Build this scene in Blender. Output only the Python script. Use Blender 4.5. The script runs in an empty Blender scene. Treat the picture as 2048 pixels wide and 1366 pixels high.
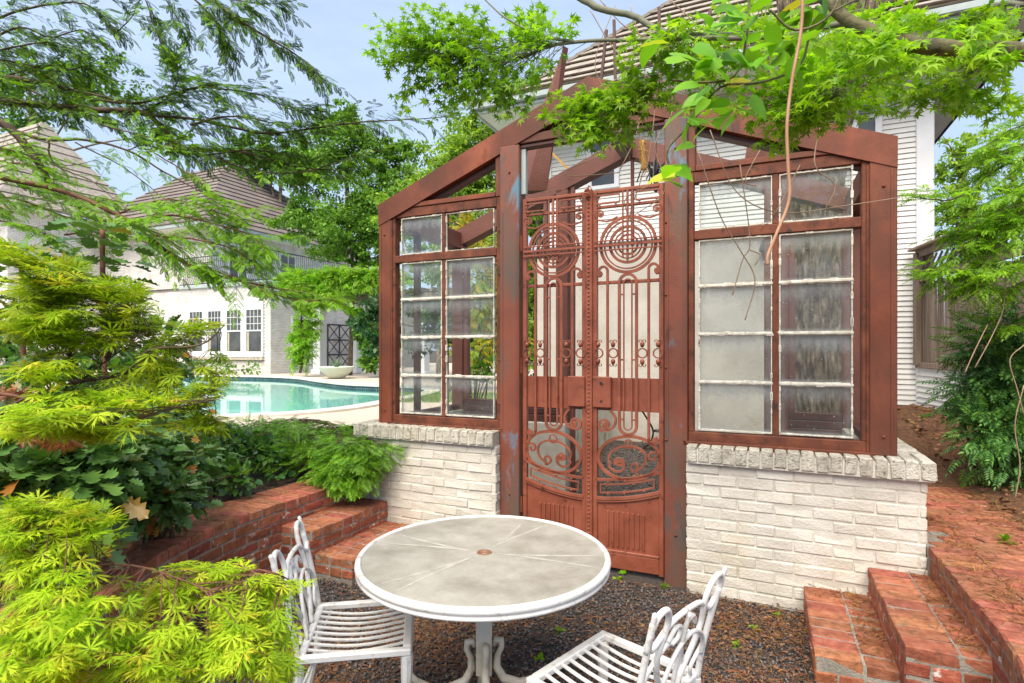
import bpy, bmesh, math, random
import numpy as np
from mathutils import Vector, Matrix
rnd = random.Random(11)
nr = np.random.default_rng(11)
SC = bpy.context.scene
COL = SC.collection
# ---------------------------------------------------------------- camera, world, sun, exposure
EYE = 1.62
F_PX = 1114.0
cam = bpy.data.cameras.new('camera')
cam_o = bpy.data.objects.new('camera', cam)
COL.objects.link(cam_o)
cam_o.location = (0, 0, EYE)
cam_o.rotation_euler = (math.radians(90), 0, 0)
cam.sensor_width = 36
cam.lens = 36 * F_PX / 2048
cam.shift_y = -(700 - 683) / 2048 * -1
cam.clip_start = 0.05
cam.clip_end = 2000
cam.dof.use_dof = True
cam.dof.focus_distance = 3.9
cam.dof.aperture_fstop = 9
SC.camera = cam_o
w = bpy.data.worlds.new('World')
SC.world = w
w.use_nodes = True
wn = w.node_tree
wn.nodes.clear()
SUN_EL, SUN_AZ = 56.0, 205.0      # azimuth clockwise from +Y: behind the camera, a little left
sky = wn.nodes.new('ShaderNodeTexSky')
sky.sky_type = 'NISHITA'
sky.sun_disc = False
sky.sun_elevation = math.radians(SUN_EL)
sky.sun_rotation = math.radians(SUN_AZ)
sky.air_density = 1.0
sky.dust_density = 2.2
sky.ozone_density = 1.6
tc = wn.nodes.new('ShaderNodeTexCoord')
mp = wn.nodes.new('ShaderNodeMapping')
mp.inputs['Scale'].default_value = (1.0, 1.0, 2.6)
nz = wn.nodes.new('ShaderNodeTexNoise')
nz.inputs['Scale'].default_value = 2.3
nz.inputs['Detail'].default_value = 7
nz.inputs['Roughness'].default_value = .62
rp = wn.nodes.new('ShaderNodeValToRGB')
rp.color_ramp.elements[0].position = .40
rp.color_ramp.elements[0].color = (.58, .58, .58, 1)
rp.color_ramp.elements[1].position = .68
rp.color_ramp.elements[1].color = (.80, .80, .80, 1)
mx = wn.nodes.new('ShaderNodeMixRGB')
mx.inputs[2].default_value = (4.3, 5.35, 7.0, 1)
bg = wn.nodes.new('ShaderNodeBackground')
bg.inputs['Strength'].default_value = 0.105
out = wn.nodes.new('ShaderNodeOutputWorld')
L = wn.links.new
L(tc.outputs['Generated'], mp.inputs[0]); L(mp.outputs[0], nz.inputs[0]); L(nz.outputs[0], rp.inputs[0])
L(rp.outputs[0], mx.inputs[0]); L(sky.outputs[0], mx.inputs[1]); L(mx.outputs[0], bg.inputs[0]); L(bg.outputs[0], out.inputs[0])
sun = bpy.data.lights.new('sun', 'SUN')
sun.energy = 3.9
sun.angle = math.radians(55)
sun.color = (1, .90, .76)
sun_o = bpy.data.objects.new('sun', sun)
COL.objects.link(sun_o)
el, az = math.radians(SUN_EL), math.radians(SUN_AZ)
sd = Vector((math.sin(az) * math.cos(el), math.cos(az) * math.cos(el), math.sin(el)))
sun_o.rotation_euler = sd.to_track_quat('Z', 'Y').to_euler()
SC.view_settings.view_transform = 'Standard'
SC.view_settings.look = 'None'
SC.view_settings.gamma = 1
SC.view_settings.exposure = 0.84
SC.render.engine = 'CYCLES'
SC.cycles.max_bounces = 8
SC.cycles.diffuse_bounces = 4
SC.cycles.glossy_bounces = 4
SC.cycles.transmission_bounces = 6
SC.cycles.transparent_max_bounces = 12
SC.cycles.caustics_reflective = False
SC.cycles.caustics_refractive = False
# ---------------------------------------------------------------- site frame: s runs right along the garden house front, d runs away from the camera
CS, SN = 0.91055, 0.41340
TH = -math.atan2(SN, CS)
FR = Matrix.Rotation(TH, 4, 'Z')
ID = Matrix.Identity(4)
def W(s, d, z=0.0):
    return Vector((s * CS + d * SN, -s * SN + d * CS, z))
def pix(px, py, Y):
    return Vector(((px - 1024) / F_PX * Y, Y, EYE - (py - 700) / F_PX * Y))
def pixz(px, py, z):
    return pix(px, py, (EYE - z) * F_PX / (py - 700))
def SD(v):
    return Vector((v.x * CS - v.y * SN, v.x * SN + v.y * CS, v.z))
# ---------------------------------------------------------------- objects
WM = {}
def put(o, M, parent):
    if parent is not None:
        o.parent = parent
        o.matrix_basis = WM[parent.name].inverted() @ M
    else:
        o.matrix_basis = M
    WM[o.name] = M
    COL.objects.link(o)
    return o
def tag(o, label=None, cat=None, group=None, kind=None):
    if label: o['label'] = label
    if cat: o['category'] = cat
    if group: o['group'] = group
    if kind: o['kind'] = kind
    return o
def thing(name, label, cat, loc, rot=0.0, group=None):
    o = bpy.data.objects.new(name, None)
    o.empty_display_size = .1
    put(o, Matrix.Translation(loc) @ Matrix.Rotation(rot, 4, 'Z'), None)
    return tag(o, label, cat, group)
def raw_mesh(name, V, F, m=None, smooth=False):
    me = bpy.data.meshes.new(name)
    V = np.asarray(V, dtype=np.float32)
    if isinstance(F, np.ndarray):
        k = F.shape[1]
        me.vertices.add(len(V)); me.vertices.foreach_set('co', V.ravel())
        me.loops.add(F.size); me.loops.foreach_set('vertex_index', F.ravel().astype(np.int32))
        me.polygons.add(len(F)); me.polygons.foreach_set('loop_start', (np.arange(len(F)) * k).astype(np.int32))
        me.polygons.foreach_set('loop_total', np.full(len(F), k, dtype=np.int32))
        me.update(calc_edges=True)
    else:
        me.from_pydata(V.tolist(), [], F)
        me.update()
    if smooth:
        me.polygons.foreach_set('use_smooth', [True] * len(me.polygons))
    if m is not None: me.materials.append(m)
    return me
def mk(name, V, F, m, parent=None, space=None, smooth=False, kind=None):
    """one mesh object; V in the given space (FR frame by default)"""
    space = FR if space is None else space
    V = np.asarray(V, dtype=np.float64)
    A = np.array(space)
    V = V @ A[:3, :3].T + A[:3, 3]
    if parent is not None:
        M = WM[parent.name]
    else:
        lo, hi = V.min(0), V.max(0)
        M = Matrix.Translation(((lo[0] + hi[0]) / 2, (lo[1] + hi[1]) / 2, lo[2]))
    B = np.array(M.inverted())
    V = V @ B[:3, :3].T + B[:3, 3]
    o = bpy.data.objects.new(name, raw_mesh(name, V, F, m, smooth))
    put(o, M, parent)
    if kind: o['kind'] = kind
    return o
def piece(name, me, M, parent, space=None):
    space = FR if space is None else space
    o = bpy.data.objects.new(name, me)
    return put(o, space @ M, parent)
class MB:
    def __init__(s): s.v = []; s.f = []
    def add(s, V, F):
        n = len(s.v)
        s.v += [tuple(p) for p in V]
        s.f += [tuple(i + n for i in f) for f in F]
        return s
    def box(s, x0, x1, y0, y1, z0, z1):
        return s.add([(x0, y0, z0), (x1, y0, z0), (x1, y1, z0), (x0, y1, z0), (x0, y0, z1), (x1, y0, z1), (x1, y1, z1), (x0, y1, z1)],
                     [(0, 3, 2, 1), (4, 5, 6, 7), (0, 1, 5, 4), (1, 2, 6, 5), (2, 3, 7, 6), (3, 0, 4, 7)])
    def cbox(s, x0, x1, y0, y1, z0, z1, c=.004):
        """box with chamfered edges"""
        cx, cy, cz = (x0 + x1) / 2, (y0 + y1) / 2, (z0 + z1) / 2
        hx, hy, hz = (x1 - x0) / 2, (y1 - y0) / 2, (z1 - z0) / 2
        c = min(c, hx * .45, hy * .45, hz * .45)
        V = []; idx = {}
        for sx in (-1, 1):
            for sy in (-1, 1):
                for sz in (-1, 1):
                    for a in range(3):
                        h = [hx - c, hy - c, hz - c]; h[a] += c
                        idx[(sx, sy, sz, a)] = len(V)
                        V.append((cx + sx * h[0], cy + sy * h[1], cz + sz * h[2]))
        F = []
        for a in range(3):
            b, d = (a + 1) % 3, (a + 2) % 3
            for sg in (-1, 1):
                q = []
                for (u, v) in ((-1, -1), (1, -1), (1, 1), (-1, 1)):
                    k = [0, 0, 0]; k[a] = sg; k[b] = u; k[d] = v
                    q.append(idx[(*k, a)])
                F.append(tuple(q if sg > 0 else q[::-1]))
            for u in (-1, 1):            # edges parallel to axis a
                for v in (-1, 1):
                    k0 = [0, 0, 0]; k0[a] = -1; k0[b] = u; k0[d] = v
                    k1 = list(k0); k1[a] = 1
                    q = [idx[(*k0, b)], idx[(*k1, b)], idx[(*k1, d)], idx[(*k0, d)]]
                    F.append(tuple(q if u * v < 0 else q[::-1]))
        for sx in (-1, 1):
            for sy in (-1, 1):
                for sz in (-1, 1):
                    q = [idx[(sx, sy, sz, a)] for a in range(3)]
                    F.append(tuple(q if sx * sy * sz > 0 else q[::-1]))
        return s.add(V, F)
    def bar(s, p0, p1, wd, ht, up=(0, 0, 1)):
        p0, p1 = Vector(p0), Vector(p1)
        t = (p1 - p0).normalized()
        x = t.cross(Vector(up)).normalized(); y = x.cross(t).normalized()
        V = [p + x * (a * wd / 2) + y * (b * ht / 2) for p in (p0, p1) for a, b in ((-1, -1), (1, -1), (1, 1), (-1, 1))]
        return s.add(V, [(0, 1, 2, 3), (7, 6, 5, 4), (0, 4, 5, 1), (1, 5, 6, 2), (2, 6, 7, 3), (3, 7, 4, 0)])
    def tube(s, pts, r, n=8, cap=True):
        pts = [Vector(p) for p in pts]
        k = len(pts)
        rr = r if isinstance(r, (list, tuple)) else [r] * k
        V = []; F = []
        t0 = (pts[1] - pts[0]).normalized()
        ref = Vector((0, 0, 1)) if abs(t0.z) < .9 else Vector((1, 0, 0))
        x = t0.cross(ref).normalized()
        for i, p in enumerate(pts):
            t = (pts[min(i + 1, k - 1)] - pts[max(i - 1, 0)])
            t = t.normalized() if t.length > 1e-9 else t0
            x = (x - t * x.dot(t)).normalized(); y = t.cross(x)
            for j in range(n):
                a = 2 * math.pi * j / n
                V.append(p + (x * math.cos(a) + y * math.sin(a)) * rr[i])
        for i in range(k - 1):
            for j in range(n):
                F.append((i * n + j, i * n + (j + 1) % n, (i + 1) * n + (j + 1) % n, (i + 1) * n + j))
        if cap:
            F.append(tuple(range(n))[::-1]); F.append(tuple(range((k - 1) * n, k * n)))
        return s.add(V, F)
    def flat(s, path, wd, y0, y1, closed=False):
        """flat bar bent in the x-z plane: path of (x, z); y0..y1 its thickness; wd its width in the plane"""
        P = [Vector((p[0], p[1])) for p in path]
        k = len(P); V = []; F = []
        for i in range(k):
            a = P[(i - 1) % k] if (closed or i > 0) else P[i]
            b = P[(i + 1) % k] if (closed or i < k - 1) else P[i]
            t = (b - a).normalized(); n = Vector((-t.y, t.x))
            wi = wd[i] if isinstance(wd, (list, tuple)) else wd
            o, q = P[i] + n * wi / 2, P[i] - n * wi / 2
            V += [(o.x, y0, o.y), (q.x, y0, q.y), (q.x, y1, q.y), (o.x, y1, o.y)]
        m = k if closed else k - 1
        for i in range(m):
            j = (i + 1) % k
            for e in range(4):
                F.append((i * 4 + e, i * 4 + (e + 1) % 4, j * 4 + (e + 1) % 4, j * 4 + e))
        if not closed:
            F.append((3, 2, 1, 0)); F.append(tuple((k - 1) * 4 + e for e in range(4)))
        return s.add(V, F)
    def lathe(s, prof, n=24, c=(0, 0, 0)):
        V = []; F = []
        for r, z in prof:
            for j in range(n):
                a = 2 * math.pi * j / n
                V.append((c[0] + r * math.cos(a), c[1] + r * math.sin(a), c[2] + z))
        for i in range(len(prof) - 1):
            for j in range(n):
                F.append((i * n + j, i * n + (j + 1) % n, (i + 1) * n + (j + 1) % n, (i + 1) * n + j))
        return s.add(V, F)
    def prism(s, poly, z0, z1):
        n = len(poly)
        V = [(p[0], p[1], z0) for p in poly] + [(p[0], p[1], z1) for p in poly]
        F = [tuple(range(n))[::-1], tuple(range(n, 2 * n))] + [(i, (i + 1) % n, n + (i + 1) % n, n + i) for i in range(n)]
        return s.add(V, F)
    def slab(s, poly, y0, y1):
        """polygon of (x, z) with thickness along y"""
        n = len(poly)
        V = [(p[0], y0, p[1]) for p in poly] + [(p[0], y1, p[1]) for p in poly]
        F = [tuple(range(n)), tuple(range(n, 2 * n))[::-1]] + [(i, n + i, n + (i + 1) % n, (i + 1) % n) for i in range(n)]
        return s.add(V, F)
    def build(s, name, m, parent=None, space=None, smooth=False, kind=None):
        return mk(name, s.v, s.f, m, parent, space, smooth, kind)
    def mesh(s, name, m, smooth=False):
        return raw_mesh(name, s.v, s.f, m, smooth)
# ---------------------------------------------------------------- materials
def nodes_of(name):
    m = bpy.data.materials.new(name); m.use_nodes = True
    nt = m.node_tree; nt.nodes.clear()
    o = nt.nodes.new('ShaderNodeOutputMaterial')
    return m, nt, o
def ramp(nt, stops):
    r = nt.nodes.new('ShaderNodeValToRGB'); e = r.color_ramp.elements
    while len(e) < len(stops): e.new(.5)
    for i, (p, c) in enumerate(stops):
        e[i].position = p; e[i].color = (*c, 1) if len(c) == 3 else c
    return r
def noise(nt, vec, scale, detail=4, rough=.55, dist=0.0, stretch=None):
    if stretch:
        mpn = nt.nodes.new('ShaderNodeMapping'); mpn.inputs['Scale'].default_value = stretch
        nt.links.new(vec, mpn.inputs[0]); vec = mpn.outputs[0]
    n = nt.nodes.new('ShaderNodeTexNoise')
    n.inputs['Scale'].default_value = scale; n.inputs['Detail'].default_value = detail
    n.inputs['Roughness'].default_value = rough; n.inputs['Distortion'].default_value = dist
    nt.links.new(vec, n.inputs[0])
    return n.outputs[0]
def mixc(nt, f, a, b, mode='MIX'):
    x = nt.nodes.new('ShaderNodeMixRGB'); x.blend_type = mode
    for i, v in ((0, f), (1, a), (2, b)):
        if hasattr(v, 'node'): nt.links.new(v, x.inputs[i])
        elif isinstance(v, (int, float)): x.inputs[i].default_value = v
        else: x.inputs[i].default_value = (*v, 1)
    return x.outputs[0]
def math_n(nt, op, a, b=0.0, clamp=False):
    x = nt.nodes.new('ShaderNodeMath'); x.operation = op; x.use_clamp = clamp
    for i, v in ((0, a), (1, b)):
        if hasattr(v, 'node'): nt.links.new(v, x.inputs[i])
        else: x.inputs[i].default_value = v
    return x.outputs[0]
def coord(nt, kind='pos'):
    if kind == 'pos':
        return nt.nodes.new('ShaderNodeNewGeometry').outputs['Position']
    t = nt.nodes.new('ShaderNodeTexCoord')
    if kind == 'obj':      # each copy gets its own patch of the pattern
        oi = nt.nodes.new('ShaderNodeObjectInfo')
        v = nt.nodes.new('ShaderNodeVectorMath'); v.operation = 'SCALE'
        v.inputs[0].default_value = (37.0, 19.0, 53.0)
        nt.links.new(oi.outputs['Random'], v.inputs['Scale'])
        a = nt.nodes.new('ShaderNodeVectorMath'); a.operation = 'ADD'
        nt.links.new(t.outputs['Object'], a.inputs[0]); nt.links.new(v.outputs[0], a.inputs[1])
        return a.outputs[0]
    return t.outputs['Object']
def MAT(name, stops, scale=6, detail=5, nrough=.6, stretch=None, co='pos', rough=.7, rough_var=0, metal=0, bump=0, bump_scale=60,
        bump_detail=4, bump_dist=.01, rnd_h=0, rnd_v=0, rnd_src='object', stains=(), spec=.4, coat=0, bump2=None):
    m, nt, o = nodes_of(name)
    vec = coord(nt, co)
    c = ramp(nt, stops); nt.links.new(noise(nt, vec, scale, detail, nrough, 0, stretch), c.inputs[0])
    c = c.outputs[0]
    for (sc, sscale, lo, hi, sstretch) in stains:
        r = ramp(nt, [(lo, (0, 0, 0)), (hi, (1, 1, 1))])
        nt.links.new(noise(nt, vec, sscale, 6, .65, .3, sstretch), r.inputs[0])
        c = mixc(nt, r.outputs[0], c, sc)
    if rnd_h or rnd_v:
        if rnd_src == 'object': rv = nt.nodes.new('ShaderNodeObjectInfo').outputs['Random']
        else: rv = nt.nodes.new('ShaderNodeNewGeometry').outputs['Random Per Island']
        h = nt.nodes.new('ShaderNodeHueSaturation')
        a = math_n(nt, 'MULTIPLY_ADD', rv, rnd_h * 2); a.node.inputs[2].default_value = .5 - rnd_h
        wv = nt.nodes.new('ShaderNodeTexWhiteNoise'); wv.noise_dimensions = '1D'; nt.links.new(rv, wv.inputs['W'])
        b = math_n(nt, 'MULTIPLY_ADD', wv.outputs['Value'], rnd_v * 2); b.node.inputs[2].default_value = 1 - rnd_v
        nt.links.new(a, h.inputs['Hue']); nt.links.new(b, h.inputs['Value']); nt.links.new(c, h.inputs['Color'])
        c = h.outputs[0]
    p = nt.nodes.new('ShaderNodeBsdfPrincipled')
    nt.links.new(c, p.inputs['Base Color'])
    p.inputs['Roughness'].default_value = rough; p.inputs['Metallic'].default_value = metal
    p.inputs['Specular IOR Level'].default_value = spec
    if coat: p.inputs['Coat Weight'].default_value = coat
    if rough_var:
        rr = math_n(nt, 'MULTIPLY_ADD', noise(nt, vec, scale * 2.3, 4), rough_var, True); rr.node.inputs[2].default_value = rough - rough_var / 2
        nt.links.new(rr, p.inputs['Roughness'])
    if bump:
        b = nt.nodes.new('ShaderNodeBump'); b.inputs['Strength'].default_value = bump; b.inputs['Distance'].default_value = bump_dist
        hgt = noise(nt, vec, bump_scale, bump_detail, .6, 0, bump2)
        nt.links.new(hgt, b.inputs['Height']); nt.links.new(b.outputs[0], p.inputs['Normal'])
    nt.links.new(p.outputs[0], o.inputs[0])
    return m
def LEAF(name, stops, trans=.35, rough=.45, spec=.35, warm=None, obj=False):
    """foliage: colour varies leaf by leaf, a share of the light comes through"""
    m, nt, o = nodes_of(name)
    g = nt.nodes.new('ShaderNodeNewGeometry')
    if obj: src = nt.nodes.new('ShaderNodeObjectInfo').outputs['Random']
    else: src = g.outputs['Random Per Island']
    r = ramp(nt, stops); nt.links.new(src, r.inputs[0]); c = r.outputs[0]
    n = noise(nt, g.outputs['Position'], 2.2, 3)
    rr = ramp(nt, [(.35, (.72, .72, .72)), (.65, (1.25, 1.25, 1.25))]); nt.links.new(n, rr.inputs[0])
    c = mixc(nt, 1.0, c, rr.outputs[0], 'MULTIPLY')
    p = nt.nodes.new('ShaderNodeBsdfPrincipled'); nt.links.new(c, p.inputs['Base Color'])
    p.inputs['Roughness'].default_value = rough; p.inputs['Specular IOR Level'].default_value = spec
    t = nt.nodes.new('ShaderNodeBsdfTranslucent')
    tcx = mixc(nt, 1.0, c, (1.25, 1.3, .55), 'MULTIPLY'); nt.links.new(tcx, t.inputs[0])
    x = nt.nodes.new('ShaderNodeMixShader'); x.inputs[0].default_value = trans
    nt.links.new(p.outputs[0], x.inputs[1]); nt.links.new(t.outputs[0], x.inputs[2]); nt.links.new(x.outputs[0], o.inputs[0])
    return m
RUST = (.17, .045, .018); DARK = (.03, .022, .02)
m_paint = MAT('oxide_red_paint', [(.3, (.10, .033, .020)), (.5, (.19, .055, .029)), (.72, (.31, .092, .046))], 2.2, 6, rough=.5, rough_var=.25, bump=.12, bump_scale=45,
              spec=.25, stains=((RUST, 7, .56, .66, (1, 1, .35)), ((.055, .03, .025), 3.1, .56, .72, (1, 1, .3)), ((.10, .042, .028), 1.1, .44, .66, (1, 1, .6)), ((.34, .15, .09), 2.2, .68, .76, (1, 1, .4))))
m_post = MAT('weathered_post_paint', [(.3, (.13, .042, .026)), (.52, (.22, .064, .036)), (.72, (.15, .058, .040))], 1.6, 6, rough=.55, rough_var=.2, bump=.15, bump_scale=50,
             stains=(((.12, .080, .060), 1.5, .48, .60, (1.2, 1.2, .5)), ((.085, .075, .07), 2.3, .55, .64, (1.5, 1.5, .5)), ((.11, .20, .27), 2.9, .60, .66, (1.3, 1.3, .45)), ((.08, .03, .015), 9, .6, .7, (1, 1, .25))))
m_gate = MAT('gate_red_paint', [(.3, (.19, .054, .029)), (.5, (.265, .075, .041)), (.7, (.335, .105, .060))], 5, 6, rough=.42, rough_var=.2, bump=.10, bump_scale=70,
             stains=(((.12, .033, .018), 14, .58, .7, None), ((.13, .05, .03), 2.4, .55, .72, (1, 1, .5))))
m_steel = MAT('rusty_window_steel', [(.3, (.075, .024, .012)), (.5, (.14, .038, .018)), (.7, (.20, .062, .026))], 9, 6, rough=.7, bump=.3, bump_scale=90,
              stains=(((.05, .02, .012), 12, .55, .66, None), ((.42, .20, .05), 30, .68, .74, None)))
m_dark = MAT('dark_bronze_beam', [(.3, (.055, .02, .016)), (.6, (.10, .034, .027))], 4, 5, rough=.5, bump=.1)
m_mauve = MAT('mauve_brown_paint', [(.3, (.13, .048, .034)), (.7, (.21, .080, .058))], 3, 6, rough=.6, bump=.35, bump_scale=70)
m_putty = MAT('old_putty', [(.3, (.42, .38, .30)), (.55, (.66, .63, .55)), (.75, (.74, .72, .66))], 25, 6, rough=.85, bump=.6, bump_scale=90, stains=(((.20, .10, .05), 33, .60, .68, None),))
m_wbrick = MAT('white_painted_brick', [(.3, (.54, .495, .415)), (.55, (.66, .615, .535)), (.75, (.72, .68, .60))], 3.5, 6, rough=.75, bump=.75, bump_scale=70, bump_dist=.008, bump_detail=4, rnd_v=.05,
               stains=(((.48, .43, .34), 55, .62, .76, None), ((.58, .50, .37), 3.0, .54, .78, (1, 1, .5)), ((.46, .42, .32), 1.7, .62, .82, None)))
m_wcap = MAT('weathered_cap_brick', [(.3, (.36, .32, .25)), (.55, (.58, .54, .45)), (.75, (.70, .66, .57))], 8, 6, rough=.85, bump=1.0, bump_scale=80, bump_dist=.014, rnd_v=.07,
             stains=(((.22, .21, .17), 42, .53, .66, None), ((.30, .22, .06), 9, .66, .74, None)))
m_wmortar = MAT('painted_mortar', [(.3, (.54, .50, .42)), (.7, (.70, .66, .57))], 8, 6, rough=.9, bump=.5, bump_scale=80, stains=(((.34, .30, .22), 6, .60, .74, None),))
m_brick = MAT('red_brick', [(.28, (.18, .048, .024)), (.5, (.32, .090, .045)), (.72, (.41, .15, .085))], 20, 6, co='obj', rough=.8, bump=.7, bump_scale=110, bump_dist=.008, rnd_h=.012, rnd_v=.24,
              stains=(((.62, .52, .48), 16, .60, .66, None), ((.10, .045, .03), 26, .56, .70, None)))
m_brickt = MAT('worn_red_brick', [(.28, (.20, .060, .032)), (.5, (.34, .112, .058)), (.72, (.43, .185, .115))], 20, 6, co='obj', rough=.85, bump=.7, bump_scale=110, bump_dist=.006, rnd_h=.012, rnd_v=.2,
               stains=(((.60, .50, .44), 9, .66, .71, None), ((.11, .055, .035), 22, .54, .70, None), ((.13, .10, .045), 5, .60, .78, None)))
m_mortar = MAT('grey_mortar', [(.3, (.22, .20, .17)), (.7, (.38, .35, .30))], 12, 6, rough=.95, bump=.8, bump_scale=90, stains=(((.10, .11, .06), 5, .58, .72, None),))
m_soil = MAT('dark_soil', [(.3, (.035, .024, .016)), (.7, (.09, .06, .04))], 9, 8, rough=.95, bump=1, bump_scale=50, bump_dist=.02)
m_gravelbase = MAT('gravel_ground', [(.3, (.03, .026, .024)), (.55, (.075, .06, .052)), (.75, (.11, .07, .045))], 40, 8, rough=.95, bump=1, bump_scale=120, bump_dist=.01)
m_stone = MAT('gravel_stone', [(.3, (.055, .052, .052)), (.7, (.17, .155, .15))], 60, 3, rough=.65, rnd_v=.65, rnd_h=.02, rnd_src='island')
m_needle = MAT('brown_needle_litter', [(.3, (.16, .055, .016)), (.7, (.34, .15, .045))], 30, 3, rough=.8, rnd_v=.5, rnd_h=.02, rnd_src='island')
m_deadleaf = MAT('dead_leaf', [(.3, (.11, .05, .022)), (.7, (.27, .14, .065))], 20, 3, rough=.8, rnd_v=.5, rnd_h=.02, rnd_src='island')
m_mulch = MAT('mulch_ground', [(.3, (.07, .03, .015)), (.55, (.16, .075, .035)), (.75, (.26, .14, .07))], 30, 8, rough=.95, bump=1, bump_scale=60, bump_dist=.02)
m_white = MAT('white_enamel', [(.3, (.62, .61, .59)), (.6, (.70, .69, .67))], 7, 5, rough=.38, rough_var=.15, bump=.15, bump_scale=40,
              stains=(((.40, .36, .30), 16, .56, .70, None), ((.30, .22, .15), 38, .70, .76, None), ((.10, .09, .085), 60, .74, .77, None)))
m_pedestal = MAT('worn_cream_paint', [(.3, (.50, .45, .36)), (.6, (.66, .62, .52))], 9, 6, rough=.55, bump=.3, bump_scale=50, stains=(((.26, .21, .15), 18, .60, .72, (1, 1, .3)),))
m_siding = MAT('white_siding', [(.3, (.66, .65, .61)), (.7, (.76, .75, .72))], 4, 5, rough=.55, stains=(((.5, .48, .42), 7, .66, .8, (1, 1, .3)),), rnd_v=.02)
m_trim = MAT('white_trim', [(.3, (.68, .70, .72)), (.7, (.78, .78, .78))], 3, 4, rough=.5)
m_gutter = MAT('grey_green_gutter', [(.3, (.30, .36, .35)), (.7, (.42, .48, .47))], 3, 4, rough=.4)
m_soffit = MAT('soffit', [(.3, (.60, .62, .56)), (.7, (.68, .70, .64))], 2, 4, rough=.6)
m_stucco = MAT('aged_stucco', [(.3, (.36, .33, .29)), (.55, (.46, .425, .375)), (.75, (.53, .49, .44))], 1.3, 8, rough=.9, bump=.5, bump_scale=25,
               stains=(((.33, .28, .22), 2.6, .60, .75, (1, 1, 1.7)), ((.28, .26, .20), 6, .68, .8, None)))
m_roof = MAT('grey_brown_roof_tile', [(.3, (.22, .19, .16)), (.55, (.34, .30, .255)), (.8, (.42, .375, .33))], 5, 6, co='pos', rough=.85, bump=.4, bump_scale=40, rnd_v=.09, rnd_h=.008)
m_roof2 = MAT('mauve_grey_roof_course', [(.3, (.135, .108, .10)), (.6, (.20, .165, .15)), (.8, (.27, .225, .205))], 1.2, 7, rough=.85, bump=.3, bump_scale=20, rnd_v=.08)
m_roofdark = MAT('roof_underlay', [(.3, (.035, .028, .025)), (.7, (.06, .05, .045))], 5, 4, rough=.9)
m_glassdark = MAT('dark_window_glass', [(.35, (.03, .035, .035)), (.7, (.10, .10, .09))], 1.4, 3, rough=.06, spec=.8)
m_curtain = MAT('curtain', [(.3, (.36, .33, .22)), (.7, (.48, .44, .32))], 6, 3, rough=.8)
m_iron = MAT('black_iron', [(.3, (.018, .018, .018)), (.7, (.04, .04, .04))], 6, 3, rough=.45)
m_bwood = MAT('weathered_beam', [(.3, (.19, .15, .12)), (.7, (.32, .27, .22))], 5, 6, stretch=(1, 1, 6), rough=.85, bump=.5, bump_scale=30)
m_fence = MAT('old_grey_fence_board', [(.28, (.12, .085, .06)), (.5, (.21, .155, .115)), (.72, (.31, .245, .19))], 14, 7, stretch=(1, 1, .07), co='obj', rough=.9, bump=.7, bump_scale=50, bump2=(1, 1, .1), rnd_v=.2)
m_lwbrick = MAT('painted_house_brick', [(.3, (.56, .54, .50)), (.6, (.70, .69, .66)), (.8, (.76, .75, .73))], 2, 6, rough=.8, bump=.4, bump_scale=30, rnd_v=.07, rnd_src='island')
m_lwmortar = MAT('house_mortar', [(.3, (.26, .25, .23)), (.7, (.36, .34, .32))], 3, 5, rough=.9)
m_deck = MAT('pebble_pool_deck', [(.3, (.42, .33, .25)), (.5, (.56, .47, .38)), (.75, (.66, .58, .50))], 28, 8, rough=.9, bump=.6, bump_scale=120)
m_coping = MAT('pale_stone_coping', [(.3, (.56, .50, .42)), (.7, (.72, .68, .61))], 3, 7, rough=.8, bump=.4, bump_scale=50)
m_tile = MAT('dark_pool_tile', [(.3, (.02, .035, .05)), (.7, (.08, .12, .14))], 9, 2, rough=.2, rnd_v=.5, rnd_src='island')
m_plaster = MAT('pool_plaster', [(.3, (.42, .80, .76)), (.7, (.52, .86, .83))], 1.2, 3, rough=.7)
m_bark = MAT('rough_grey_bark', [(.32, (.04, .028, .02)), (.5, (.17, .13, .09)), (.70, (.32, .265, .205))], 22, 8, stretch=(1, 1, .28), rough=.95, bump=1, bump_scale=45, bump_dist=.02, bump2=(1, 1, .3))
m_twig = MAT('brown_twig', [(.3, (.05, .032, .02)), (.7, (.12, .08, .05))], 12, 4, rough=.85, bump=.3)
m_redtwig = MAT('reddish_branch', [(.3, (.10, .042, .026)), (.7, (.20, .09, .055))], 9, 5, rough=.85, bump=.4)
m_olive = MAT('smooth_olive_branch', [(.3, (.07, .07, .03)), (.55, (.14, .12, .055)), (.75, (.19, .14, .075))], 14, 6, rough=.8, bump=.6, bump_scale=60, stains=(((.05, .04, .025), 22, .58, .68, None),))
m_greytwig = MAT('grey_green_limb', [(.3, (.10, .105, .07)), (.7, (.22, .22, .15))], 8, 5, rough=.8, bump=.3)
m_vine = MAT('dry_vine', [(.3, (.24, .15, .10)), (.7, (.42, .30, .21))], 12, 4, rough=.8)
m_pinkvine = MAT('pink_vine_stem', [(.3, (.36, .17, .09)), (.7, (.48, .28, .17))], 12, 4, rough=.6)
m_straw = MAT('orange_coir', [(.3, (.40, .20, .04)), (.7, (.55, .33, .08))], 30, 4, rough=.9)
m_bowl = MAT('pale_green_bowl', [(.3, (.50, .60, .48)), (.7, (.62, .70, .58))], 3, 4, rough=.6)
m_teal = MAT('teal_pole_paint', [(.3, (.03, .30, .34)), (.7, (.04, .36, .40))], 3, 3, rough=.35)
m_blue = MAT('blue_pole_paint', [(.3, (.03, .09, .35)), (.7, (.04, .12, .42))], 3, 3, rough=.35)
m_grass = LEAF('grass', [(0, (.10, .20, .03)), (1, (.20, .34, .06))], .3)
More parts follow.
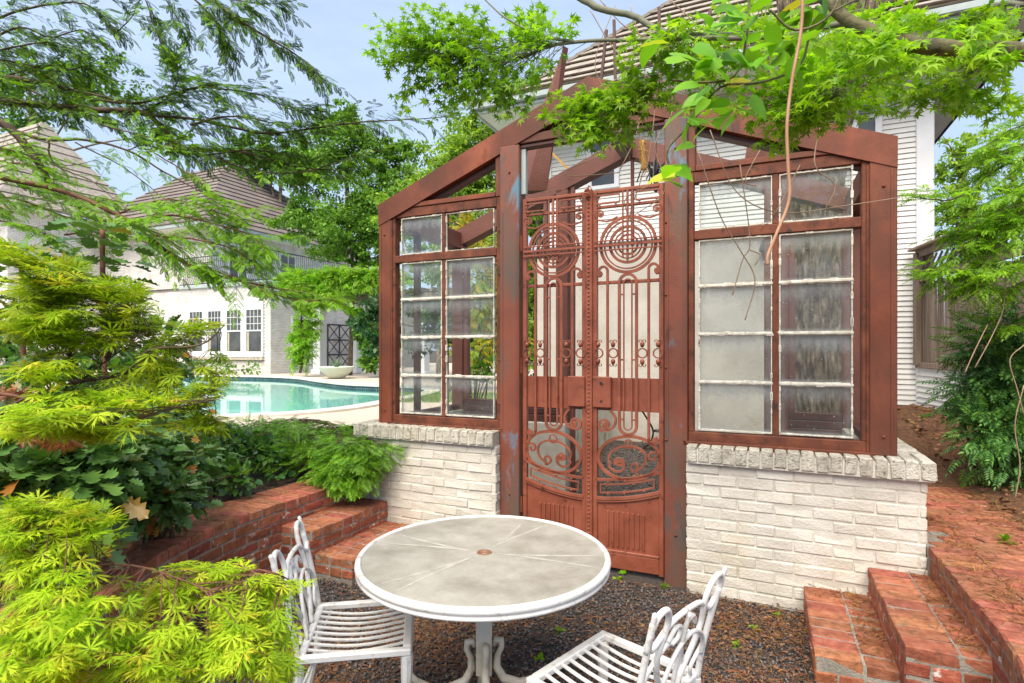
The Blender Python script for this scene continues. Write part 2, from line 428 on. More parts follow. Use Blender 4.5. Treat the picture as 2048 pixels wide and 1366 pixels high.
def tabletop_mat():
    m, nt, o = nodes_of('hazy_acrylic_tabletop')
    t = nt.nodes.new('ShaderNodeTexCoord').outputs['Object']
    c = ramp(nt, [(.32, (.21, .192, .155)), (.5, (.31, .292, .25)), (.68, (.42, .40, .355))])
    nt.links.new(noise(nt, t, 5, 9, .7), c.inputs[0]); c = c.outputs[0]
    fine = ramp(nt, [(.45, (0, 0, 0)), (.75, (1, 1, 1))])
    nt.links.new(noise(nt, t, 26, 8, .7, 1.2, (1, 3.5, 1)), fine.inputs[0])
    c = mixc(nt, math_n(nt, 'MULTIPLY', fine.outputs[0], .65), c, (.33, .30, .25))
    # swirled scratches on one side
    wv = nt.nodes.new('ShaderNodeTexWave'); wv.wave_type = 'RINGS'; wv.rings_direction = 'Z'; wv.inputs['Scale'].default_value = 22
    wv.inputs['Distortion'].default_value = 6; wv.inputs['Detail'].default_value = 4; wv.inputs['Detail Scale'].default_value = 2
    mpn = nt.nodes.new('ShaderNodeMapping'); mpn.inputs['Location'].default_value = (.62, -.05, 0); nt.links.new(t, mpn.inputs[0]); nt.links.new(mpn.outputs[0], wv.inputs[0])
    pt = ramp(nt, [(.5, (0, 0, 0)), (.64, (1, 1, 1))]); nt.links.new(noise(nt, t, 2.2, 4), pt.inputs[0])
    wr = ramp(nt, [(.7, (0, 0, 0)), (.95, (1, 1, 1))]); nt.links.new(wv.outputs[1], wr.inputs[0])
    c = mixc(nt, math_n(nt, 'MULTIPLY', math_n(nt, 'MULTIPLY', pt.outputs[0], wr.outputs[0]), .85), c, (.30, .27, .22))
    p = nt.nodes.new('ShaderNodeBsdfPrincipled'); nt.links.new(c, p.inputs['Base Color']); p.inputs['Roughness'].default_value = .42
    b = nt.nodes.new('ShaderNodeBump'); b.inputs['Strength'].default_value = .25; b.inputs['Distance'].default_value = .004
    nt.links.new(noise(nt, t, 60, 6, .6, 1, (1, 3, 1)), b.inputs['Height']); nt.links.new(b.outputs[0], p.inputs['Normal'])
    nt.links.new(p.outputs[0], o.inputs[0])
    return m
m_top = tabletop_mat()
m_rib = MAT('pale_table_rib', [(.3, (.29, .27, .23)), (.5, (.38, .36, .315)), (.7, (.48, .46, .41))], 14, 6, rough=.5, bump=.3, bump_scale=60)
def glass_mat(name, haze_top, base_haze):
    """old window glass: clear, with grime thick along the upper edge and in runs below it"""
    m, nt, o = nodes_of(name)
    tcn = nt.nodes.new('ShaderNodeTexCoord'); g = tcn.outputs['Generated']
    sp = nt.nodes.new('ShaderNodeSeparateXYZ'); nt.links.new(g, sp.inputs[0])
    pos = coord(nt, 'pos')
    runs = noise(nt, pos, 26, 5, .6, 0, (1, 1, .22))
    blot = noise(nt, pos, 4.2, 6, .65)
    z = math_n(nt, 'ADD', sp.outputs[2], math_n(nt, 'MULTIPLY', math_n(nt, 'SUBTRACT', runs, .5), .55))
    top = ramp(nt, [(.62, (0, 0, 0)), (1.1 - .1, (1, 1, 1))]); nt.links.new(z, top.inputs[0])
    ex = math_n(nt, 'MULTIPLY', math_n(nt, 'ABSOLUTE', math_n(nt, 'SUBTRACT', sp.outputs[0], .5)), 2.0)
    edge = ramp(nt, [(.80, (0, 0, 0)), (1.0, (1, 1, 1))]); nt.links.new(ex, edge.inputs[0])
    bot = ramp(nt, [(.0, (1, 1, 1)), (.10, (0, 0, 0))]); nt.links.new(sp.outputs[2], bot.inputs[0])
    bl = ramp(nt, [(.46, (0, 0, 0)), (.74, (1, 1, 1))]); nt.links.new(blot, bl.inputs[0])
    f = math_n(nt, 'MULTIPLY', top.outputs[0], haze_top)
    f = math_n(nt, 'ADD', f, math_n(nt, 'MULTIPLY', edge.outputs[0], .22))
    f = math_n(nt, 'ADD', f, math_n(nt, 'MULTIPLY', bot.outputs[0], .35))
    f = math_n(nt, 'ADD', f, math_n(nt, 'MULTIPLY', bl.outputs[0], .12))
    f = math_n(nt, 'ADD', f, base_haze, True)
    fl = ramp(nt, [(.70, (0, 0, 0)), (.73, (1, 1, 1))]); nt.links.new(noise(nt, pos, 70, 3, .5), fl.inputs[0])
    f = math_n(nt, 'MAXIMUM', f, math_n(nt, 'MULTIPLY', fl.outputs[0], .7))
    tr = nt.nodes.new('ShaderNodeBsdfTransparent'); tr.inputs[0].default_value = (.93, .96, .95, 1)
    gl = nt.nodes.new('ShaderNodeBsdfGlossy'); gl.inputs['Roughness'].default_value = .04
    fr = nt.nodes.new('ShaderNodeFresnel'); fr.inputs[0].default_value = 1.45
    x = nt.nodes.new('ShaderNodeMixShader'); nt.links.new(fr.outputs[0], x.inputs[0]); nt.links.new(tr.outputs[0], x.inputs[1]); nt.links.new(gl.outputs[0], x.inputs[2])
    df = nt.nodes.new('ShaderNodeBsdfDiffuse'); df.inputs[0].default_value = (.66, .69, .70, 1)
    tl = nt.nodes.new('ShaderNodeBsdfTranslucent'); tl.inputs[0].default_value = (.66, .69, .70, 1)
    d2 = nt.nodes.new('ShaderNodeMixShader'); d2.inputs[0].default_value = .5; nt.links.new(df.outputs[0], d2.inputs[1]); nt.links.new(tl.outputs[0], d2.inputs[2])
    y = nt.nodes.new('ShaderNodeMixShader'); nt.links.new(f, y.inputs[0]); nt.links.new(x.outputs[0], y.inputs[1]); nt.links.new(d2.outputs[0], y.inputs[2])
    nt.links.new(y.outputs[0], o.inputs[0])
    return m
m_glass = glass_mat('grimy_window_glass', .52, .06)
m_glass2 = glass_mat('cleaner_window_glass', .38, .035)
def water_mat():
    m, nt, o = nodes_of('pool_water')
    tr = nt.nodes.new('ShaderNodeBsdfTransparent'); tr.inputs[0].default_value = (.88, .98, .97, 1)
    gl = nt.nodes.new('ShaderNodeBsdfGlossy'); gl.inputs['Roughness'].default_value = .02
    fr = nt.nodes.new('ShaderNodeFresnel'); fr.inputs[0].default_value = 1.33
    b = nt.nodes.new('ShaderNodeBump'); b.inputs['Strength'].default_value = .06; b.inputs['Distance'].default_value = .02
    nt.links.new(noise(nt, coord(nt), 2.5, 3), b.inputs['Height']); nt.links.new(b.outputs[0], gl.inputs['Normal']); nt.links.new(b.outputs[0], fr.inputs['Normal'])
    x = nt.nodes.new('ShaderNodeMixShader'); nt.links.new(fr.outputs[0], x.inputs[0]); nt.links.new(tr.outputs[0], x.inputs[1]); nt.links.new(gl.outputs[0], x.inputs[2])
    nt.links.new(x.outputs[0], o.inputs[0])
    return m
m_water = water_mat()
# ---------------------------------------------------------------- setting: ground, terrace, pool
GC_S, GC_D, GR = -1.18, 2.88, 2.03      # centre and radius of the round sunken patio
ZT = .50                                 # terrace level
def fill(loops, z, m, name, zf=None, kind='structure'):
    bm = bmesh.new()
    for lp in loops:
        vs = [bm.verts.new((p[0], p[1], 0)) for p in lp]
        for i in range(len(vs)): bm.edges.new((vs[i], vs[(i + 1) % len(vs)]))
    bmesh.ops.triangle_fill(bm, use_beauty=True, use_dissolve=False, edges=bm.edges[:])
    bmesh.ops.recalc_face_normals(bm, faces=bm.faces[:])
    if bm.faces and sum(f.normal.z for f in bm.faces) < 0: bmesh.ops.reverse_faces(bm, faces=bm.faces[:])
    V = [(v.co.x, v.co.y, z if zf is None else zf(v.co.x, v.co.y)) for v in bm.verts]
    F = [tuple(v.index for v in f.verts) for f in bm.faces]
    bm.free()
    return mk(name, V, F, m, None, FR, kind=kind)
def arc(cs, cd, r, a0, a1, n):
    return [(cs + r * math.cos(math.radians(a0 + (a1 - a0) * i / n)), cd + r * math.sin(math.radians(a0 + (a1 - a0) * i / n))) for i in range(n + 1)]
hole = arc(GC_S, GC_D, GR + .12, 180, 360, 40) + [(.97, 3.9), (.86, 3.95), (.86, 5.25), (.66, 5.3), (.66, 9.96), (-2.72, 9.96), (-2.72, 5.3), (-3.2, 5.25), (-3.2, 3.95), (-3.33, 3.9)]
def smooth_loop(pts, k=6):
    n = len(pts); o = []
    for i in range(n):
        p0, p1, p2, p3 = (Vector(pts[(i + j - 1) % n]) for j in range(4))
        for j in range(k):
            t = j / k
            o.append(tuple(.5 * ((2 * p1) + (p2 - p0) * t + (2 * p0 - 5 * p1 + 4 * p2 - p3) * t * t + (3 * p1 - p0 - 3 * p2 + p3) * t ** 3)))
    return o
pool_px = [(330, 838), (450, 831), (570, 826), (680, 816), (770, 801), (850, 784), (838, 774), (755, 770), (690, 767), (636, 761), (590, 755), (520, 752), (430, 751), (320, 752), (210, 757), (130, 775), (180, 812)]
pool = smooth_loop([tuple(SD(pixz(a, b, .55)))[:2] for a, b in pool_px])
def offset(loop, r):
    n = len(loop); o = []
    A = sum(loop[i][0] * loop[(i + 1) % n][1] - loop[(i + 1) % n][0] * loop[i][1] for i in range(n))
    sg = 1 if A > 0 else -1
    for i in range(n):
        a, b = Vector(loop[i - 1]), Vector(loop[(i + 1) % n])
        t = (b - a).normalized()
        o.append((loop[i][0] + sg * t.y * r, loop[i][1] - sg * t.x * r))
    return o
R0 = 900
big = [(-R0, -R0), (R0, -R0), (R0, R0), (-R0, R0)]
fill([big, hole, offset(pool, .2)], ZT - .02, m_soil, 'ground')
deck_out = [tuple(SD(pixz(a, b, .53)))[:2] for a, b in ((-900, 1000), (120, 905), (400, 872), (560, 862), (725, 850))] + [(-3.3, 5.4), (-3.0, 9.98), (-3.0, 13.5), (-8, 22), (-8, 40), (-60, 40), (-60, 10)]
fill([deck_out, offset(pool, .30)], .53, m_deck, 'pool_deck')
# pool shell, water, tile band, coping
n = len(pool)
V = [(x, y, .50) for x, y in pool] + [(x, y, -.9) for x, y in pool]
mk('pool_wall', V, [(i, (i + 1) % n, n + (i + 1) % n, n + i) for i in range(n)], m_plaster, kind='structure')
fill([pool], -.88, m_plaster, 'pool_floor')
fill([pool], .40, m_water, 'pool_water')
cp = MB(); a0 = offset(pool, -.05); a1 = offset(pool, .34)
V = [(x, y, .57) for x, y in a0] + [(x, y, .57) for x, y in a1] + [(x, y, .50) for x, y in a0] + [(x, y, .50) for x, y in a1]
cp.add(V, [f for i in range(n) for j in [(i + 1) % n] for f in ((i, j, n + j, n + i), (2 * n + i, 2 * n + j, j, i), (n + i, n + j, 3 * n + j, 3 * n + i))])
cp.build('pool_coping', m_coping, kind='structure')
tb = MB(); ins = offset(pool, -.012); ins2 = offset(pool, -.001)
per = [0]
for i in range(n): per.append(per[-1] + (Vector(ins[(i + 1) % n]) - Vector(ins[i])).length)
q = 0.0
while q < per[-1] - .1:
    for row in range(2):
        i = max(k for k in range(n) if per[k] <= q); t = (q - per[i]) / max(per[i + 1] - per[i], 1e-6)
        A, B = Vector(ins[i]), Vector(ins[(i + 1) % n]); p = A.lerp(B, t); d = (B - A).normalized() * .066
        z0 = .35 + row * .074
        tb.add([(p.x, p.y, z0), (p.x + d.x, p.y + d.y, z0), (p.x + d.x, p.y + d.y, z0 + .066), (p.x, p.y, z0 + .066)], [(0, 1, 2, 3)])
    q += .076
tb.build('pool_tiles', m_tile, kind='stuff')
# gravel floor of the patio, the garden house and the passage behind it
fill([hole], 0.0, m_gravelbase, 'gravel_patio')
def mulch_z(s, d):
    e = min(1, max(0, (s - 1.42) / .5))
    return ZT - .03 + .04 * e + .30 * min(1, max(0, (d - 4.6) / 3.2)) * (.35 + .65 * e) + .03 * e * math.sin(s * 3.1) * math.sin(d * 2.3)
V = []; F = []; ns, nd = 26, 44
for i in range(ns + 1):
    for j in range(nd + 1):
        s = 1.42 + i * .19; d = -1.0 + j * .26
        V.append((s, d, mulch_z(s, d) + nr.normal() * .006))
for i in range(ns):
    for j in range(nd):
        a = i * (nd + 1) + j; F.append((a, a + nd + 1, a + nd + 2, a + 1))
mk('mulch_bed', V, F, m_mulch, kind='structure', smooth=True)
V = []; F = []
for i in range(13):
    for j in range(20):
        s = .70 + i * .06 if i < 12 else 1.45; d = 5.3 + j * .25
        V.append((s, d, ZT - .012 + (.3 * min(1, max(0, (d - 5.5) / 2.0)))))
for i in range(12):
    for j in range(19):
        a = i * 20 + j; F.append((a, a + 20, a + 21, a + 1))
mk('soil_bank', V, F, m_mulch, kind='structure')

# ---------------------------------------------------------------- bricks
_bm = {}
def brick_mesh(l, w_, h, m, name='brick', c=.005, jit=.0022, k=5):
    key = (round(l, 3), round(w_, 3), round(h, 3), m.name)
    if key not in _bm:
        _bm[key] = []
        for _ in range(k):
            b = MB().cbox(-l / 2, l / 2, -w_ / 2, w_ / 2, -h / 2, h / 2, c * rnd.uniform(.7, 1.5))
            b.v = [tuple(x + rnd.gauss(0, jit) for x in v) for v in b.v]
            _bm[key].append(b.mesh(name, m))
    return rnd.choice(_bm[key])
def brick(s, d, z, l, w_, h, ang, m, parent, name='brick', tilt=.006):
    M = Matrix.Translation((s, d, z)) @ Matrix.Rotation(ang + rnd.gauss(0, tilt), 4, 'Z') @ Matrix.Rotation(rnd.gauss(0, tilt), 4, 'X')
    return piece(name, brick_mesh(l, w_, h, m), M, parent)
ZC, BD = .975, 3.87     # cap top, brick face plane
def white_wall(s0, s1, label, outer):
    t = thing('brick_wall', label, 'wall', W((s0 + s1) / 2, BD + .15, 0), TH)
    o0, o1 = (s0, s0 + .28) if outer < 0 else (s1 - .28, s1)
    core = MB().box(s0 + .006, s1 - .006, BD + .004, BD + .27, -.02, .872)
    core.box(o0 + .006, o1 - .006, BD + .274, 5.32, -.02, .872)
    so = (-3.15, -1.75) if outer < 0 else (.0, .80)
    core.box(*so, 5.10, 5.30, -.02, .90)
    core.build('mortar', m_wmortar, t)
    rows = 12; ch = .0725; L_ = .205
    for r in range(rows + 1):
        z = .874 - ch * (r + .5)
        if z < -.02: break
        x = s0 + (-.105 if r % 2 else 0) + rnd.uniform(-.006, .006)
        while x < s1 - .01:
            a, b = max(x, s0), min(x + L_, s1)
            if b - a > .03:
                brick((a + b) / 2, BD + .044 + rnd.gauss(0, .0022), z, b - a, .09, ch - .009, 0, m_wbrick, t, tilt=.004)
            x += L_ + .010
        # side return above the terrace
        if z > .45:
            y = BD + .11 + (.1 if r % 2 else 0); so_ = s1 - .045 if outer > 0 else s0 + .045
            while y < 5.2:
                brick(so_ + outer * .002, y + .1, z, L_, .09, ch - .009, math.pi / 2, m_wbrick, t, tilt=.004); y += L_ + .01
    e0, e1 = (s0 - .04, s1) if outer < 0 else (s0, s1 + .04)
    nb = round((e1 - e0) / .0755); pw = (e1 - e0) / nb
    for i in range(nb):
        x = e0 + pw * (i + .5)
        brick(x, BD - .045 + .15, ZC - .052 + .012, pw - rnd.uniform(.006, .014), .30, .105, 0, m_wcap, t, name='cap_brick', tilt=.008)
    MB().box(e0 + .01, e1 - .01, BD - .035, BD + .25, .873, ZC - .012).build('cap_mortar', m_wmortar, t)
    y = BD + .30; xo = (e1 - .16) if outer > 0 else (e0 + .16)
    while y < 5.3:
        brick(xo, y, ZC - .04, .066, .31, .105, math.pi / 2, m_wcap, t, name='cap_brick', tilt=.008); y += .0755
    return t
white_wall(-.478, .842, 'white painted brick wall with projecting cap, at the right of the red iron gate', 1)
white_wall(-3.21, -1.893, 'white painted brick wall under the left window, behind the round table', -1)

# ---------------------------------------------------------------- brick steps and the round retaining wall
def steps(sign, label):
    e = [GC_S + sign * 1.395, GC_S + sign * 1.73]          # riser lines
    zs = [.172, .340]
    out_ = GC_S + sign * GR
    t = thing('brick_steps', label, 'steps', W(e[0], 3.4, 0), TH, 'brick steps beside the gate')
    ends = [3.00 if sign > 0 else 3.02, 2.90 if sign > 0 else 3.0]
    for k in range(2):
        x0, zt, de = e[k], zs[k], ends[k]
        lim = e[1] if k == 0 else out_
        a, b = sorted((x0 + sign * .008, lim + sign * (.05 if k else .06)))
        zb = -.02 if k == 0 else -.015
        MB().box(a, b, de + .006, BD - .003, zb, zt - .006).build('mortar', m_mortar, t)
        nb_ = round((BD - de) / .1035); pt_ = (BD - .004 - de) / nb_
        for i_ in range(nb_):
            d = de + pt_ * (i_ + .5)
            brick(x0 + sign * .10, d, zt - .03, .196, pt_ - .012, .06, 0, m_brickt, t, tilt=.01)
            brick(x0 + sign * .305, d, zt - .031, .196, pt_ - .012, .06, 0, m_brickt, t, tilt=.01)
        # risers and end faces
        for r in range(1, 3 if k == 0 else 5):
            z = zt - .03 - r * .0715
            if z < (0 if k == 0 else 0): break
            d = de - (.105 if r % 2 else .0); first = True
            while d < BD - .03:
                a_, b_ = max(d, de), min(d + .2, BD - .004)
                if b_ - a_ > .03 and (k == 0 or z > .15 or True):
                    brick(x0 + sign * .048, (a_ + b_) / 2, z, b_ - a_, .092, .059, math.pi / 2, m_brick, t)
                d += .211
            x = 0.0 + (.0 if r % 2 else -.1)
            while x < abs(lim - x0) - .03:
                a_, b_ = max(x, .1 if True else 0), min(x + .2, abs(lim - x0))
                if b_ - a_ > .04: brick(x0 + sign * (a_ + b_) / 2, de + .047, z, b_ - a_, .092, .061, 0, m_brick, t)
                x += .209
    return t
steps(1, 'low red brick steps climbing to the right of the white wall, needles on the treads')
steps(-1, 'low red brick steps at the left, between the white chair and the wall')
def ring_path(sign, L_total):
    """points along the inner face of the retaining wall: start at the house wall, go toward the camera, then round"""
    def f(q):
        if q < BD - GC_D: return (GC_S + sign * GR, BD - q), (sign, 0.0)
        a = (q - (BD - GC_D)) / GR
        n_ = (sign * math.cos(a), -math.sin(a))
        return (GC_S + n_[0] * GR, GC_D + n_[1] * GR), n_
    return f
def ring_wall(sign, Lt, label):
    f = ring_path(sign, Lt)
    (p0, n0) = f(.5)
    t = thing('brick_retaining_wall', label, 'wall', W(p0[0], p0[1], 0), TH)
    core = MB(); k = 60; V = []; F = []
    for i in range(k + 1):
        p, n_ = f(-.012 + Lt * i / k)
        for r, z in ((.007, -.02), (.007, ZT - .006), (.40, ZT - .006), (.40, -.02)): V.append((p[0] + n_[0] * r, p[1] + n_[1] * r, z))
    for i in range(k):
        for e in range(3): F.append((i * 4 + e, i * 4 + e + 1, i * 4 + e + 5, i * 4 + e + 4))
    q0_ = GC_S + sign * GR
    core.box(min(q0_ - sign * .006, q0_ + sign * .4), max(q0_ - sign * .006, q0_ + sign * .4), BD + .013, BD + .5, -.02, ZT - .007)
    core.add(V, F).build('mortar', m_mortar, t)
    for ring in range(2):
        q = .05 + ring * .03; pt = .1035
        while q < Lt - .05:
            p, n_ = f(q); r = .097 + ring * .205
            sc = 1 if q < BD - GC_D else (GR + r) / GR
            w_ = .0905
            brick(p[0] + n_[0] * r, p[1] + n_[1] * r, ZT - .024 + (0 if ring == 0 else -.002), .194, w_ * min(sc, 1.1), .06, math.atan2(n_[1], n_[0]), m_brickt, t, name='cap_brick', tilt=.012)
            q += pt / (1 if q < BD - GC_D else (1.0 if ring == 0 else 1.0))
    for r in range(1, 8):
        z = ZT - .026 - r * .0715
        if z < 0: break
        q = .02 if r % 2 else -.085
        while q < Lt - .1:
            a_ = max(q, .01); p, n_ = f((a_ + q + .2) / 2)
            if (q + .2 - a_) > .04 and not (z < .29 and q < .75):
                brick(p[0] + n_[0] * .047, p[1] + n_[1] * .047, z, q + .2 - a_, .092, .061, math.atan2(n_[1], n_[0]) + math.pi / 2, m_brick, t)
            q += .209
    return t
ring_wall(-1, 4.3, 'curved red brick retaining wall at the left, rising behind the leftmost chair')
ring_wall(1, 3.1, 'curved red brick retaining wall at the lower right corner')
# paving of the right-hand terrace, and the brick apron at the lower left
def pave(name, label, inside, s0, s1, d0, d1, rot, cap=300):
    t = tag(bpy.data.objects.new(name, None), kind='structure')
    t.empty_display_size = .1
    put(t, Matrix.Translation(W((s0 + s1) / 2, (d0 + d1) / 2, ZT)) @ Matrix.Rotation(TH, 4, 'Z'), None)
    sp = []
    c, s_ = math.cos(rot), math.sin(rot)
    cx, cy = (s0 + s1) / 2, (d0 + d1) / 2
    for i in range(-60, 60):
        for j in range(-40, 40):
            u = j * .207 + (.10 if i % 2 else 0); v = i * .104
            x, y = cx + u * c - v * s_, cy + u * s_ + v * c
            if s0 < x < s1 and d0 < y < d1 and inside(x, y): sp.append((x, y))
    cam_f = (0, 0)
    sp.sort(key=lambda p: p[0] ** 2 + p[1] ** 2)
    far = MB()
    for i, (x, y) in enumerate(sp):
        if i < cap: brick(x, y, ZT - .024 + rnd.gauss(0, .002), .198, .095, .05, rot, m_brickt, t, tilt=.012)
        else:
            h = rnd.gauss(0, .002)
            q = [Matrix.Rotation(rot, 2) @ Vector(a) for a in ((-.098, -.047), (.098, -.047), (.098, .047), (-.098, .047))]
            far.prism([(x + a.x, y + a.y) for a in q], ZT - .03, ZT + h)
    if far.v: far.build('far_bricks', m_brickt, t, kind='stuff')
    return t
ring_out = lambda x, y: math.hypot(x - GC_S, y - GC_D) > GR + .46
pave('brick_path', '', lambda x, y: ((x > (.85 + .47 - .05 if y < BD - .05 else .95)) if y > GC_D else ring_out(x, y)) and x < (1.50 if y > 3.4 else 1.5 + (3.4 - y) * .9), .8, 3.6, .9, 4.6, .35, 300)
pave('brick_path', '', lambda x, y: x > .93 and x < 1.48, .9, 1.5, 4.6, 7.6, .35, 120)
pave('brick_apron', '', lambda x, y: ring_out(x, y), -3.6, -.6, .2, 1.9, -.5, 260)

# ---------------------------------------------------------------- the garden house of red iron
H0, HD = 3.948, 1.25
GH = thing('garden_house', 'open rust red steel garden house frame with gable, windows and double iron gate', 'garden house', W(-1.18, H0, 0), TH)
SL, SR, SM = -3.073, .716, -1.1785
ZE, ZP = 2.886, 3.625
def rake_z(s): return ZE + (ZP - ZE) * (1 - abs(s - SM) / (SM - SL))
def panel_bar(b, x0, x1, y0, y1, z0, z1): b.cbox(x0, x1, y0, y1, z0, z1, .006)
for (x0, x1, ztop) in ((SL, SL + .13, rake_z(SL) - .15), (SR - .143, SR, rake_z(SR) - .15)):
    b = MB(); panel_bar(b, x0, x1, H0, H0 + .13, .985, ztop + .02)
    b.build('corner_post', m_paint, GH)
for (x0, x1) in ((-1.893, -1.728), (-.632, -.480)):
    b = MB(); panel_bar(b, x0, x1, H0 - .012, H0 + .12, -.01, rake_z((x0 + x1) / 2) - .17)
    b.build('gate_post', m_post, GH)
for f, (d0, mm) in enumerate(((H0 - .006, m_paint), (H0 + HD, m_mauve))):
    for sg in (-1, 1):
        e = SL if sg < 0 else SR
        b = MB().slab([(e, ZE), (SM, ZP), (SM, ZP - .185), (e, ZE - .185)] if sg < 0 else [(SM, ZP), (e, ZE), (e, ZE - .185), (SM, ZP - .185)], d0, d0 + .15)
        b.build('rake_beam', mm, GH)
        if f == 0:
            i0, i1 = (e - sg * .13, SM)
            p = [(i0, rake_z(i0) - .187), (i1, rake_z(i1) - .187), (i1, rake_z(i1) - .225), (i0, rake_z(i0) - .225)]
            MB().slab(p if sg < 0 else p[::-1], d0 + .05, d0 + .12).build('rake_trim', m_dark, GH)
for x_, sg in ((SL + .13, 1), (SR - .143, -1)):
    a_, c_ = sorted((x_ + sg * .001, x_ + sg * .014))
    MB().cbox(a_, c_, H0 + .002, H0 + .10, .99, 2.74, .003).build('post_flange', m_steel, GH)
for x_ in (SL + .02, SR - .034, -1.878, -1.757, -.617, -.508):
    MB().cbox(x_, x_ + .014, H0 - (.0165 if -1.9 < x_ < -.49 else .0045), H0 + .0, 1.0, 2.70, .002).build('cover_strip', m_paint if x_ < -2 or x_ > 0 else m_post, GH)
bolt = MB().lathe([(.0001, .010), (.006, .008), (.010, .003), (.011, 0)], 8).mesh('bolt', m_steel, True)
for (x_, zz) in [(-1.90, 1.2 + .34 * k) for k in range(5)] + [(-.66 + .04, 1.0 + .5 * k) for k in range(4)] + [(SR - .07, 1.1), (SR - .07, 2.6), (SL + .065, 1.1), (SL + .065, 2.62), (-1.81, 3.0), (-.556, 3.0), (-1.81, .5), (-.556, .35)]:
    piece('bolt', bolt, Matrix.Translation((x_, H0 - .012 if -1.9 < x_ < -.4 else H0 - .0, zz)) @ Matrix.Rotation(math.pi / 2, 4, 'X'), GH)
for (x_, zz, w_) in () and ((SR - .11, rake_z(SR - .1) - .10, .10), (SM, ZP - .10, .14), (SL + .11, rake_z(SL + .1) - .10, .10)):
    MB().cbox(x_ - w_ / 2, x_ + w_ / 2, H0 - .010, H0 - .0055, zz - .05, zz + .05, .002).build('joint_plate', m_paint, GH)
# rear frame
for (x0, x1) in ((SL, SL + .13), (SR - .143, SR), (-1.885, -1.76), (-.006, .071), (.116, .18)):
    MB().cbox(x0, x1, H0 + HD, H0 + HD + .12, .0 if x0 > -1.9 and x0 < .05 else .9, rake_z((x0 + x1) / 2) - .17, .005).build('rear_post', m_mauve, GH)
for (x0, x1) in ((SL + .13, -1.885), (.18, SR - .143)):
    for (z0, z1, dd) in ((.905, .97, 0), (.975, 1.035, .012), (1.04, 1.10, .02)):
        MB().cbox(x0, x1, H0 + HD + dd, H0 + HD + .11 - dd, z0, z1, .004).build('sill_rail', m_dark, GH)
    MB().cbox(x0, x0 + .05, H0 + HD + .02, H0 + HD + .09, 1.10, 2.7, .004).build('rear_sash_bar', m_mauve, GH)
MB().cbox(SL + .13, -1.885, H0 + HD, H0 + HD + .1, 2.55, 2.62, .004).build('rear_rail', m_mauve, GH)
for sg, e in ((-1, SL), (1, SR)):
    x0, x1 = (e, e + .12) if sg < 0 else (e - .12, e)
    MB().cbox(x0, x1, H0 + .13, H0 + HD, ZE - .185, ZE - .01, .005).build('eave_beam', m_mauve, GH)
    MB().cbox(x0 + .02, x1 - .02, H0 + .13, H0 + HD, .985, 1.04, .005).build('side_sill', m_dark, GH)
    MB().cbox(x0 + .02, x1 - .04, H0 + .50, H0 + .545, 1.04, ZE - .185, .004).build('side_mullion', m_dark, GH)
MB().cbox(SM - .055, SM + .055, H0 + .144, H0 + HD, ZP - .20, ZP - .02, .006).build('ridge_beam', m_dark, GH)
# two leaning timbers with tapered heads inside the frame
def taper_beam(top, bot, w0, w1, th):
    a, b = Vector(top), Vector(bot)
    V = []
    for p, w_ in ((a, w0), (b, w1)):
        V += [(p.x - w_ / 2, p.y, p.z), (p.x, p.y - th, p.z), (p.x + w_ / 2, p.y, p.z), (p.x, p.y + th, p.z)]
    return MB().add(V, [(0, 1, 5, 4), (1, 2, 6, 5), (2, 3, 7, 6), (3, 0, 4, 7), (3, 2, 1, 0), (4, 5, 6, 7)])
def pD(px, py, D):
    k = (px - 1024) / F_PX; Y = D / (CS + SN * k)
    return SD(pix(px, py, Y))
taper_beam(pD(1131, 98, 4.55), pD(1058, 385, 4.55), .05, .34, .06).build('leaning_timber', m_mauve, GH)
taper_beam(pD(1532, 112, 4.55), pD(1516, 330, 4.55), .05, .20, .05).build('leaning_timber', m_mauve, GH)
b = MB()
for (xa, ya, xb, yb) in ((1213, 60, 1198, 165), (1228, 40, 1232, 175), (1420, 20, 1404, 150), (1318, 15, 1322, 150), (1494, 70, 1490, 190)):
    q = MB().bar(pD(xa, ya, 4.6), pD(xb, yb + 40, 4.6), .022, .022, (0, 1, 0)); q.build('roof_rod', m_dark, GH)
for (xa, xb) in ((1088, 1096), (1118, 1132), (1142, 1150), (1262, 1268)):
    a, c_ = pD(xa, 400, 5.23), pD(xb, 400, 5.23)
    MB().cbox(a.x, c_.x, 5.21, 5.25, .0 if xa < 1200 else 2.6, rake_z(a.x) - .18, .004).build('rear_glazing_post', m_mauve, GH)
MB().bar(pD(1088, 290, 5.24), pD(1150, 352, 5.24), .02, .02, (0, 1, 0)).build('brace_rod', m_straw, GH)
# header rails over the gate
MB().cbox(-1.728, -.632, H0 + .005, H0 + .10, 3.215, 3.285, .006).build('header_rail', m_paint, GH)
MB().cbox(-1.728, -.632, H0 + .02, H0 + .09, 3.185, 3.213, .004).build('header_trim', m_dark, GH)
MB().cbox(-1.728, -1.69, H0 + .03, H0 + .07, 2.83, 3.184, .003).build('side_strip', m_gutter, GH)
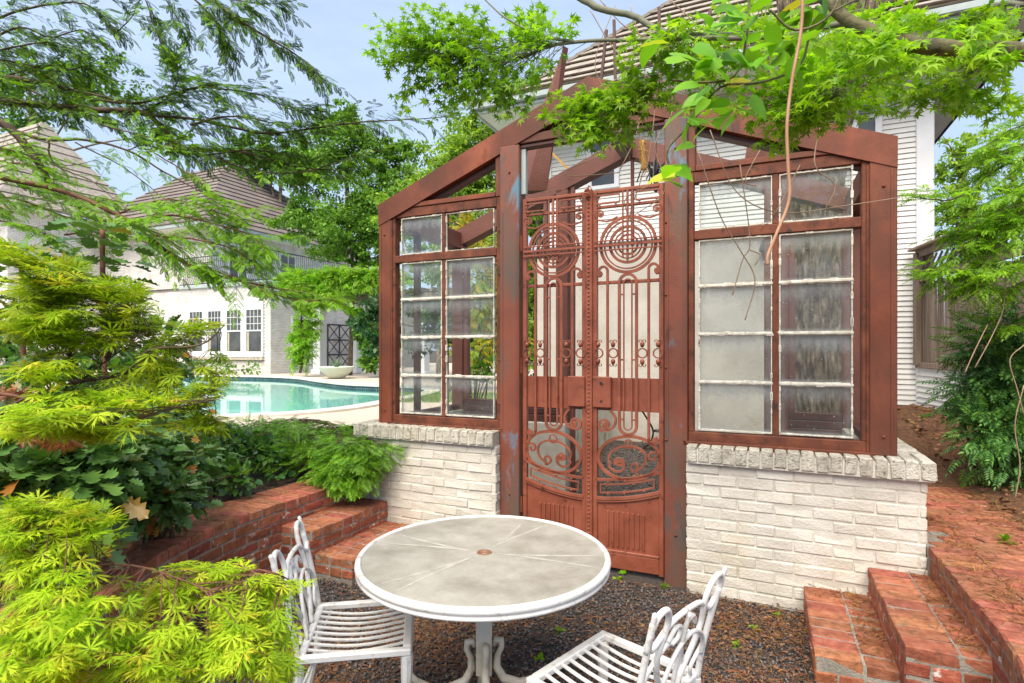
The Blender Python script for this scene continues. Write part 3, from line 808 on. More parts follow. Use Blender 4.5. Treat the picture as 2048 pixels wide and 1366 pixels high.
# ---- windows
def window(x0, x1, cols, missing, upper_tri):
    wf = MB()
    z0, z1 = .99, 2.83
    y0, y1 = H0 + .012, H0 + .085
    for bx in ((x0, x1, z0, z0 + .075), (x0, x0 + .038, z0 + .075, z1), (x1 - .038, x1, z0 + .075, z1), (x0 + .038, x1 - .038, 2.755, z1), (x0 + .038, x1 - .038, 2.368, 2.432)):
        wf.cbox(bx[0], bx[1], y0, y1, bx[2], bx[3], .005)
    cm0, cm1 = cols[0][1] + .006, cols[1][0] - .006
    wf.cbox(cm0, cm1, y0 + .006, y1 - .006, z0 + .075, 2.368, .004); wf.cbox(cm0, cm1, y0 + .006, y1 - .006, 2.432, 2.755, .004)
    fr = wf.build('window', m_steel, GH)
    hb = MB(); hb.cbox(x0 - .03, x1 + .03, H0 - .012, H0 + .012, z0 - .02, z0 + .012, .003); hb.build('drip_ledge', m_steel, fr)
    rows = ((1.082, 1.395), (1.412, 1.718), (1.735, 2.043), (2.060, 2.360), (2.440, 2.745))
    for ci, (c0, c1) in enumerate(cols):
        for ri, (r0, r1) in enumerate(rows):
            g = MB().box(c0 - .004, c1 + .004, H0 + .045, H0 + .049, r0 - .004, r1 + .004)
            if (ci, ri) not in missing:
                M = Matrix.Identity(4)
                g.build('pane', m_glass if (ci + ri) % 2 == 0 else m_glass2, fr)
            pb = MB(); r = rnd.uniform
            tk = .011
            if (ci, ri) in missing: tk = .005
            pb.flat([(c0, r0), (c1, r0), (c1, r1), (c0, r1)], tk, H0 + .022, H0 + .043, closed=True)
            # subdivide irregularly: crumbling beads
            for _ in range(14):
                e = rnd.choice((0, 1, 2, 3)); u = rnd.random()
                px_, pz_ = ((c0 + (c1 - c0) * u, r0), (c0 + (c1 - c0) * u, r1), (c0, r0 + (r1 - r0) * u), (c1, r0 + (r1 - r0) * u))[e]
                q = rnd.uniform(.006, .016)
                pb.cbox(px_ - q * (1.6 if e < 2 else .55), px_ + q * (1.6 if e < 2 else .55), H0 + .018, H0 + .042, pz_ - q * (.55 if e < 2 else 1.6), pz_ + q * (.55 if e < 2 else 1.6), .003)
            pb.build('putty', m_putty, fr)
        for ri in range(3):
            zz = (rows[ri][1] + rows[ri + 1][0]) / 2
            MB().cbox(c0 - .008, c1 + .008, H0 + .016, H0 + .06, zz - .0075, zz + .0075, .002).build('glazing_bar', m_putty, fr)
    return fr
window(-2.943, -1.895, ((-2.845, -2.446), (-2.400, -1.961)), {(1, 4), (1, 1)}, 0)
window(-.478, .573, ((-.405, .039), (.088, .487)), set(), 0)
# frames of the triangles above the windows
for (xa, xb, sg) in ((SL + .13, -1.893, -1), (SR - .143, -.480, 1)):
    t = MB()
    x_in = xb + (-.05 if sg < 0 else .05)
    a_, b_ = sorted((x_in, xb))
    t.cbox(a_, b_, H0 + .01, H0 + .09, 2.832, rake_z(xb) - .19, .005)
    t.build('gable_stile', m_paint, GH)
    a_, b_ = sorted((xa, x_in))
    MB().cbox(a_, b_, H0 + .004, H0 + .095, 2.832, 2.872, .005).build('gable_rail', m_paint, GH)
MB().tube([(-2.03, H0 + .0, 1.66), (-2.05, H0 - .02, 1.62), (-2.07, H0 - .02, 1.57), (-2.045, H0 - .02, 1.545), (-2.02, H0 - .02, 1.57)], .006, 6).build('window_hook', m_iron, GH)

# ---- gate leaves
def spiral(cx, cz, r0, r1, a0, a1, n=22):
    return [(cx + (r0 + (r1 - r0) * i / n) * math.cos(math.radians(a0 + (a1 - a0) * i / n)), cz + (r0 + (r1 - r0) * i / n) * math.sin(math.radians(a0 + (a1 - a0) * i / n))) for i in range(n + 1)]
def gate_leaf(sg):
    GW = .537; y0 = H0 + .028; G0 = y0
    def X(p): return [(SM + sg * a, b) for a, b in p]
    cur = {}
    def st(path, wd, dy=0.0, th=.014, closed=False):
        return MB().flat(X(path), wd, y0 + dy, y0 + dy + th, closed)
    # stiles and rails = the leaf itself
    fm = MB()
    def bx(b, x0, x1, z0, z1, ya, yb, c=.004):
        p, q = sorted((SM + sg * x0, SM + sg * x1)); b.cbox(p, q, ya, yb, z0, z1, c)
    bx(fm, .022, .058, .04, 2.79, y0, y0 + .04)
    bx(fm, GW - .034, GW, .03, 2.79, y0, y0 + .04)
    bx(fm, .058, GW - .034, 2.765, 2.79, y0, y0 + .04)
    leaf = fm.build('gate_leaf', m_gate, GH)
    def P(b, name): return b.build(name, m_gate, leaf)
    b = MB(); bx(b, .058, GW - .034, 2.655, 2.675, y0 + .004, y0 + .03); P(b, 'rail')
    b = MB(); bx(b, .058, GW - .034, 2.10, 2.125, y0 + .014, y0 + .034); P(b, 'rail')
    cx = .283
    for dx, wd, zb in ((-.034, .011, 2.285), (0, .016, 2.262), (.034, .011, 2.285)):
        b = MB(); bx(b, cx + dx - wd / 2, cx + dx + wd / 2, zb, 2.765, y0 - .008, y0 + .004, .002); P(b, 'cross_bar')
    for dz, wd in ((-.034, .010), (0, .016), (.034, .010)):
        b = MB(); bx(b, .040, GW - .012, 2.378 + dz - wd / 2, 2.378 + dz + wd / 2, y0 - .016, y0 - .009, .002); P(b, 'cross_bar')
    circ = lambda x, z, r, n=40: [(x + r * math.cos(2 * math.pi * i / n), z + r * math.sin(2 * math.pi * i / n)) for i in range(n)]
    for r, wd, dy in ((.198, .022, 0), (.172, .010, .006), (.128, .020, 0), (.098, .009, .004), (.070, .013, .002)):
        P(st(circ(cx, 2.378, r), wd, dy, .014, True), 'ring')
    # stepped frames between the two top rails
    for s2 in (-1, 1):
        fx = cx + s2 * .145
        pth = [(fx - .082, 2.745), (fx + .082, 2.745), (fx + .082, 2.725 if s2 < 0 else 2.70), (fx + .082, 2.69), (fx - .082, 2.69)]
        P(st([(fx - .085, 2.69), (fx - .085, 2.748), (fx + .085, 2.748), (fx + .085, 2.69)], .010, -.004, .016, True), 'meander')
        P(st(spiral(fx + s2 * .045, 2.715, .036, .030, 90 - 0 * s2, 180 if s2 < 0 else 0, 8), .008, .002), 'meander_corner')
        for q in (-.06, .06):
            b = MB(); c_ = (SM + sg * (fx + q), y0 - .004, 2.682); b.lathe([(0, -.009), (.008, -.005), (.009, 0), (.008, .005), (0, .009)], 8, c_); b.build('ball', m_gate, leaf, smooth=True)
        # curls under the second rail
        x_ = cx + s2 * .205
        pt = spiral(x_, 2.612, .042, .012, 250 if s2 < 0 else -70, (250 - 400) if s2 < 0 else (-70 + 400), 24)
        tail = [(cx + s2 * .075, 2.585), (cx + s2 * .115, 2.565), (cx + s2 * .155, 2.556)]
        P(st(tail + pt, .010, .0, .016), 'curl')
        P(st(spiral(x_, 2.612, .012, .004, 0, 360, 8), .012, -.002, .02), 'curl_eye')
        # hooked bars beside the long loop
        xb = cx + s2 * .148
        hook = spiral(xb + s2 * .033, 2.195, .033, .033, 180 if s2 > 0 else 0, 0 if s2 > 0 else 180, 10)
        ball = spiral(xb + s2 * .058, 2.172, .016, .004, 30 if s2 > 0 else 150, (-300) if s2 > 0 else (480), 10)
        zb = .985 if s2 > 0 else 1.19
        P(st([(xb, zb)] + hook + ball[1:], .018, 0, .016), 'hooked_bar')
        P(st(circ(xb + s2 * .060, 2.178, .011, 12), .022, -.003, .022, True), 'knob')
    # long loops
    def loop(hw, z0, z1):
        return [(cx - hw, (z0 + z1) / 2)] + [(cx + hw * math.cos(math.radians(a)), z1 - hw + hw * math.sin(math.radians(a))) for a in range(180, -1, -18)] + \
               [(cx + hw * math.cos(math.radians(a)), z0 + hw + hw * math.sin(math.radians(a))) for a in range(0, -181, -18)]
    P(st(loop(.062, 1.012, 2.165), .020, 0, .018, True), 'long_loop')
    P(st(loop(.029, 1.045, 2.130), .009, .002, .012, True), 'inner_loop')
    for z in (2.02, 1.55, 1.12):
        for q in (-.045, .045):
            b = MB(); bx(b, cx + q - .010, cx + q + .010, z - .006, z + .006, y0, y0 + .012, .002); P(b, 'spacer')
    # rings with little horned heads
    for q in (-.215, -.105, .105, .215):
        x_ = cx + q
        P(st(circ(x_, 1.597, .033, 20), .009, -.006, .012, True), 'small_ring')
        for s3 in (-1, 1):
            zc = 1.597 + s3 * .062
            b = MB(); b.lathe([(0, -.022), (.010, -.018), (.015, -.006), (.017, .006), (.011, .018), (0, .022)], 8, (SM + sg * x_, y0 - .004, zc))
            b.lathe([(0, -.006), (.005, 0), (0, .006)], 6, (SM + sg * x_, y0 - .021, zc - .002))
            hd = b.build('small_head', m_gate, leaf, smooth=True)
            for s4 in (-1, 1):
                P(st(spiral(x_ + s4 * .016, zc + s3 * .022, .014, .006, 180 if s4 > 0 else 0, (180 - s4 * s3 * 250) if s4 > 0 else (0 - s4 * s3 * 250), 10), .005, -.006, .01), 'horn')
    # plate and lock
    b = MB(); bx(b, .050, GW - .03, 1.178, 1.418, y0 + .020, y0 + .028, .002); P(b, 'plate')
    b = MB(); bx(b, .030, .165, 1.20, 1.425, y0 - .022, y0 + .019, .005); lk = P(b, 'lock_box')
    if sg > 0:
        for z in (1.378, 1.248):
            b = MB(); V = []; b.tube([(SM + .095, y0 - .026, z), (SM + .095, y0 - .020, z)], .011 if z > 1.3 else .008, 12); b.build('keyhole', m_iron, leaf)
    # big scrolls by the meeting stile
    P(st([(.165, 1.185)] + spiral(.120, 1.105, .078, .070, 60, -90, 14) + spiral(.115, 1.072, .052, .014, -90, -520, 30)[2:], .017, 0, .018), 'scroll')
    P(st(spiral(.115, 1.072, .014, .006, 0, 330, 8), .018, -.002, .022), 'scroll_eye')
    P(st([(cx + .148, 1.0)] + spiral(cx + .183, .985, .035, .022, 180, 420, 14), .017, 0, .018), 'scroll')
    P(st(circ(cx + .188, .985, .009, 10), .018, -.002, .022, True), 'knob')
    # the big oval with its scrolls
    ell = lambda x, z, a, b_, t0, t1, n, rot=0: [(x + a * math.cos(math.radians(t)) * math.cos(rot) - b_ * math.sin(math.radians(t)) * math.sin(rot), z + a * math.cos(math.radians(t)) * math.sin(rot) + b_ * math.sin(math.radians(t)) * math.cos(rot)) for t in [t0 + (t1 - t0) * i / n for i in range(n + 1)]]
    P(st(ell(cx + .005, .845, .222, .155, 0, 350, 44, .10), .022, 0, .02, True), 'oval')
    P(st(circ(cx + .005, .945, .030, 20), .009, .002, .012, True), 'small_ring')
    P(st(ell(cx - .005, .845, .135, .085, 8, 200, 24, .15) + spiral(cx - .072, .80, .068, .02, 200, 560, 30), .015, 0, .016), 'scroll')
    P(st(ell(cx + .0, .842, .130, .095, 8, -75, 12, .15) + spiral(cx + .055, .785, .040, .012, -70, -420, 26), .014, .001, .016), 'scroll')
    P(st(spiral(cx + .178, .865, .045, .010, -40, 400, 26), .014, 0, .018), 'scroll')
    P(st(spiral(cx - .072, .80, .018, .006, 0, 330, 8), .018, -.002, .02), 'scroll_eye')
    P(st(circ(cx - .045, .80, .012, 10), .016, -.002, .022, True), 'knob')
    # sagging bands
    def sag(x): return -.115 * (1 - (x / GW)) ** 1 * (1 + .35 * (x / GW))
    def band(zc, xs): return [(x, zc + .045 + .10 * (x / GW) ** 2) for x in xs]
    xs = [.045 + (GW - .07) * i / 14 for i in range(15)]
    P(st(band(.625, xs), .018, 0, .018), 'sagging_band')
    P(st(band(.530, [.085 + .385 * i / 12 for i in range(13)]) + band(.590, [.47 - .385 * i / 12 for i in range(13)]), .011, -.002, .014, True), 'meander')
    P(st(band(.488, xs), .020, -.006, .03), 'panel_moulding'); P(st(band(.466, xs), .010, -.002, .03), 'panel_moulding')
    for q in (.14, .26, .40):
        for dz in (.520, .606):
            zz = dz + .045 + .10 * (q / GW) ** 2
            b = MB(); b.lathe([(0, -.009), (.008, -.005), (.009, 0), (.008, .005), (0, .009)], 8, (SM + sg * q, y0 + .002, zz)); b.build('ball', m_gate, leaf, smooth=True)
    # solid foot panel
    poly = [(SM + sg * x, z) for x, z in ([(.05, .035), (GW - .03, .035)] + band(.472, xs[::-1]))]
    if sg < 0: poly = poly[::-1]
    MB().slab(poly, y0 + .016, y0 + .024).build('foot_panel', m_gate, leaf)
    for i in range(8):
        x_ = .135 + i * .037; h = .235 - .0 * i
        b = MB(); bx(b, x_ - .008, x_ + .008, .195, .195 + .255, y0 + .006, y0 + .016, .006); P(b, 'flute')
    b = MB(); bx(b, .058, GW - .034, .150, .170, y0 + .002, y0 + .02); bx(b, .058, GW - .034, .04, .149, y0 + .004, y0 + .02); P(b, 'kick_rail')
    for z in (.42, 1.5, 2.45):
        b = MB(); b.tube([(SM + sg * (GW + .012), y0 + .0, z - .06), (SM + sg * (GW + .012), y0 + .0, z + .06)], .010, 8); P(b, 'hinge')
    return leaf
gl = gate_leaf(-1); gr = gate_leaf(1)
b = MB(); b.cbox(SM - .026, SM + .026, H0 + .010, H0 + .028, .04, 2.80, .004); ms = b.build('meeting_strip', m_gate, GH)
rv = MB()
z = .07
rivet = None
while z < 2.76:
    V = MB().lathe([(0.0001, .0085), (.006, .006), (.0085, 0)], 8)
    M = Matrix.Translation((SM, H0 + .0105, z)) @ Matrix.Rotation(math.pi / 2, 4, 'X')
    if rivet is None: rivet = V.mesh('rivet', m_gate, True)
    piece('rivet', rivet, M, ms)
    z += .0295
b = MB(); b.tube([(SM - .012 + .02 * math.sin(i * 1.7), H0 - .01 + .012 * math.cos(i * 2.1), 2.80 - i * .0045) for i in range(14)], .006, 6); b.tube([(SM + .01, H0 - .012, 2.82), (SM + .03, H0 - .016, 2.79), (SM, H0 - .02, 2.74), (SM - .025, H0 - .01, 2.77), (SM + .01, H0 - .012, 2.82)], .005, 6)
b.build('wire_tie', m_gate, GH)

# ---------------------------------------------------------------- white siding house behind
HS = 10.0
HZ0, HZ1 = .80, 5.93
SH = thing('siding_house', 'white clapboard house with grey brown tiled hip roof standing behind the garden house', 'house', W(0, HS, 0), TH)
sl, sr = -3.85, 2.24
MB().box(sl, sr, HS + .03, HS + 6, .0, HZ1 + .05).build('wall', m_trim, SH)
bd = MB().add([(0, 0, 0), (1, 0, 0), (1, .022, .082), (0, .022, .082), (0, .03, 0), (1, .03, 0)], [(0, 1, 2, 3), (0, 4, 5, 1), (1, 5, 2), (0, 3, 4)]).mesh('siding_board', m_siding)
wins = ((-2.62, -1.98, 3.95, 5.35), (1.0, 1.62, 4.1, 5.5))
def siding(x0, x1, y, z0, z1, parent, holes=()):
    z = z0
    while z < z1:
        segs = [(x0, x1)]
        for (a, b_, c, e) in holes:
            if c - .1 < z < e + .04:
                segs = [q for sgm in segs for q in ((sgm[0], min(sgm[1], a - .09)), (max(sgm[0], b_ + .09), sgm[1])) if q[1] > q[0] + .02]
        for a, b_ in segs:
            piece('siding_board', bd, Matrix.Translation((a, y + rnd.gauss(0, .0008), z)) @ Matrix.Diagonal((b_ - a, 1, 1, 1)), parent)
        z += .078
# window positions read off the wall plane
wa, wb = pD(1184, 374, HS), pD(1229, 232, HS)
wc, wd_ = pD(1716, 300, HS), pD(1750, 168, HS)
wins = ((wa.x, wb.x, wa.z, wb.z), (wc.x, wd_.x, wc.z, wd_.z))
siding(sl + .02, sr - .2, HS, 3.55, HZ1, SH, wins)
siding(.46, sr - .2, HS, HZ0, 3.55, SH)
MB().cbox(sr - .20, sr + .02, HS - .03, HS + .2, HZ0 - .3, HZ1, .01).build('corner_board', m_trim, SH)
MB().cbox(sl - .02, sl + .14, HS - .03, HS + .2, 0, HZ1, .01).build('corner_board', m_trim, SH)
for (a, b_, c, e) in wins:
    f = MB()
    f.cbox(a - .09, b_ + .09, HS - .035, HS + .03, e, e + .1, .006); f.cbox(a - .09, b_ + .09, HS - .05, HS + .03, c - .07, c, .006)
    f.cbox(a - .09, a, HS - .035, HS + .03, c, e, .006); f.cbox(b_, b_ + .09, HS - .035, HS + .03, c, e, .006)
    fr = f.build('window', m_trim, SH)
    MB().cbox(a, b_, HS - .02, HS + .02, (c + e) / 2 - .025, (c + e) / 2 + .025, .004).build('meeting_rail', m_trim, fr)
    MB().box(a, b_, HS + .008, HS + .012, c, (c + e) / 2 - .025).build('pane', m_glassdark, fr)
    MB().box(a, b_, HS - .004, HS, (c + e) / 2 + .025, e).build('pane', m_glassdark, fr)
# stucco base of the house
ST = MB(); ST.box(sl - .1, .46, HS - .13, HS + .028, -.02, 3.54); ST.build('stucco_base', m_stucco, SH)
MB().cbox(sl - .14, .50, HS - .2, HS - .002, 3.54, 3.60, .01).build('water_table', m_trim, SH)
# eave, soffit, gutter, roof
OV = 1.0; E0, E1, ED = sl - OV, sr + OV, HS - OV
MB().box(E0 + .05, E1 - .05, ED + .06, HS + 7, HZ1, HZ1 + .03).build('soffit', m_soffit, SH)
gut = MB(); gut.cbox(E0, E1, ED - .02, ED + .05, HZ1 - .02, HZ1 + .13, .012); gut.cbox(E0 - .03, E1 + .03, ED - .09, ED - .022, HZ1 + .05, HZ1 + .16, .02)
gut.build('gutter', m_gutter, SH)
gut = MB(); gut.cbox(E0, E0 + .07, ED + .055, HS + 7, HZ1 - .02, HZ1 + .13, .012); gut.cbox(E0 - .07, E0 - .005, ED - .02, HS + 7, HZ1 + .05, HZ1 + .16, .02); gut.build('gutter', m_gutter, SH)
def roof(x0, x1, y0, z0, pitch, rows, exp, tile, parent, mt, name, flare=.5, tiles=True, right_hip=True, y_back=None):
    """hip roof: courses on the front slope and on the left and right ends; bell-cast at the eave"""
    prof = [(0, 0)]
    a = h = 0
    for i in range(rows):
        g = pitch * (flare + (1 - flare) * min(1, i / 3))
        cth = math.cos(math.atan(g)); a += exp * cth; h += exp * math.sin(math.atan(g)); prof.append((a, h))
    V = []; F = []
    yb = y_back
    for (a_, h_) in prof:
        V += [(x0 + a_, yb, z0 + h_ - .05), (x0 + a_, y0 + a_, z0 + h_ - .05), (x1 - a_, y0 + a_, z0 + h_ - .05), (x1 - a_, yb, z0 + h_ - .05)]
    for i in range(rows):
        for e in range(3): F.append((i * 4 + e, i * 4 + e + 1, i * 4 + e + 5, i * 4 + e + 4))
    MB().add(V, F).build('roof_deck', m_roofdark, parent)
    cache = {}
    for i in range(rows):
        (a_, h_), (a2, h2) = prof[i], prof[i + 1]
        g = math.atan2(h2 - h_, a2 - a_)
        Lc = math.hypot(a2 - a_, h2 - h_) + .03
        if tiles:
            x = x0 + a_ - rnd.random() * tile
            while x < x1 - a_:
                p, q = max(x, x0 + a_ + .02), min(x + tile - .008, x1 - a_ - .02)
                if q - p > .05:
                    key = 1 if abs(q - p - tile + .008) < 1e-6 else 0
                    if 'u' not in cache:
                        cache['u'] = MB().add([(0, 0, .07), (1, 0, .07), (1, 1, 0.015), (0, 1, .015), (0, .14, .0), (1, .14, .0)], [(0, 1, 2, 3), (4, 5, 1, 0), (0, 3, 4), (1, 5, 2)]).mesh(name, mt)
                    M = Matrix.Translation((p, y0 + a_, z0 + h_ + rnd.gauss(0, .003))) @ Matrix.Rotation(g, 4, 'X') @ Matrix.Diagonal((q - p, Lc, 1, 1))
                    piece(name, cache['u'], M, parent)
                x += tile
        else:
            V = [(x0 + a_, y0 + a_, z0 + h_ + .04), (x1 - a_, y0 + a_, z0 + h_ + .04), (x1 - a2, y0 + a2, z0 + h2 - .01), (x0 + a2, y0 + a2, z0 + h2 - .01), (x0 + a_, y0 + a_, z0 + h_ - .02), (x1 - a_, y0 + a_, z0 + h_ - .02)]
            mk(name, V, [(0, 1, 2, 3), (4, 5, 1, 0)], mt, parent)
        for sg, xe in ((-1, x0), (1, x1)):
            if sg > 0 and not right_hip: continue
            s_ = 1 if sg < 0 else -1
            V = [(xe + s_ * a_, y0 + a_, z0 + h_ + .04), (xe + s_ * a_, yb, z0 + h_ + .04), (xe + s_ * a2, yb, z0 + h2 - .01), (xe + s_ * a2, y0 + a2, z0 + h2 - .01), (xe + s_ * a_, y0 + a_, z0 + h_ - .02), (xe + s_ * a_, yb, z0 + h_ - .02)]
            F = [(0, 1, 2, 3), (4, 5, 1, 0)]
            if sg < 0: F = [f[::-1] for f in F]
            mk(name, V, F, mt, parent)
        for sg, xe in ((-1, x0), (1, x1)):
            if sg > 0 and not right_hip: continue
            s_ = 1 if sg < 0 else -1
            MB().bar((xe + s_ * a_, y0 + a_, z0 + h_ + .05), (xe + s_ * (a2 + .01), y0 + a2 + .01, z0 + h2 + .045), .20, .05).build('hip_tile', mt, parent)
    return prof
roof(E0 - .06, E1 + .06, ED - .06, HZ1 + .12, 1.0, 17, .33, .62, SH, m_roof, 'roof_tile', .55, True, True, HS + 9)
# far side wing of the same house behind the fence is hidden; a downspout elbow on the stucco
q = [pD(1592, 512, 9.7), pD(1578, 500, 9.7), pD(1522, 492, 9.75)]
MB().tube([q[0], q[1], q[2]], [.08, .08, .10], 10).build('drain_pipe', m_iron, SH, smooth=True)
# low wall at the left of the passage, and the retaining bank at the right
t = thing('low_garden_wall', 'low pale mossy plastered wall seen through the lower left gate leaf', 'wall', W(-2.62, 7.4, 0), TH)
V = []; F = []; k = 24
for i in range(k + 1):
    d = 4.9 + 5.0 * i / k
    for j, z in enumerate((-.02, .25, .5, .82)): V.append((-2.5 + .012 * math.sin(d * 3 + j) + nr.normal() * .004, d, z))
for i in range(k):
    for j in range(3): F.append((i * 4 + j, i * 4 + j + 1, i * 4 + j + 5, i * 4 + j + 4))
m_moss = MAT('mossy_plaster', [(.3, (.46, .44, .36)), (.6, (.62, .60, .52))], 3, 7, rough=.9, bump=.5, bump_scale=30, stains=(((.20, .22, .08), 4, .54, .70, (1, 1, .35)),))
MB().add(V, F).build('plaster_face', m_moss, t)
MB().box(-2.72, -2.505, 4.95, 9.86, -.02, .815).build('wall_core', m_moss, t)
MB().cbox(-2.74, -2.48, 4.9, 9.86, .82, .87, .01).build('coping', m_moss, t)
t = thing('retaining_wall', 'stucco retaining wall edge at the right of the gravel passage', 'wall', W(.62, 7.4, 0), TH)
MB().box(.56, .70, 5.32, 9.85, -.02, .80).build('wall_core', m_stucco, t)

# ---------------------------------------------------------------- house across the pool
PD, PS = 18.5, -20.44
BH = thing('brick_house', 'white painted brick house with mauve grey hip roof and balcony across the pool', 'house', W(-24, 22, .5), TH)
Z1 = 4.62
def brickfield(u0, u1, z0, z1, holes, tr, name, parent, bl=.215, bh=.075):
    V = []; F = []; r = 0; z = z0
    while z < z1 - .02:
        u = u0 - (bl / 2 if r % 2 else 0)
        while u < u1:
            a, b_ = max(u, u0), min(u + bl - .012, u1)
            zc = z + bh / 2
            if b_ - a > .02 and not any(h[0] < (a + b_) / 2 < h[1] and h[2] < zc < h[3] for h in holes):
                n_ = len(V); e = nr.uniform(.004, .011)
                for (uu, zz, ee) in ((a, z, 0), (b_, z, 0), (b_, z + bh - .011, 0), (a, z + bh - .011, 0), (a, z, e), (b_, z, e), (b_, z + bh - .011, e), (a, z + bh - .011, e)): V.append(tr(uu, zz, ee))
                F += [(n_ + 4, n_ + 5, n_ + 6, n_ + 7), (n_, n_ + 1, n_ + 5, n_ + 4), (n_ + 2, n_ + 3, n_ + 7, n_ + 6), (n_ + 1, n_ + 2, n_ + 6, n_ + 5), (n_ + 3, n_, n_ + 4, n_ + 7)]
            u += bl
        z += bh; r += 1
    return mk(name, V, F, m_lwbrick, parent, FR, kind='stuff')
FL = -26.6
MB().box(FL, PS, PD, PD + 12, .4, Z1).build('wall', m_lwmortar, BH)
MB().box(-36, FL - .003, 19.0, PD + 12, .4, Z1 + .15).build('wall', m_lwmortar, BH)
brickfield(-33.6, FL, .5, Z1, [], lambda u, z, e: (u, 19.0 - e, z), 'wing_bricks', BH)
MB().cbox(-29.6, -28.2, 18.93, 18.985, 1.4, 3.4, .01).build('window', m_trim, BH)
wx = [(381, 406), (418, 443), (455, 483), (494, 524)]
wz0, wz1, wzm = pD(470, 703, PD).z, pD(470, 621, PD).z, pD(470, 662, PD).z
W0, W1 = pD(366, 700, PD).x, pD(528, 700, PD).x
brickfield(FL, PS, .5, Z1, [(W0, W1, wz0 - .45, wz1 + .35)], lambda u, z, e: (u, PD - e, z), 'front_bricks', BH)
brickfield(PD, PD + 9.5, .5, Z1, [(19.7, 21.0, .4, 3.3)], lambda u, z, e: (PS + e, u, z), 'side_bricks', BH)
fr = MB(); fr.cbox(W0, W1, PD - .06, PD - .012, wz1 + .05, wz1 + .35, .01); fr.cbox(W0, W1, PD - .10, PD - .012, wz0 - .25, wz0 - .08, .01)
fr.build('window_band', m_trim, BH)
for i in range(int((W1 - W0 + .1) / .085)):
    piece('sill_brick', brick_mesh(.075, .16, .12, m_wcap), Matrix.Translation((W0 + .02 + i * .085, PD - .07, wz0 - .33)), BH)
edges = [W0] + [0] * 0
for i, (a, b_) in enumerate(wx):
    x0, x1 = pD(a, 660, PD).x, pD(b_, 660, PD).x
    f = MB()
    L0 = W0 if i == 0 else (pD(wx[i - 1][1], 660, PD).x + x0) / 2
    R_ = W1 if i == 3 else (pD(wx[i + 1][0], 660, PD).x + x1) / 2
    f.cbox(L0, x0, PD - .055, PD - .013, wz0 - .08, wz1 + .05, .006); f.cbox(x1, R_, PD - .055, PD - .013, wz0 - .08, wz1 + .05, .006)
    f.cbox(x0, x1, PD - .05, PD - .013, wz1, wz1 + .05, .004); f.cbox(x0, x1, PD - .05, PD - .013, wz0 - .08, wz0, .004); f.cbox(x0, x1, PD - .05, PD - .013, wzm - .03, wzm + .03, .004)
    fo = f.build('window', m_trim, BH)
    MB().box(x0, x1, PD - .016, PD - .013, wz0, wzm - .03).build('pane', m_glassdark, fo)
    MB().box(x0, x1, PD - .021, PD - .018, wzm + .03, wz1).build('pane', m_glassdark, fo)
    mu = MB()
    for j in range(1, 4): xx = x0 + (x1 - x0) * j / 4; mu.box(xx - .012, xx + .012, PD - .035, PD - .022, wzm + .03, wz1)
    for j in range(1, 3): zz = wzm + (wz1 - wzm) * j / 3; mu.box(x0, x1, PD - .037, PD - .0355, zz - .012, zz + .012)
    mu.build('muntin', m_trim, fo)
    MB().box(x0 + .02, x0 + .14, PD - .0178, PD - .0165, wz0, wzm - .03).build('curtain', m_curtain, fo)
# french door in the side wall
dr = MB(); dr.cbox(PS - .01, PS + .05, 19.68, 19.80, .5, 3.25, .01); dr.cbox(PS - .01, PS + .05, 20.88, 21.0, .5, 3.25, .01); dr.cbox(PS - .01, PS + .05, 19.8, 20.88, 3.1, 3.25, .01); dr.cbox(PS - .005, PS + .04, 19.8, 20.88, .5, .95, .01)
do = dr.build('door', m_trim, BH)
MB().box(PS + .004, PS + .008, 19.8, 20.88, .95, 3.1).build('pane', m_glassdark, do)
mu = MB()
for j in range(0, 5): yy = 19.8 + 1.08 * j / 4; mu.box(PS + .010, PS + .026, yy - .02, yy + .02, .95, 3.1)
for j in range(0, 7): zz = .95 + 2.15 * j / 6; mu.box(PS + .027, PS + .03, 19.8, 20.88, zz - .015, zz + .015)
mu.build('muntin', m_trim, do)
# balcony deck edge, railing
MB().cbox(FL, PS + .12, PD - .12, PD + 9.5, Z1, Z1 + .16, .02).build('balcony_floor', m_gutter, BH)
zb0, zb1 = Z1 + .22, 6.15
def baluster_mesh():
    b = MB(); H = zb1 - zb0
    b.tube([(0, 0, 0), (0, -.05, .08 * H), (0, -.13, .25 * H), (0, -.10, .42 * H), (0, -.02, .6 * H), (0, 0, .75 * H), (0, 0, H)], .013, 4, False)
    return b.mesh('baluster', m_iron)
bmesh_ = baluster_mesh()
x = FL + .1
while x < PS + .1:
    piece('baluster', bmesh_, Matrix.Translation((x, PD - .06, zb0)), BH); x += .13
y = PD
while y < PD + 9.3:
    piece('baluster', bmesh_, Matrix.Translation((PS + .08, y, zb0)) @ Matrix.Rotation(math.pi / 2, 4, 'Z'), BH); y += .13
for z in (zb0, zb1): 
    MB().box(FL, PS + .1, PD - .08, PD - .04, z - .02, z + .02).build('railing_rail', m_iron, BH)
    MB().box(PS + .06, PS + .1, PD - .035, PD + 9.4, z - .02, z + .02).build('railing_rail', m_iron, BH)
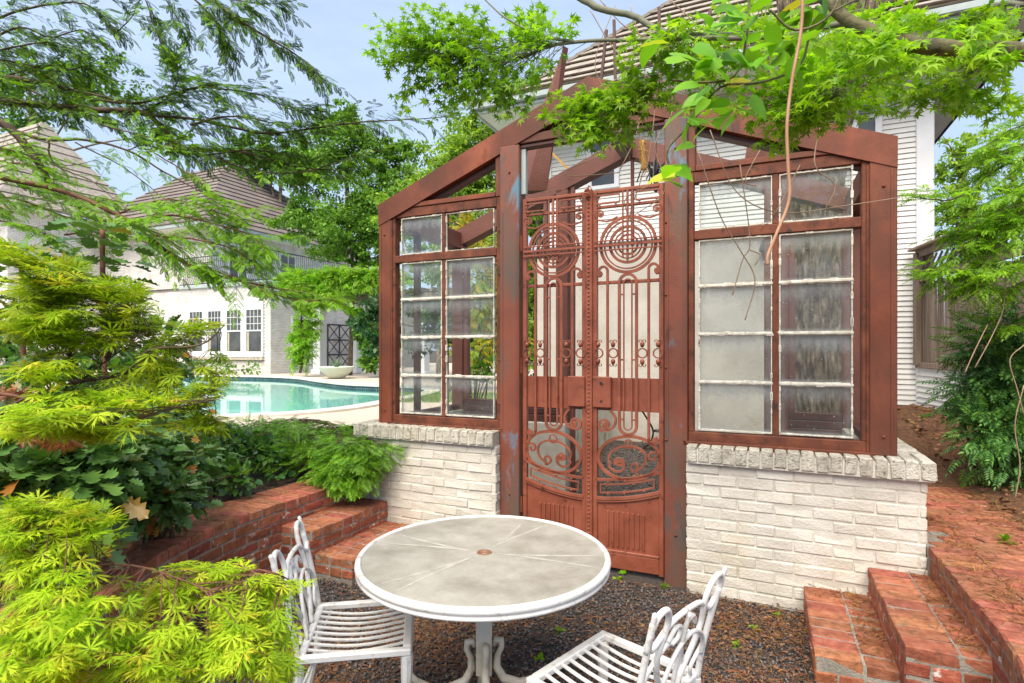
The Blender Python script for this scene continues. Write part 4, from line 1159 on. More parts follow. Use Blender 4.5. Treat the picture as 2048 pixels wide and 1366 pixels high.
# upper storey
US = -24.9; ZU = 7.62
MB().box(-36, US, 18.9, 29, Z1 + .16, ZU).build('upper_wall', m_lwmortar, BH)
brickfield(18.9, 29, Z1 + .16, ZU, [(19.9, 21.0, 4, 7.2), (23.2, 24.3, 4, 7.2)], lambda u, z, e: (US + e, u, z), 'upper_bricks', BH)
brickfield(-34, US, Z1 + .16, ZU, [], lambda u, z, e: (u, 18.9 - e, z), 'upper_front_bricks', BH)
for y in (19.95, 23.25):
    f = MB(); f.cbox(US + .0, US + .05, y - .1, y, 4.8, 7.1, .01); f.cbox(US, US + .05, y + 1.0, y + 1.1, 4.8, 7.1, .01); f.cbox(US, US + .05, y, y + 1, 7.0, 7.1, .01); f.cbox(US, US + .045, y + .47, y + .53, 4.8, 7.0, .01)
    fo = f.build('window', m_trim, BH); MB().box(US + .004, US + .01, y, y + 1, 4.8, 7.0).build('pane', m_glassdark, fo)
RX = -24.1
MB().box(-37, RX - .05, 18.1, 30, ZU, ZU + .04).build('soffit', m_soffit, BH)
MB().cbox(RX - .04, RX + .06, 17.95, 30, ZU - .02, ZU + .16, .02).build('gutter', m_gutter, BH)
MB().cbox(-37, RX - .045, 17.95, 18.05, ZU - .02, ZU + .16, .02).build('gutter', m_gutter, BH)
# hip roof: courses on the right slope and the front slope
rows = 15; ex = .33; g = .95
for i in range(rows):
    a_, a2 = i * ex, (i + 1) * ex; h_, h2 = a_ * g, a2 * g
    for kf in range(2):
        if kf == 0:
            y1, y2 = 30.2 - a_, 30.2 - a2
            V = [(RX + .1 - a_, 17.9 + a_, ZU + .2 + h_), (RX + .1 - a_, y1, ZU + .2 + h_), (RX + .1 - a2, y2, ZU + .14 + h2), (RX + .1 - a2, 17.9 + a2, ZU + .14 + h2), (RX - .02 - a_, 18.0 + a_, ZU + .08 + h_), (RX - .02 - a_, y1, ZU + .08 + h_)]
        else:
            V = [(-37 + a_, 17.9 + a_, ZU + .2 + h_), (RX + .1 - a_, 17.9 + a_, ZU + .2 + h_), (RX + .1 - a2, 17.9 + a2, ZU + .14 + h2), (-37 + a2, 17.9 + a2, ZU + .14 + h2), (-37 + a_, 18.02 + a_, ZU + .08 + h_), (RX + .0 - a_, 18.02 + a_, ZU + .08 + h_)]
        mk('roof_course', V, [(0, 1, 2, 3), (4, 5, 1, 0)], m_roof2, BH)
V = [(RX, 18, ZU + .1), (RX, 30.1, ZU + .1), (RX - rows * ex, 30.1 - rows * ex, ZU + .1 + rows * ex * g - .04), (RX - rows * ex, 18 + rows * ex, ZU + .1 + rows * ex * g - .04), (-37, 18, ZU + .1), (-37 + rows * ex, 18 + rows * ex, ZU + .1 + rows * ex * g - .04)]
MB().add(V, [(0, 1, 2, 3), (4, 0, 3, 5)]).build('roof_deck', m_roofdark, BH)
# taller main house farther left
MH = thing('main_house', 'taller white brick house with large tiled roof at the far left, mostly behind branches', 'house', W(-38, 30, .5), TH)
MB().box(-60, -33.7, 14.6, 20.4, .4, 8.6).build('wall', m_lwmortar, MH)
brickfield(-46, -33.7, 1.5, 8.6, [], lambda u, z, e: (u, 14.6 - e, z), 'front_bricks', MH, .24, .09)
brickfield(14.6, 20.4, 1.5, 8.6, [], lambda u, z, e: (-33.7 + e, u, z), 'side_bricks', MH, .24, .09)
for i in range(12):
    a_, a2 = i * .30, (i + 1) * .30; g_ = 1.55
    V = [(-61 + a_, 13.8 + a_, 8.8 + a_ * g_), (-33.0 - a_, 13.8 + a_, 8.8 + a_ * g_), (-33.0 - a2, 13.8 + a2, 8.73 + a2 * g_), (-61 + a2, 13.8 + a2, 8.73 + a2 * g_), (-61 + a_, 13.95 + a_, 8.68 + a_ * g_), (-33.15 - a_, 13.95 + a_, 8.68 + a_ * g_)]
    mk('roof_course', V, [(0, 1, 2, 3), (4, 5, 1, 0)], m_roof, MH)
    V = [(-33.0 - a_, 13.8 + a_, 8.8 + a_ * g_), (-33.0 - a_, 21.2 - a_, 8.8 + a_ * g_), (-33.0 - a2, 21.2 - a2, 8.73 + a2 * g_), (-33.0 - a2, 13.8 + a2, 8.73 + a2 * g_), (-33.15 - a_, 13.95 + a_, 8.68 + a_ * g_), (-33.15 - a_, 21.1 - a_, 8.68 + a_ * g_)]
    mk('roof_course', V, [(0, 1, 2, 3), (4, 5, 1, 0)], m_roof, MH)
MB().box(-60, -33.05, 13.9, 21.1, 8.6, 8.64).build('soffit', m_soffit, MH)
MB().cbox(-61, -32.9, 13.66, 13.78, 8.55, 8.72, .02).build('gutter', m_gutter, MH)
for x in (-39, -36.2):
    f = MB().cbox(x, x + 1.4, 14.5, 14.58, 5.0, 7.2, .02).build('window', m_trim, MH); MB().box(x + .12, x + 1.28, 14.49, 14.495, 5.12, 7.08).build('pane', m_glassdark, f)

# ---------------------------------------------------------------- pergola, planter, trellis
PG = thing('pergola', 'white columned pergola with weathered beams carrying vines beyond the pool', 'pergola', W(-16, 19.2, .5), TH)
pz = 3.72
for px_ in (639, 845):
    c = pD(px_, 700, 19.2)
    b = MB(); b.cbox(c.x - .22, c.x + .22, 19.0, 19.4, .55, pz, .015); b.cbox(c.x - .27, c.x + .27, 18.95, 19.45, .53, .75, .02); b.cbox(c.x - .26, c.x + .26, 18.96, 19.44, pz - .18, pz - .003, .02); b.build('column', m_trim, PG)
c = pD(712, 700, 20.6); b = MB(); b.cbox(c.x - .2, c.x + .2, 20.4, 20.8, .55, pz, .015); b.build('column', m_trim, PG)
a = pD(612, 600, 19.2).x; e = pD(900, 600, 19.2).x
MB().cbox(a, e, 19.08, 19.32, pz, pz + .22, .02).build('beam', m_bwood, PG)
MB().cbox(a, e, 20.5, 20.7, pz, pz + .22, .02).build('beam', m_bwood, PG)
x = a + .1; k = 0
while x < e:
    b = MB(); b.slab([(0, 0), (.18, -.02), (.30, .06), (.34, .2), (2.9, .2), (2.9, .02)], -.05, .05)
    b.v = [(x + v[1], 18.62 + v[0], pz + .23 + v[2]) for v in b.v]
    b.build('rafter', m_bwood, PG); x += .52
# trellis
TR = thing('iron_trellis', 'black iron trellis with crossed diagonals leaning on the white brick wall', 'trellis', W(PS + .3, 23, .5), TH)
ta, tb_ = 22.0, 23.4
zt0, zt1 = pD(685, 742, 24.5).z, 2.7
b = MB()
xs_ = PS + .22
for y in (21.9, 22.75, 23.6): b.box(xs_ - .02, xs_ + .02, y - .04, y + .04, .55, 2.95)
for z in (.62, 1.38, 2.14, 2.92): b.box(xs_ - .018, xs_ + .018, 21.9, 23.6, z - .04, z + .04)
b.build('frame', m_iron, TR)
for y in (21.9, 22.75):
    for z in (.62, 1.38, 2.14):
        MB().bar((xs_, y, z), (xs_, y + .85, z + .77), .04, .03, (1, 0, 0)).build('diagonal', m_iron, TR)
        MB().bar((xs_ + .035, y + .85, z), (xs_ + .035, y, z + .77), .04, .03, (1, 0, 0)).build('diagonal', m_iron, TR)
pc = pixz(673, 755, .57)
PT = thing('bowl_planter', 'wide pale green bowl planter holding a spiky agave at the pool edge', 'planter', pc)
b = MB().lathe([(.001, 0), (.30, 0), (.36, .04), (.56, .24), (.66, .38), (.68, .42), (.64, .42), (.60, .36), (.001, .34)], 28, pc); b.build('bowl', m_bowl, PT, ID, smooth=True)
m_agave = MAT('agave_leaf', [(.3, (.10, .15, .10)), (.7, (.24, .30, .20))], 6, 3, rough=.5)
for i in range(22):
    a_ = i * 2.4; el_ = .4 + .9 * rnd.random(); L_ = rnd.uniform(.35, .62)
    b = MB(); d_ = Vector((math.cos(a_) * math.cos(el_), math.sin(a_) * math.cos(el_), math.sin(el_)))
    o_ = pc + Vector((0, 0, .36)); x_ = d_.cross(Vector((0, 0, 1))).normalized() * .035
    b.add([o_ - x_, o_ + x_, o_ + d_ * L_ * .5 + x_ * 1.1 + Vector((0, 0, -.01)), o_ + d_ * L_, o_ + d_ * L_ * .5 - x_ * 1.1, o_ + d_ * L_ * .45 - Vector((0, 0, .02))], [(0, 1, 5), (1, 2, 5), (2, 3, 5), (3, 4, 5), (4, 0, 5)])
    b.build('agave_leaf', m_agave, PT, ID)

# ---------------------------------------------------------------- wooden fence on the right
A_, B_ = Vector((5.95, 8.1)), Vector((4.75, 3.7))
dv = (B_ - A_).normalized(); Lf = (B_ - A_).length
FM = Matrix.Translation((A_.x, A_.y, 0)) @ Matrix.Rotation(math.atan2(dv.y, dv.x), 4, 'Z')
FN = thing('board_fence', 'weathered grey wooden board fence at the far right, behind the shrub', 'fence', (A_.x, A_.y, .5), 0)
pl = MB(); pl.cbox(0, .092, -.01, .01, 0, 1, .003); plm = pl.mesh('fence_board', m_fence)
x = 0.0
while x < Lf:
    piece('fence_board', plm, FM @ Matrix.Translation((x, rnd.choice((0, .012)) + rnd.gauss(0, .002), 1.42 + rnd.gauss(0, .008))) @ Matrix.Rotation(rnd.gauss(0, .008), 4, 'Y') @ Matrix.Diagonal((1, 1, 1.16 + rnd.gauss(0, .008), 1)), FN, ID)
    x += .097
for x in (0.02, 1.62, 3.2, 4.5):
    MB().cbox(x - .055, x + .055, .022, .13, .4, 3.03, .006).build('post', m_fence, FN, FM)
    MB().cbox(x - .06, x + .06, -.09, -.02, 1.40, 3.02, .006).build('post', m_fence, FN, FM)
for z0, z1 in ((2.60, 2.74), (2.96, 3.06), (1.36, 1.44)):
    MB().cbox(-.05, Lf, -.06, -.018 + .0, z0, z1, .005).build('rail', m_fence, FN, FM)
MB().cbox(-.1, Lf, -.14, .16, 3.065, 3.10, .006).build('top_cap', m_fence, FN, FM)
x = .1
while x < Lf:
    MB().bar((x, .0, 2.76), (x + .22, .0, 2.95), .025, .02, (0, 1, 0)).build('lattice_slat', m_fence, FN, FM)
    x += .16
z = .55
while z < 1.34:
    piece('lap_board', bd, FM @ Matrix.Translation((-.1, -.03, z)) @ Matrix.Diagonal((Lf + .1, 1, 1, 1)), FN, ID); z += .078

# ---------------------------------------------------------------- round table
TC = Vector((-.123, 2.46, 0)); TZ = .725; TRd = .5385
TB = thing('round_table', 'round patio table with hazy grey top and white rim on a scrolled pedestal', 'table', TC, .3)
b = MB().lathe([(.028, TZ), (TRd - .012, TZ)], 64, TC); b.v = [(v[0], v[1], v[2]) for v in b.v]; b.build('tabletop', m_top, TB, ID)
b = MB().lathe([(TRd - .012, TZ - .004), (TRd - .012, TZ + .003), (TRd - .006, TZ + .007), (TRd + .004, TZ + .007), (TRd + .012, TZ), (TRd + .014, TZ - .010), (TRd + .009, TZ - .020), (TRd + .003, TZ - .024), (TRd + .010, TZ - .030), (TRd + .010, TZ - .038), (TRd, TZ - .045), (TRd - .02, TZ - .045), (TRd - .02, TZ - .012), (.02, TZ - .012)], 96, TC)
b.build('rim', m_white, TB, ID, smooth=True)
MB().lathe([(.001, TZ - .018), (.028, TZ - .018)], 16, TC).build('hole_plug', m_pedestal, TB, ID)
b = MB().lathe([(.034, TZ - .002), (.033, TZ + .003), (.024, TZ + .003), (.022, TZ - .02)], 24, TC); b.build('umbrella_hole_ring', MAT('rusty_ring', [(.3, (.14, .065, .04)), (.7, (.28, .15, .09))], 30, 4), TB, ID, smooth=True)
for (a0_, a1_) in ((68, 52), (-4, -20), (232, 221), (150, 166)):
    for aa in (a0_, a1_):
        am = math.radians((a0_ + a1_) / 2); af = math.radians(aa)
        P0 = Vector((math.cos(am), math.sin(am))) * .06
        P1 = Vector((math.cos(am), math.sin(am))) * .20 + Vector((math.cos(af), math.sin(af))) * .05
        P2 = Vector((math.cos(af), math.sin(af))) * (TRd - .04)
        pts = []; wd = []
        for i in range(13):
            t_ = i / 12; p = P0 * (1 - t_) ** 2 + P1 * 2 * t_ * (1 - t_) + P2 * t_ * t_
            pts.append(p); wd.append(.003 + .0065 * math.sin(math.pi * t_) )
        V = []; F = []
        for i, p in enumerate(pts):
            t_ = (pts[min(i + 1, 12)] - pts[max(i - 1, 0)]).normalized(); n_ = Vector((-t_.y, t_.x)) * wd[i]
            V += [(TC.x + p.x + n_.x, TC.y + p.y + n_.y, TZ + .0006), (TC.x + p.x, TC.y + p.y, TZ + .0016), (TC.x + p.x - n_.x, TC.y + p.y - n_.y, TZ + .0006)]
        for i in range(12): F += [(i * 3, i * 3 + 3, i * 3 + 4, i * 3 + 1), (i * 3 + 1, i * 3 + 4, i * 3 + 5, i * 3 + 2)]
        mk('rib', V, F, m_rib, TB, ID)
b = MB()
pc_ = [(.034, -.034), (.034, .034), (-.034, .034), (-.034, -.034)]
b.prism([(TC.x + x * 1.0, TC.y + y) for x, y in pc_], .20, TZ - .045); b.lathe([(.12, TZ - .05), (.12, TZ - .058), (.04, TZ - .09), (.035, TZ - .1)], 20, TC)
b.build('pedestal', m_pedestal, TB, ID)
for i in range(4):
    a_ = math.radians(188 + 90 * i)
    R_ = [(.042, .315, .010), (.052, .338, .015), (.074, .335, .016), (.078, .305, .013), (.060, .27, .014), (.055, .22, .018), (.085, .165, .020), (.16, .14, .018), (.24, .15, .017), (.30, .185, .015), (.34, .23, .011)]
    b = MB().tube([(TC.x + r * math.cos(a_), TC.y + r * math.sin(a_), z) for r, z, _ in R_], [q for _, _, q in R_], 8)
    b.build('foot', m_pedestal, TB, ID, smooth=True)
    b = MB().tube([(TC.x + r * math.cos(a_), TC.y + r * math.sin(a_), z) for r, z in ((.19, .145), (.20, .06), (.19, .0))], [.014, .012, .018], 8); b.build('foot_pad', m_pedestal, TB, ID, smooth=True)

# ---------------------------------------------------------------- chairs
def catmull(pts, k=6):
    P = [Vector(p) for p in pts]; P = [P[0] * 2 - P[1]] + P + [P[-1] * 2 - P[-2]]; o = []
    for i in range(1, len(P) - 2):
        for j in range(k):
            t_ = j / k; p0, p1, p2, p3 = P[i - 1:i + 3]
            o.append(.5 * ((2 * p1) + (p2 - p0) * t_ + (2 * p0 - 5 * p1 + 4 * p2 - p3) * t_ * t_ + (3 * p1 - p0 - 3 * p2 + p3) * t_ ** 3))
    o.append(P[-2]); return o
def chair(label, loc, ang):
    t = thing('patio_chair', label, 'chair', loc, ang, 'white metal patio chairs')
    M = WM[t.name]; SZ = .44; hx, hy = .218, .240
    f = MB()
    for bx in ((-hx, hx, -hy, -hy + .030), (-hx, hx, hy - .030, hy), (-hx, -hx + .030, -hy + .03, hy - .03), (hx - .034, hx, -hy + .03, hy - .03)):
        f.cbox(bx[0], bx[1], bx[2], bx[3], SZ - .028, SZ, .005)
    f.build('seat_frame', m_white, t, M)
    n_ = 8
    for i in range(n_):
        y = -hy + .03 + (2 * hy - .06) * (i + 1) / (n_ + 1)
        V = []; F = []
        for j in range(9):
            x = -hx + .026 + (2 * hx - .054) * j / 8; z = SZ - .006 - .022 * math.sin(math.pi * j / 8)
            for (dy, dz) in ((-.007, 0), (.007, 0), (.007, -.006), (-.007, -.006)): V.append((x, y + dy, z + dz))
        for j in range(8):
            for e in range(4): F.append((j * 4 + e, j * 4 + 4 + e, j * 4 + 4 + (e + 1) % 4, j * 4 + (e + 1) % 4))
        mk('slat', V, F, m_white, t, M)
    for sy in (-1, 1):
        b = MB(); y = sy * (hy - .022)
        b.tube([(hx - .02, y, SZ - .03), (hx - .018, y, SZ - .06), (hx - .02, y, SZ - .2), (hx - .03, y, .02), (hx - .03, y, 0)], [.026, .024, .020, .014, .016], 8); b.build('front_leg', m_white, t, M)
        b = MB(); b.tube([(-hx + .01, y, SZ - .02), (-hx, y, SZ - .2), (-hx - .05, y, .02), (-hx - .052, y, 0)], [.02, .018, .014, .015], 8); b.build('rear_leg', m_white, t, M)
        b = MB(); b.tube(catmull([(-hx + .06, y, SZ - .03), (-hx + .03, y, SZ - .10), (-hx - .01, y, SZ - .16)], 4), .008, 6); b.build('bracket', m_white, t, M)
    lean = lambda z: -hx + .006 - .10 * (max(z, 0) / .42) ** 1.15
    def B(pts, r, name, k=6, off=0.0):
        c = catmull([(lean(z) + off, y, SZ + z) for y, z in pts], k)
        MB().tube(c, r, 8).build(name, m_white, t, M, smooth=True)
    for sy in (-1, 1):
        B([(sy * .222, -.02), (sy * .224, .10), (sy * .232, .24), (sy * .238, .33)], .0115, 'back_post')
        B([(sy * .238, .32), (sy * .243, .37), (sy * .247, .405)], [.0115] * 6 + [.009] * 6 + [.004], 'horn')
        # loop at the upper corner, then a long interlaced ribbon down to the seat
        B([(sy * .236, .27), (sy * .240, .34), (sy * .215, .385), (sy * .165, .385), (sy * .135, .34), (sy * .140, .28), (sy * .150, .22), (sy * .125, .15), (sy * .075, .07), (sy * .045, .0)], .0105, 'ribbon')
        B([(sy * .238, .29), (sy * .205, .262), (sy * .165, .275), (sy * .10, .315), (0, .325)], .0100, 'top_rail', 6, .004)
        B([(sy * .195, .09), (sy * .18, .15), (sy * .13, .20), (sy * .05, .225), (-sy * .03, .19), (-sy * .08, .10), (-sy * .10, .0)], .0080, 'ribbon', 6, .010 * sy)
        B([(sy * .225, .12), (sy * .185, .09), (sy * .15, .05), (sy * .165, .015)], .0075, 'hook')
        B([(sy * .095, .245), (sy * .06, .285), (sy * .02, .27), (sy * .025, .235), (sy * .06, .225)], .0075, 'curl')
    B([(0, .32), (0, .24), (0, .12), (0, .0)], .008, 'centre_bar', 6, -.008)
    return t
chair('white metal chair with slatted seat and looped back, at the left of the round table', (-.65, 2.40, 0), math.radians(9))
chair('white metal chair with slatted seat and looped back, right of the round table', (.372, 2.03, 0), math.radians(136))

# ---------------------------------------------------------------- small things behind the gate
c = pixz(1318, 905, 0); c = Vector((c.x, c.y, 0))
BT = thing('bistro_table', 'small dark metal bistro table behind the lower right gate leaf', 'table', c)
b = MB().lathe([(.001, .70), (.40, .70), (.41, .715), (.40, .73), (.001, .73)], 32, c); b.build('tabletop', MAT('grey_table', [(.3, (.30, .30, .27)), (.7, (.45, .44, .40))], 8, 5), BT, ID)
for i in range(3):
    a_ = i * 2.094 + .4
    b = MB().tube(catmull([(c.x + r * math.cos(a_), c.y + r * math.sin(a_), z) for r, z in ((.33, .70), (.20, .52), (.10, .34), (.14, .16), (.30, 0))], 5), .014, 6); b.build('leg', m_iron, BT, ID)
b = MB().lathe([(.10, .33), (.115, .34), (.10, .35), (.10, .33)], 14, c); b.build('leg_ring', m_iron, BT, ID)
a_, b2 = pD(1590, 575, 6.6), pD(1530, 880, 6.2)
PL = thing('pool_pole', 'blue and teal telescopic pole leaning behind the right window', 'pole', W(b2.x, b2.y, .0), TH)
p0, p1 = Vector(b2), Vector(a_)
b = MB().tube([p0.lerp(p1, -.1), p0.lerp(p1, .55)], .018, 8); b.build('lower_section', m_teal, PL); b = MB().tube([p0.lerp(p1, .55), p0.lerp(p1, 1.0)], .014, 8); b.build('upper_section', m_blue, PL)
# hanging ornament inside the gable: chain and a fountain of iron leaves
o = W(*pD(1312, 345, 4.9)); 
HO = thing('hanging_ornament', 'small hanging metal ornament of drooping leaves above the right gate leaf', 'ornament', o)
b = MB().tube([(o.x, o.y, o.z + .45), (o.x, o.y, o.z)], .005, 5); b.build('chain', m_iron, HO, ID)
for i in range(12):
    a_ = i * .5236; r = .05 + .05 * (i % 2); h = .10 + .05 * ((i * 7) % 3)
    b = MB().tube(catmull([(o.x, o.y, o.z - .12), (o.x + r * .4 * math.cos(a_), o.y + r * .4 * math.sin(a_), o.z - .02), (o.x + r * math.cos(a_), o.y + r * math.sin(a_), o.z + h - .1), (o.x + r * 1.7 * math.cos(a_), o.y + r * 1.7 * math.sin(a_), o.z - .06)], 5), [.009] * 10 + [.006] * 6, 5)
    b.build('leaf', m_iron, HO, ID)
b = MB().lathe([(.008, -.12), (.018, -.135), (.020, -.16), (.006, -.17)], 10, o); b.build('cup', m_iron, HO, ID)
# ================================================================ plants
Z3 = np.array([0, 0, 1.0])
def T_maple(lobes=7, notch=.33, droop=.16):
    angs = [-132, -92, -48, 0, 48, 92, 132]; ln = [.42, .68, .92, 1.0, .92, .68, .42]
    if lobes == 5: angs = [-105, -55, 0, 55, 105]; ln = [.55, .88, 1, .88, .55]
    V = [(0, 0, 0)]; F = []
    def P(a, r, z): V.append((r * math.cos(math.radians(a)), r * math.sin(math.radians(a)), z)); return len(V) - 1
    prev = P(angs[0] - 30, .12, 0)
    for i, (a, l) in enumerate(zip(angs, ln)):
        s1 = P(a - 11, l * .52, -.02); tip = P(a, l, -droop * l); s2 = P(a + 11, l * .52, -.02)
        nx = P((a + angs[i + 1]) / 2, notch, .02) if i < len(angs) - 1 else P(a + 30, .12, 0)
        F += [(0, prev, s1), (0, s1, s2), (s1, tip, s2), (0, s2, nx)]
        prev = nx
    return np.array(V), np.array(F)
def T_lace():
    angs = [-118, -78, -38, 0, 38, 78, 118]; ln = [.5, .75, .95, 1.05, .95, .75, .5]
    V = [(0, 0, 0)]; F = []
    def P(a, r, off, z):
        c, s = math.cos(math.radians(a)), math.sin(math.radians(a)); V.append((r * c - off * s, r * s + off * c, z)); return len(V) - 1
    for a, l in zip(angs, ln):
        b1, b2 = P(a, .30 * l, .014, 0), P(a, .30 * l, -.014, 0)
        m1, m2 = P(a, .60 * l, .018, -.03), P(a, .60 * l, -.018, -.03)
        tp = P(a, l, 0, -.20 * l)
        t1, t2 = P(a, .80 * l, .10, -.08), P(a, .80 * l, -.10, -.08)
        u1, u2 = P(a, .58 * l, .085, -.04), P(a, .58 * l, -.085, -.04)
        F += [(0, b2, b1), (b1, b2, m2), (b1, m2, m1), (m1, m2, tp), (b1, m1, t1), (m2, b2, t2), (0, b1, u1), (b2, 0, u2)]
    return np.array(V), np.array(F)
def T_holly():
    o = [(0, 0), (.10, .24), (.22, .14), (.34, .34), (.46, .18), (.60, .33), (.70, .15), (.84, .20), (.88, .07), (1.06, 0)]
    V = [(x, 0, .0) for x in (0, .25, .5, .75, 1.0)]; F = []
    for sg in (1, -1):
        idx = []
        for x, y in o[1:-1]: V.append((x, sg * y, .42 * y - .10 * x * x)); idx.append(len(V) - 1)
        mid = [0, 1, 1, 1, 2, 2, 3, 3, 3]
        for k in range(len(idx) - 1):
            f = (mid[k + 1], idx[k], idx[k + 1]); F.append(f if sg < 0 else f[::-1])
        for a, b_, c in ((0, idx[0], 1), (1, idx[3], 2), (2, idx[5], 3), (3, idx[-1], 4)):
            F.append((a, b_, c) if sg < 0 else (a, c, b_))
    return np.array(V), np.array(F)
def T_frond(n=13, lw=.032, ll=.30, ang=52, curl=.06):
    V = [(0, -.006, 0), (0, .006, 0), (1, 0, -curl)]; F = [(0, 1, 2)]
    for i in range(n):
        x = .08 + .9 * i / n; l = ll * (1 - .55 * abs(2 * i / n - .8)) ; z = -curl * x * x
        for sg in (-1, 1):
            a = math.radians(ang - 14 * i / n) * sg; c, s = math.cos(a), math.sin(a)
            k = len(V); q = .5 * lw
            V += [(x, 0, z), (x + .5 * l * c - q * s * sg, .5 * l * s + q * c * sg, z - .01), (x + l * c, l * s, z - .04), (x + .5 * l * c + q * s * sg, .5 * l * s - q * c * sg, z - .01)]
            F += [(k, k + 1, k + 2), (k, k + 2, k + 3)]
    return np.array(V), np.array(F)
def T_pinnate(n=5, lw=.13, ll=.34):
    V = [(0, -.008, 0), (0, .008, 0), (.9, 0, -.12)]; F = [(0, 1, 2)]
    def leaf(x, z, a, l):
        c, s = math.cos(a), math.sin(a); k = len(V); q = lw * l / ll / 2
        V.extend([(x, 0, z), (x + .45 * l * c - q * s, .45 * l * s + q * c, z + .03), (x + l * c, l * s, z - .08), (x + .45 * l * c + q * s, .45 * l * s - q * c, z + .03), (x + .5 * l * c, .5 * l * s, z - .012)])
        F.extend([(k, k + 1, k + 4), (k + 1, k + 2, k + 4), (k + 2, k + 3, k + 4), (k + 3, k, k + 4)])
    for i in range(n):
        x = .16 + .72 * i / n; z = -.12 * x * x
        for sg in (-1, 1): leaf(x, z, sg * math.radians(62 - 22 * i / n), ll * (1 - .2 * i / n))
    leaf(.9, -.11, 0, ll)
    return np.array(V), np.array(F)
def T_oval(w_=.30):
    V = [(0, 0, 0), (.3, w_, .05), (.7, w_ * .8, .03), (1, 0, -.08), (.7, -w_ * .8, .03), (.3, -w_, .05), (.5, 0, -.02)]
    return np.array(V), np.array([(6, 1, 0), (6, 2, 1), (6, 3, 2), (6, 4, 3), (6, 5, 4), (6, 0, 5)])[:, ::-1]
def T_heart():
    o = [(0, 0), (-.05, .22), (.12, .38), (.4, .40), (.7, .24), (1, 0)]
    V = [(0, 0, 0), (.5, 0, -.02), (1, 0, -.12)]; F = []
    for sg in (1, -1):
        ix = []
        for x, y in o[1:-1]: V.append((x, sg * y, .12 * y)); ix.append(len(V) - 1)
        fs = [(0, ix[1], ix[0]), (0, 1, ix[1]), (1, ix[2], ix[1]), (1, ix[3], ix[2]), (1, 2, ix[3])]
        F += [f if sg > 0 else f[::-1] for f in fs]
    return np.array(V), np.array(F)
def T_clump(n=6, seed=3):
    r = np.random.default_rng(seed); V = []; F = []
    tv, tf = T_oval(.34)
    for i in range(n):
        d = r.normal(size=3); d /= np.linalg.norm(d); R = frame(d[None], (r.normal(size=3) * .6 + Z3)[None])[0]
        k = len(V); p = r.normal(size=3) * .45
        V += list((tv * .75) @ R.T + p); F += [tuple(a + k for a in f) for f in tf]
    return np.array(V), np.array(F)
def unit(a): return a / np.maximum(np.linalg.norm(a, axis=-1, keepdims=True), 1e-9)
def frame(dirs, ups):
    x = unit(dirs); y = unit(np.cross(ups, x)); z = np.cross(x, y)
    return np.stack([x, y, z], axis=-1)
def leaves(name, tmpl, P, D, U, S, m, parent, indiv=0, kind='stuff', pname='leaf', mobj=None):
    """place copies of a leaf; the `indiv` nearest in frame become objects of their own, the rest one mesh"""
    tv, tf = tmpl
    P = np.asarray(P, float); D = np.asarray(D, float); U = np.asarray(U, float); S = np.asarray(S, float)
    if len(P) == 0: return None
    R = frame(D, U)
    if indiv:
        u = P[:, 0] / np.maximum(P[:, 1], .05) * F_PX + 1024; v = 700 - (P[:, 2] - EYE) / np.maximum(P[:, 1], .05) * F_PX
        vis = (P[:, 1] > .1) & (u > -20) & (u < 2068) & (v > -20) & (v < 1386)
        score = np.where(vis, S / np.maximum(P[:, 1], .1), -1)
        order = np.argsort(-score); pick = [i for i in order[:indiv] if score[i] > 0]
        me = raw_mesh(pname, tv, np.array(tf), mobj or m)
        for i in pick:
            M = Matrix.Identity(4)
            for a in range(3):
                for b_ in range(3): M[a][b_] = R[i, a, b_] * S[i]
                M[a][3] = P[i, a]
            piece(pname, me, M, parent, ID)
        keep = np.ones(len(P), bool); keep[pick] = False
        P, R, S = P[keep], R[keep], S[keep]
        if len(P) == 0: return None
    V = np.einsum('nij,kj->nki', R, tv) * S[:, None, None] + P[:, None, :]
    n, k = len(P), len(tv)
    F = (np.asarray(tf)[None] + (np.arange(n) * k)[:, None, None]).reshape(-1, 3)
    return mk(name, V.reshape(-1, 3), F, m, parent, ID, kind=kind)
def resample(pts, step):
    P = [np.array(p, float) for p in pts]; o = []; 
    P2 = catmull([Vector(p) for p in P], 5); P = [np.array(p) for p in P2]
    for a, b_ in zip(P[:-1], P[1:]):
        n = max(1, int(np.linalg.norm(b_ - a) / step))
        for i in range(n): o.append(a + (b_ - a) * i / n)
    o.append(P[-1]); return np.array(o)
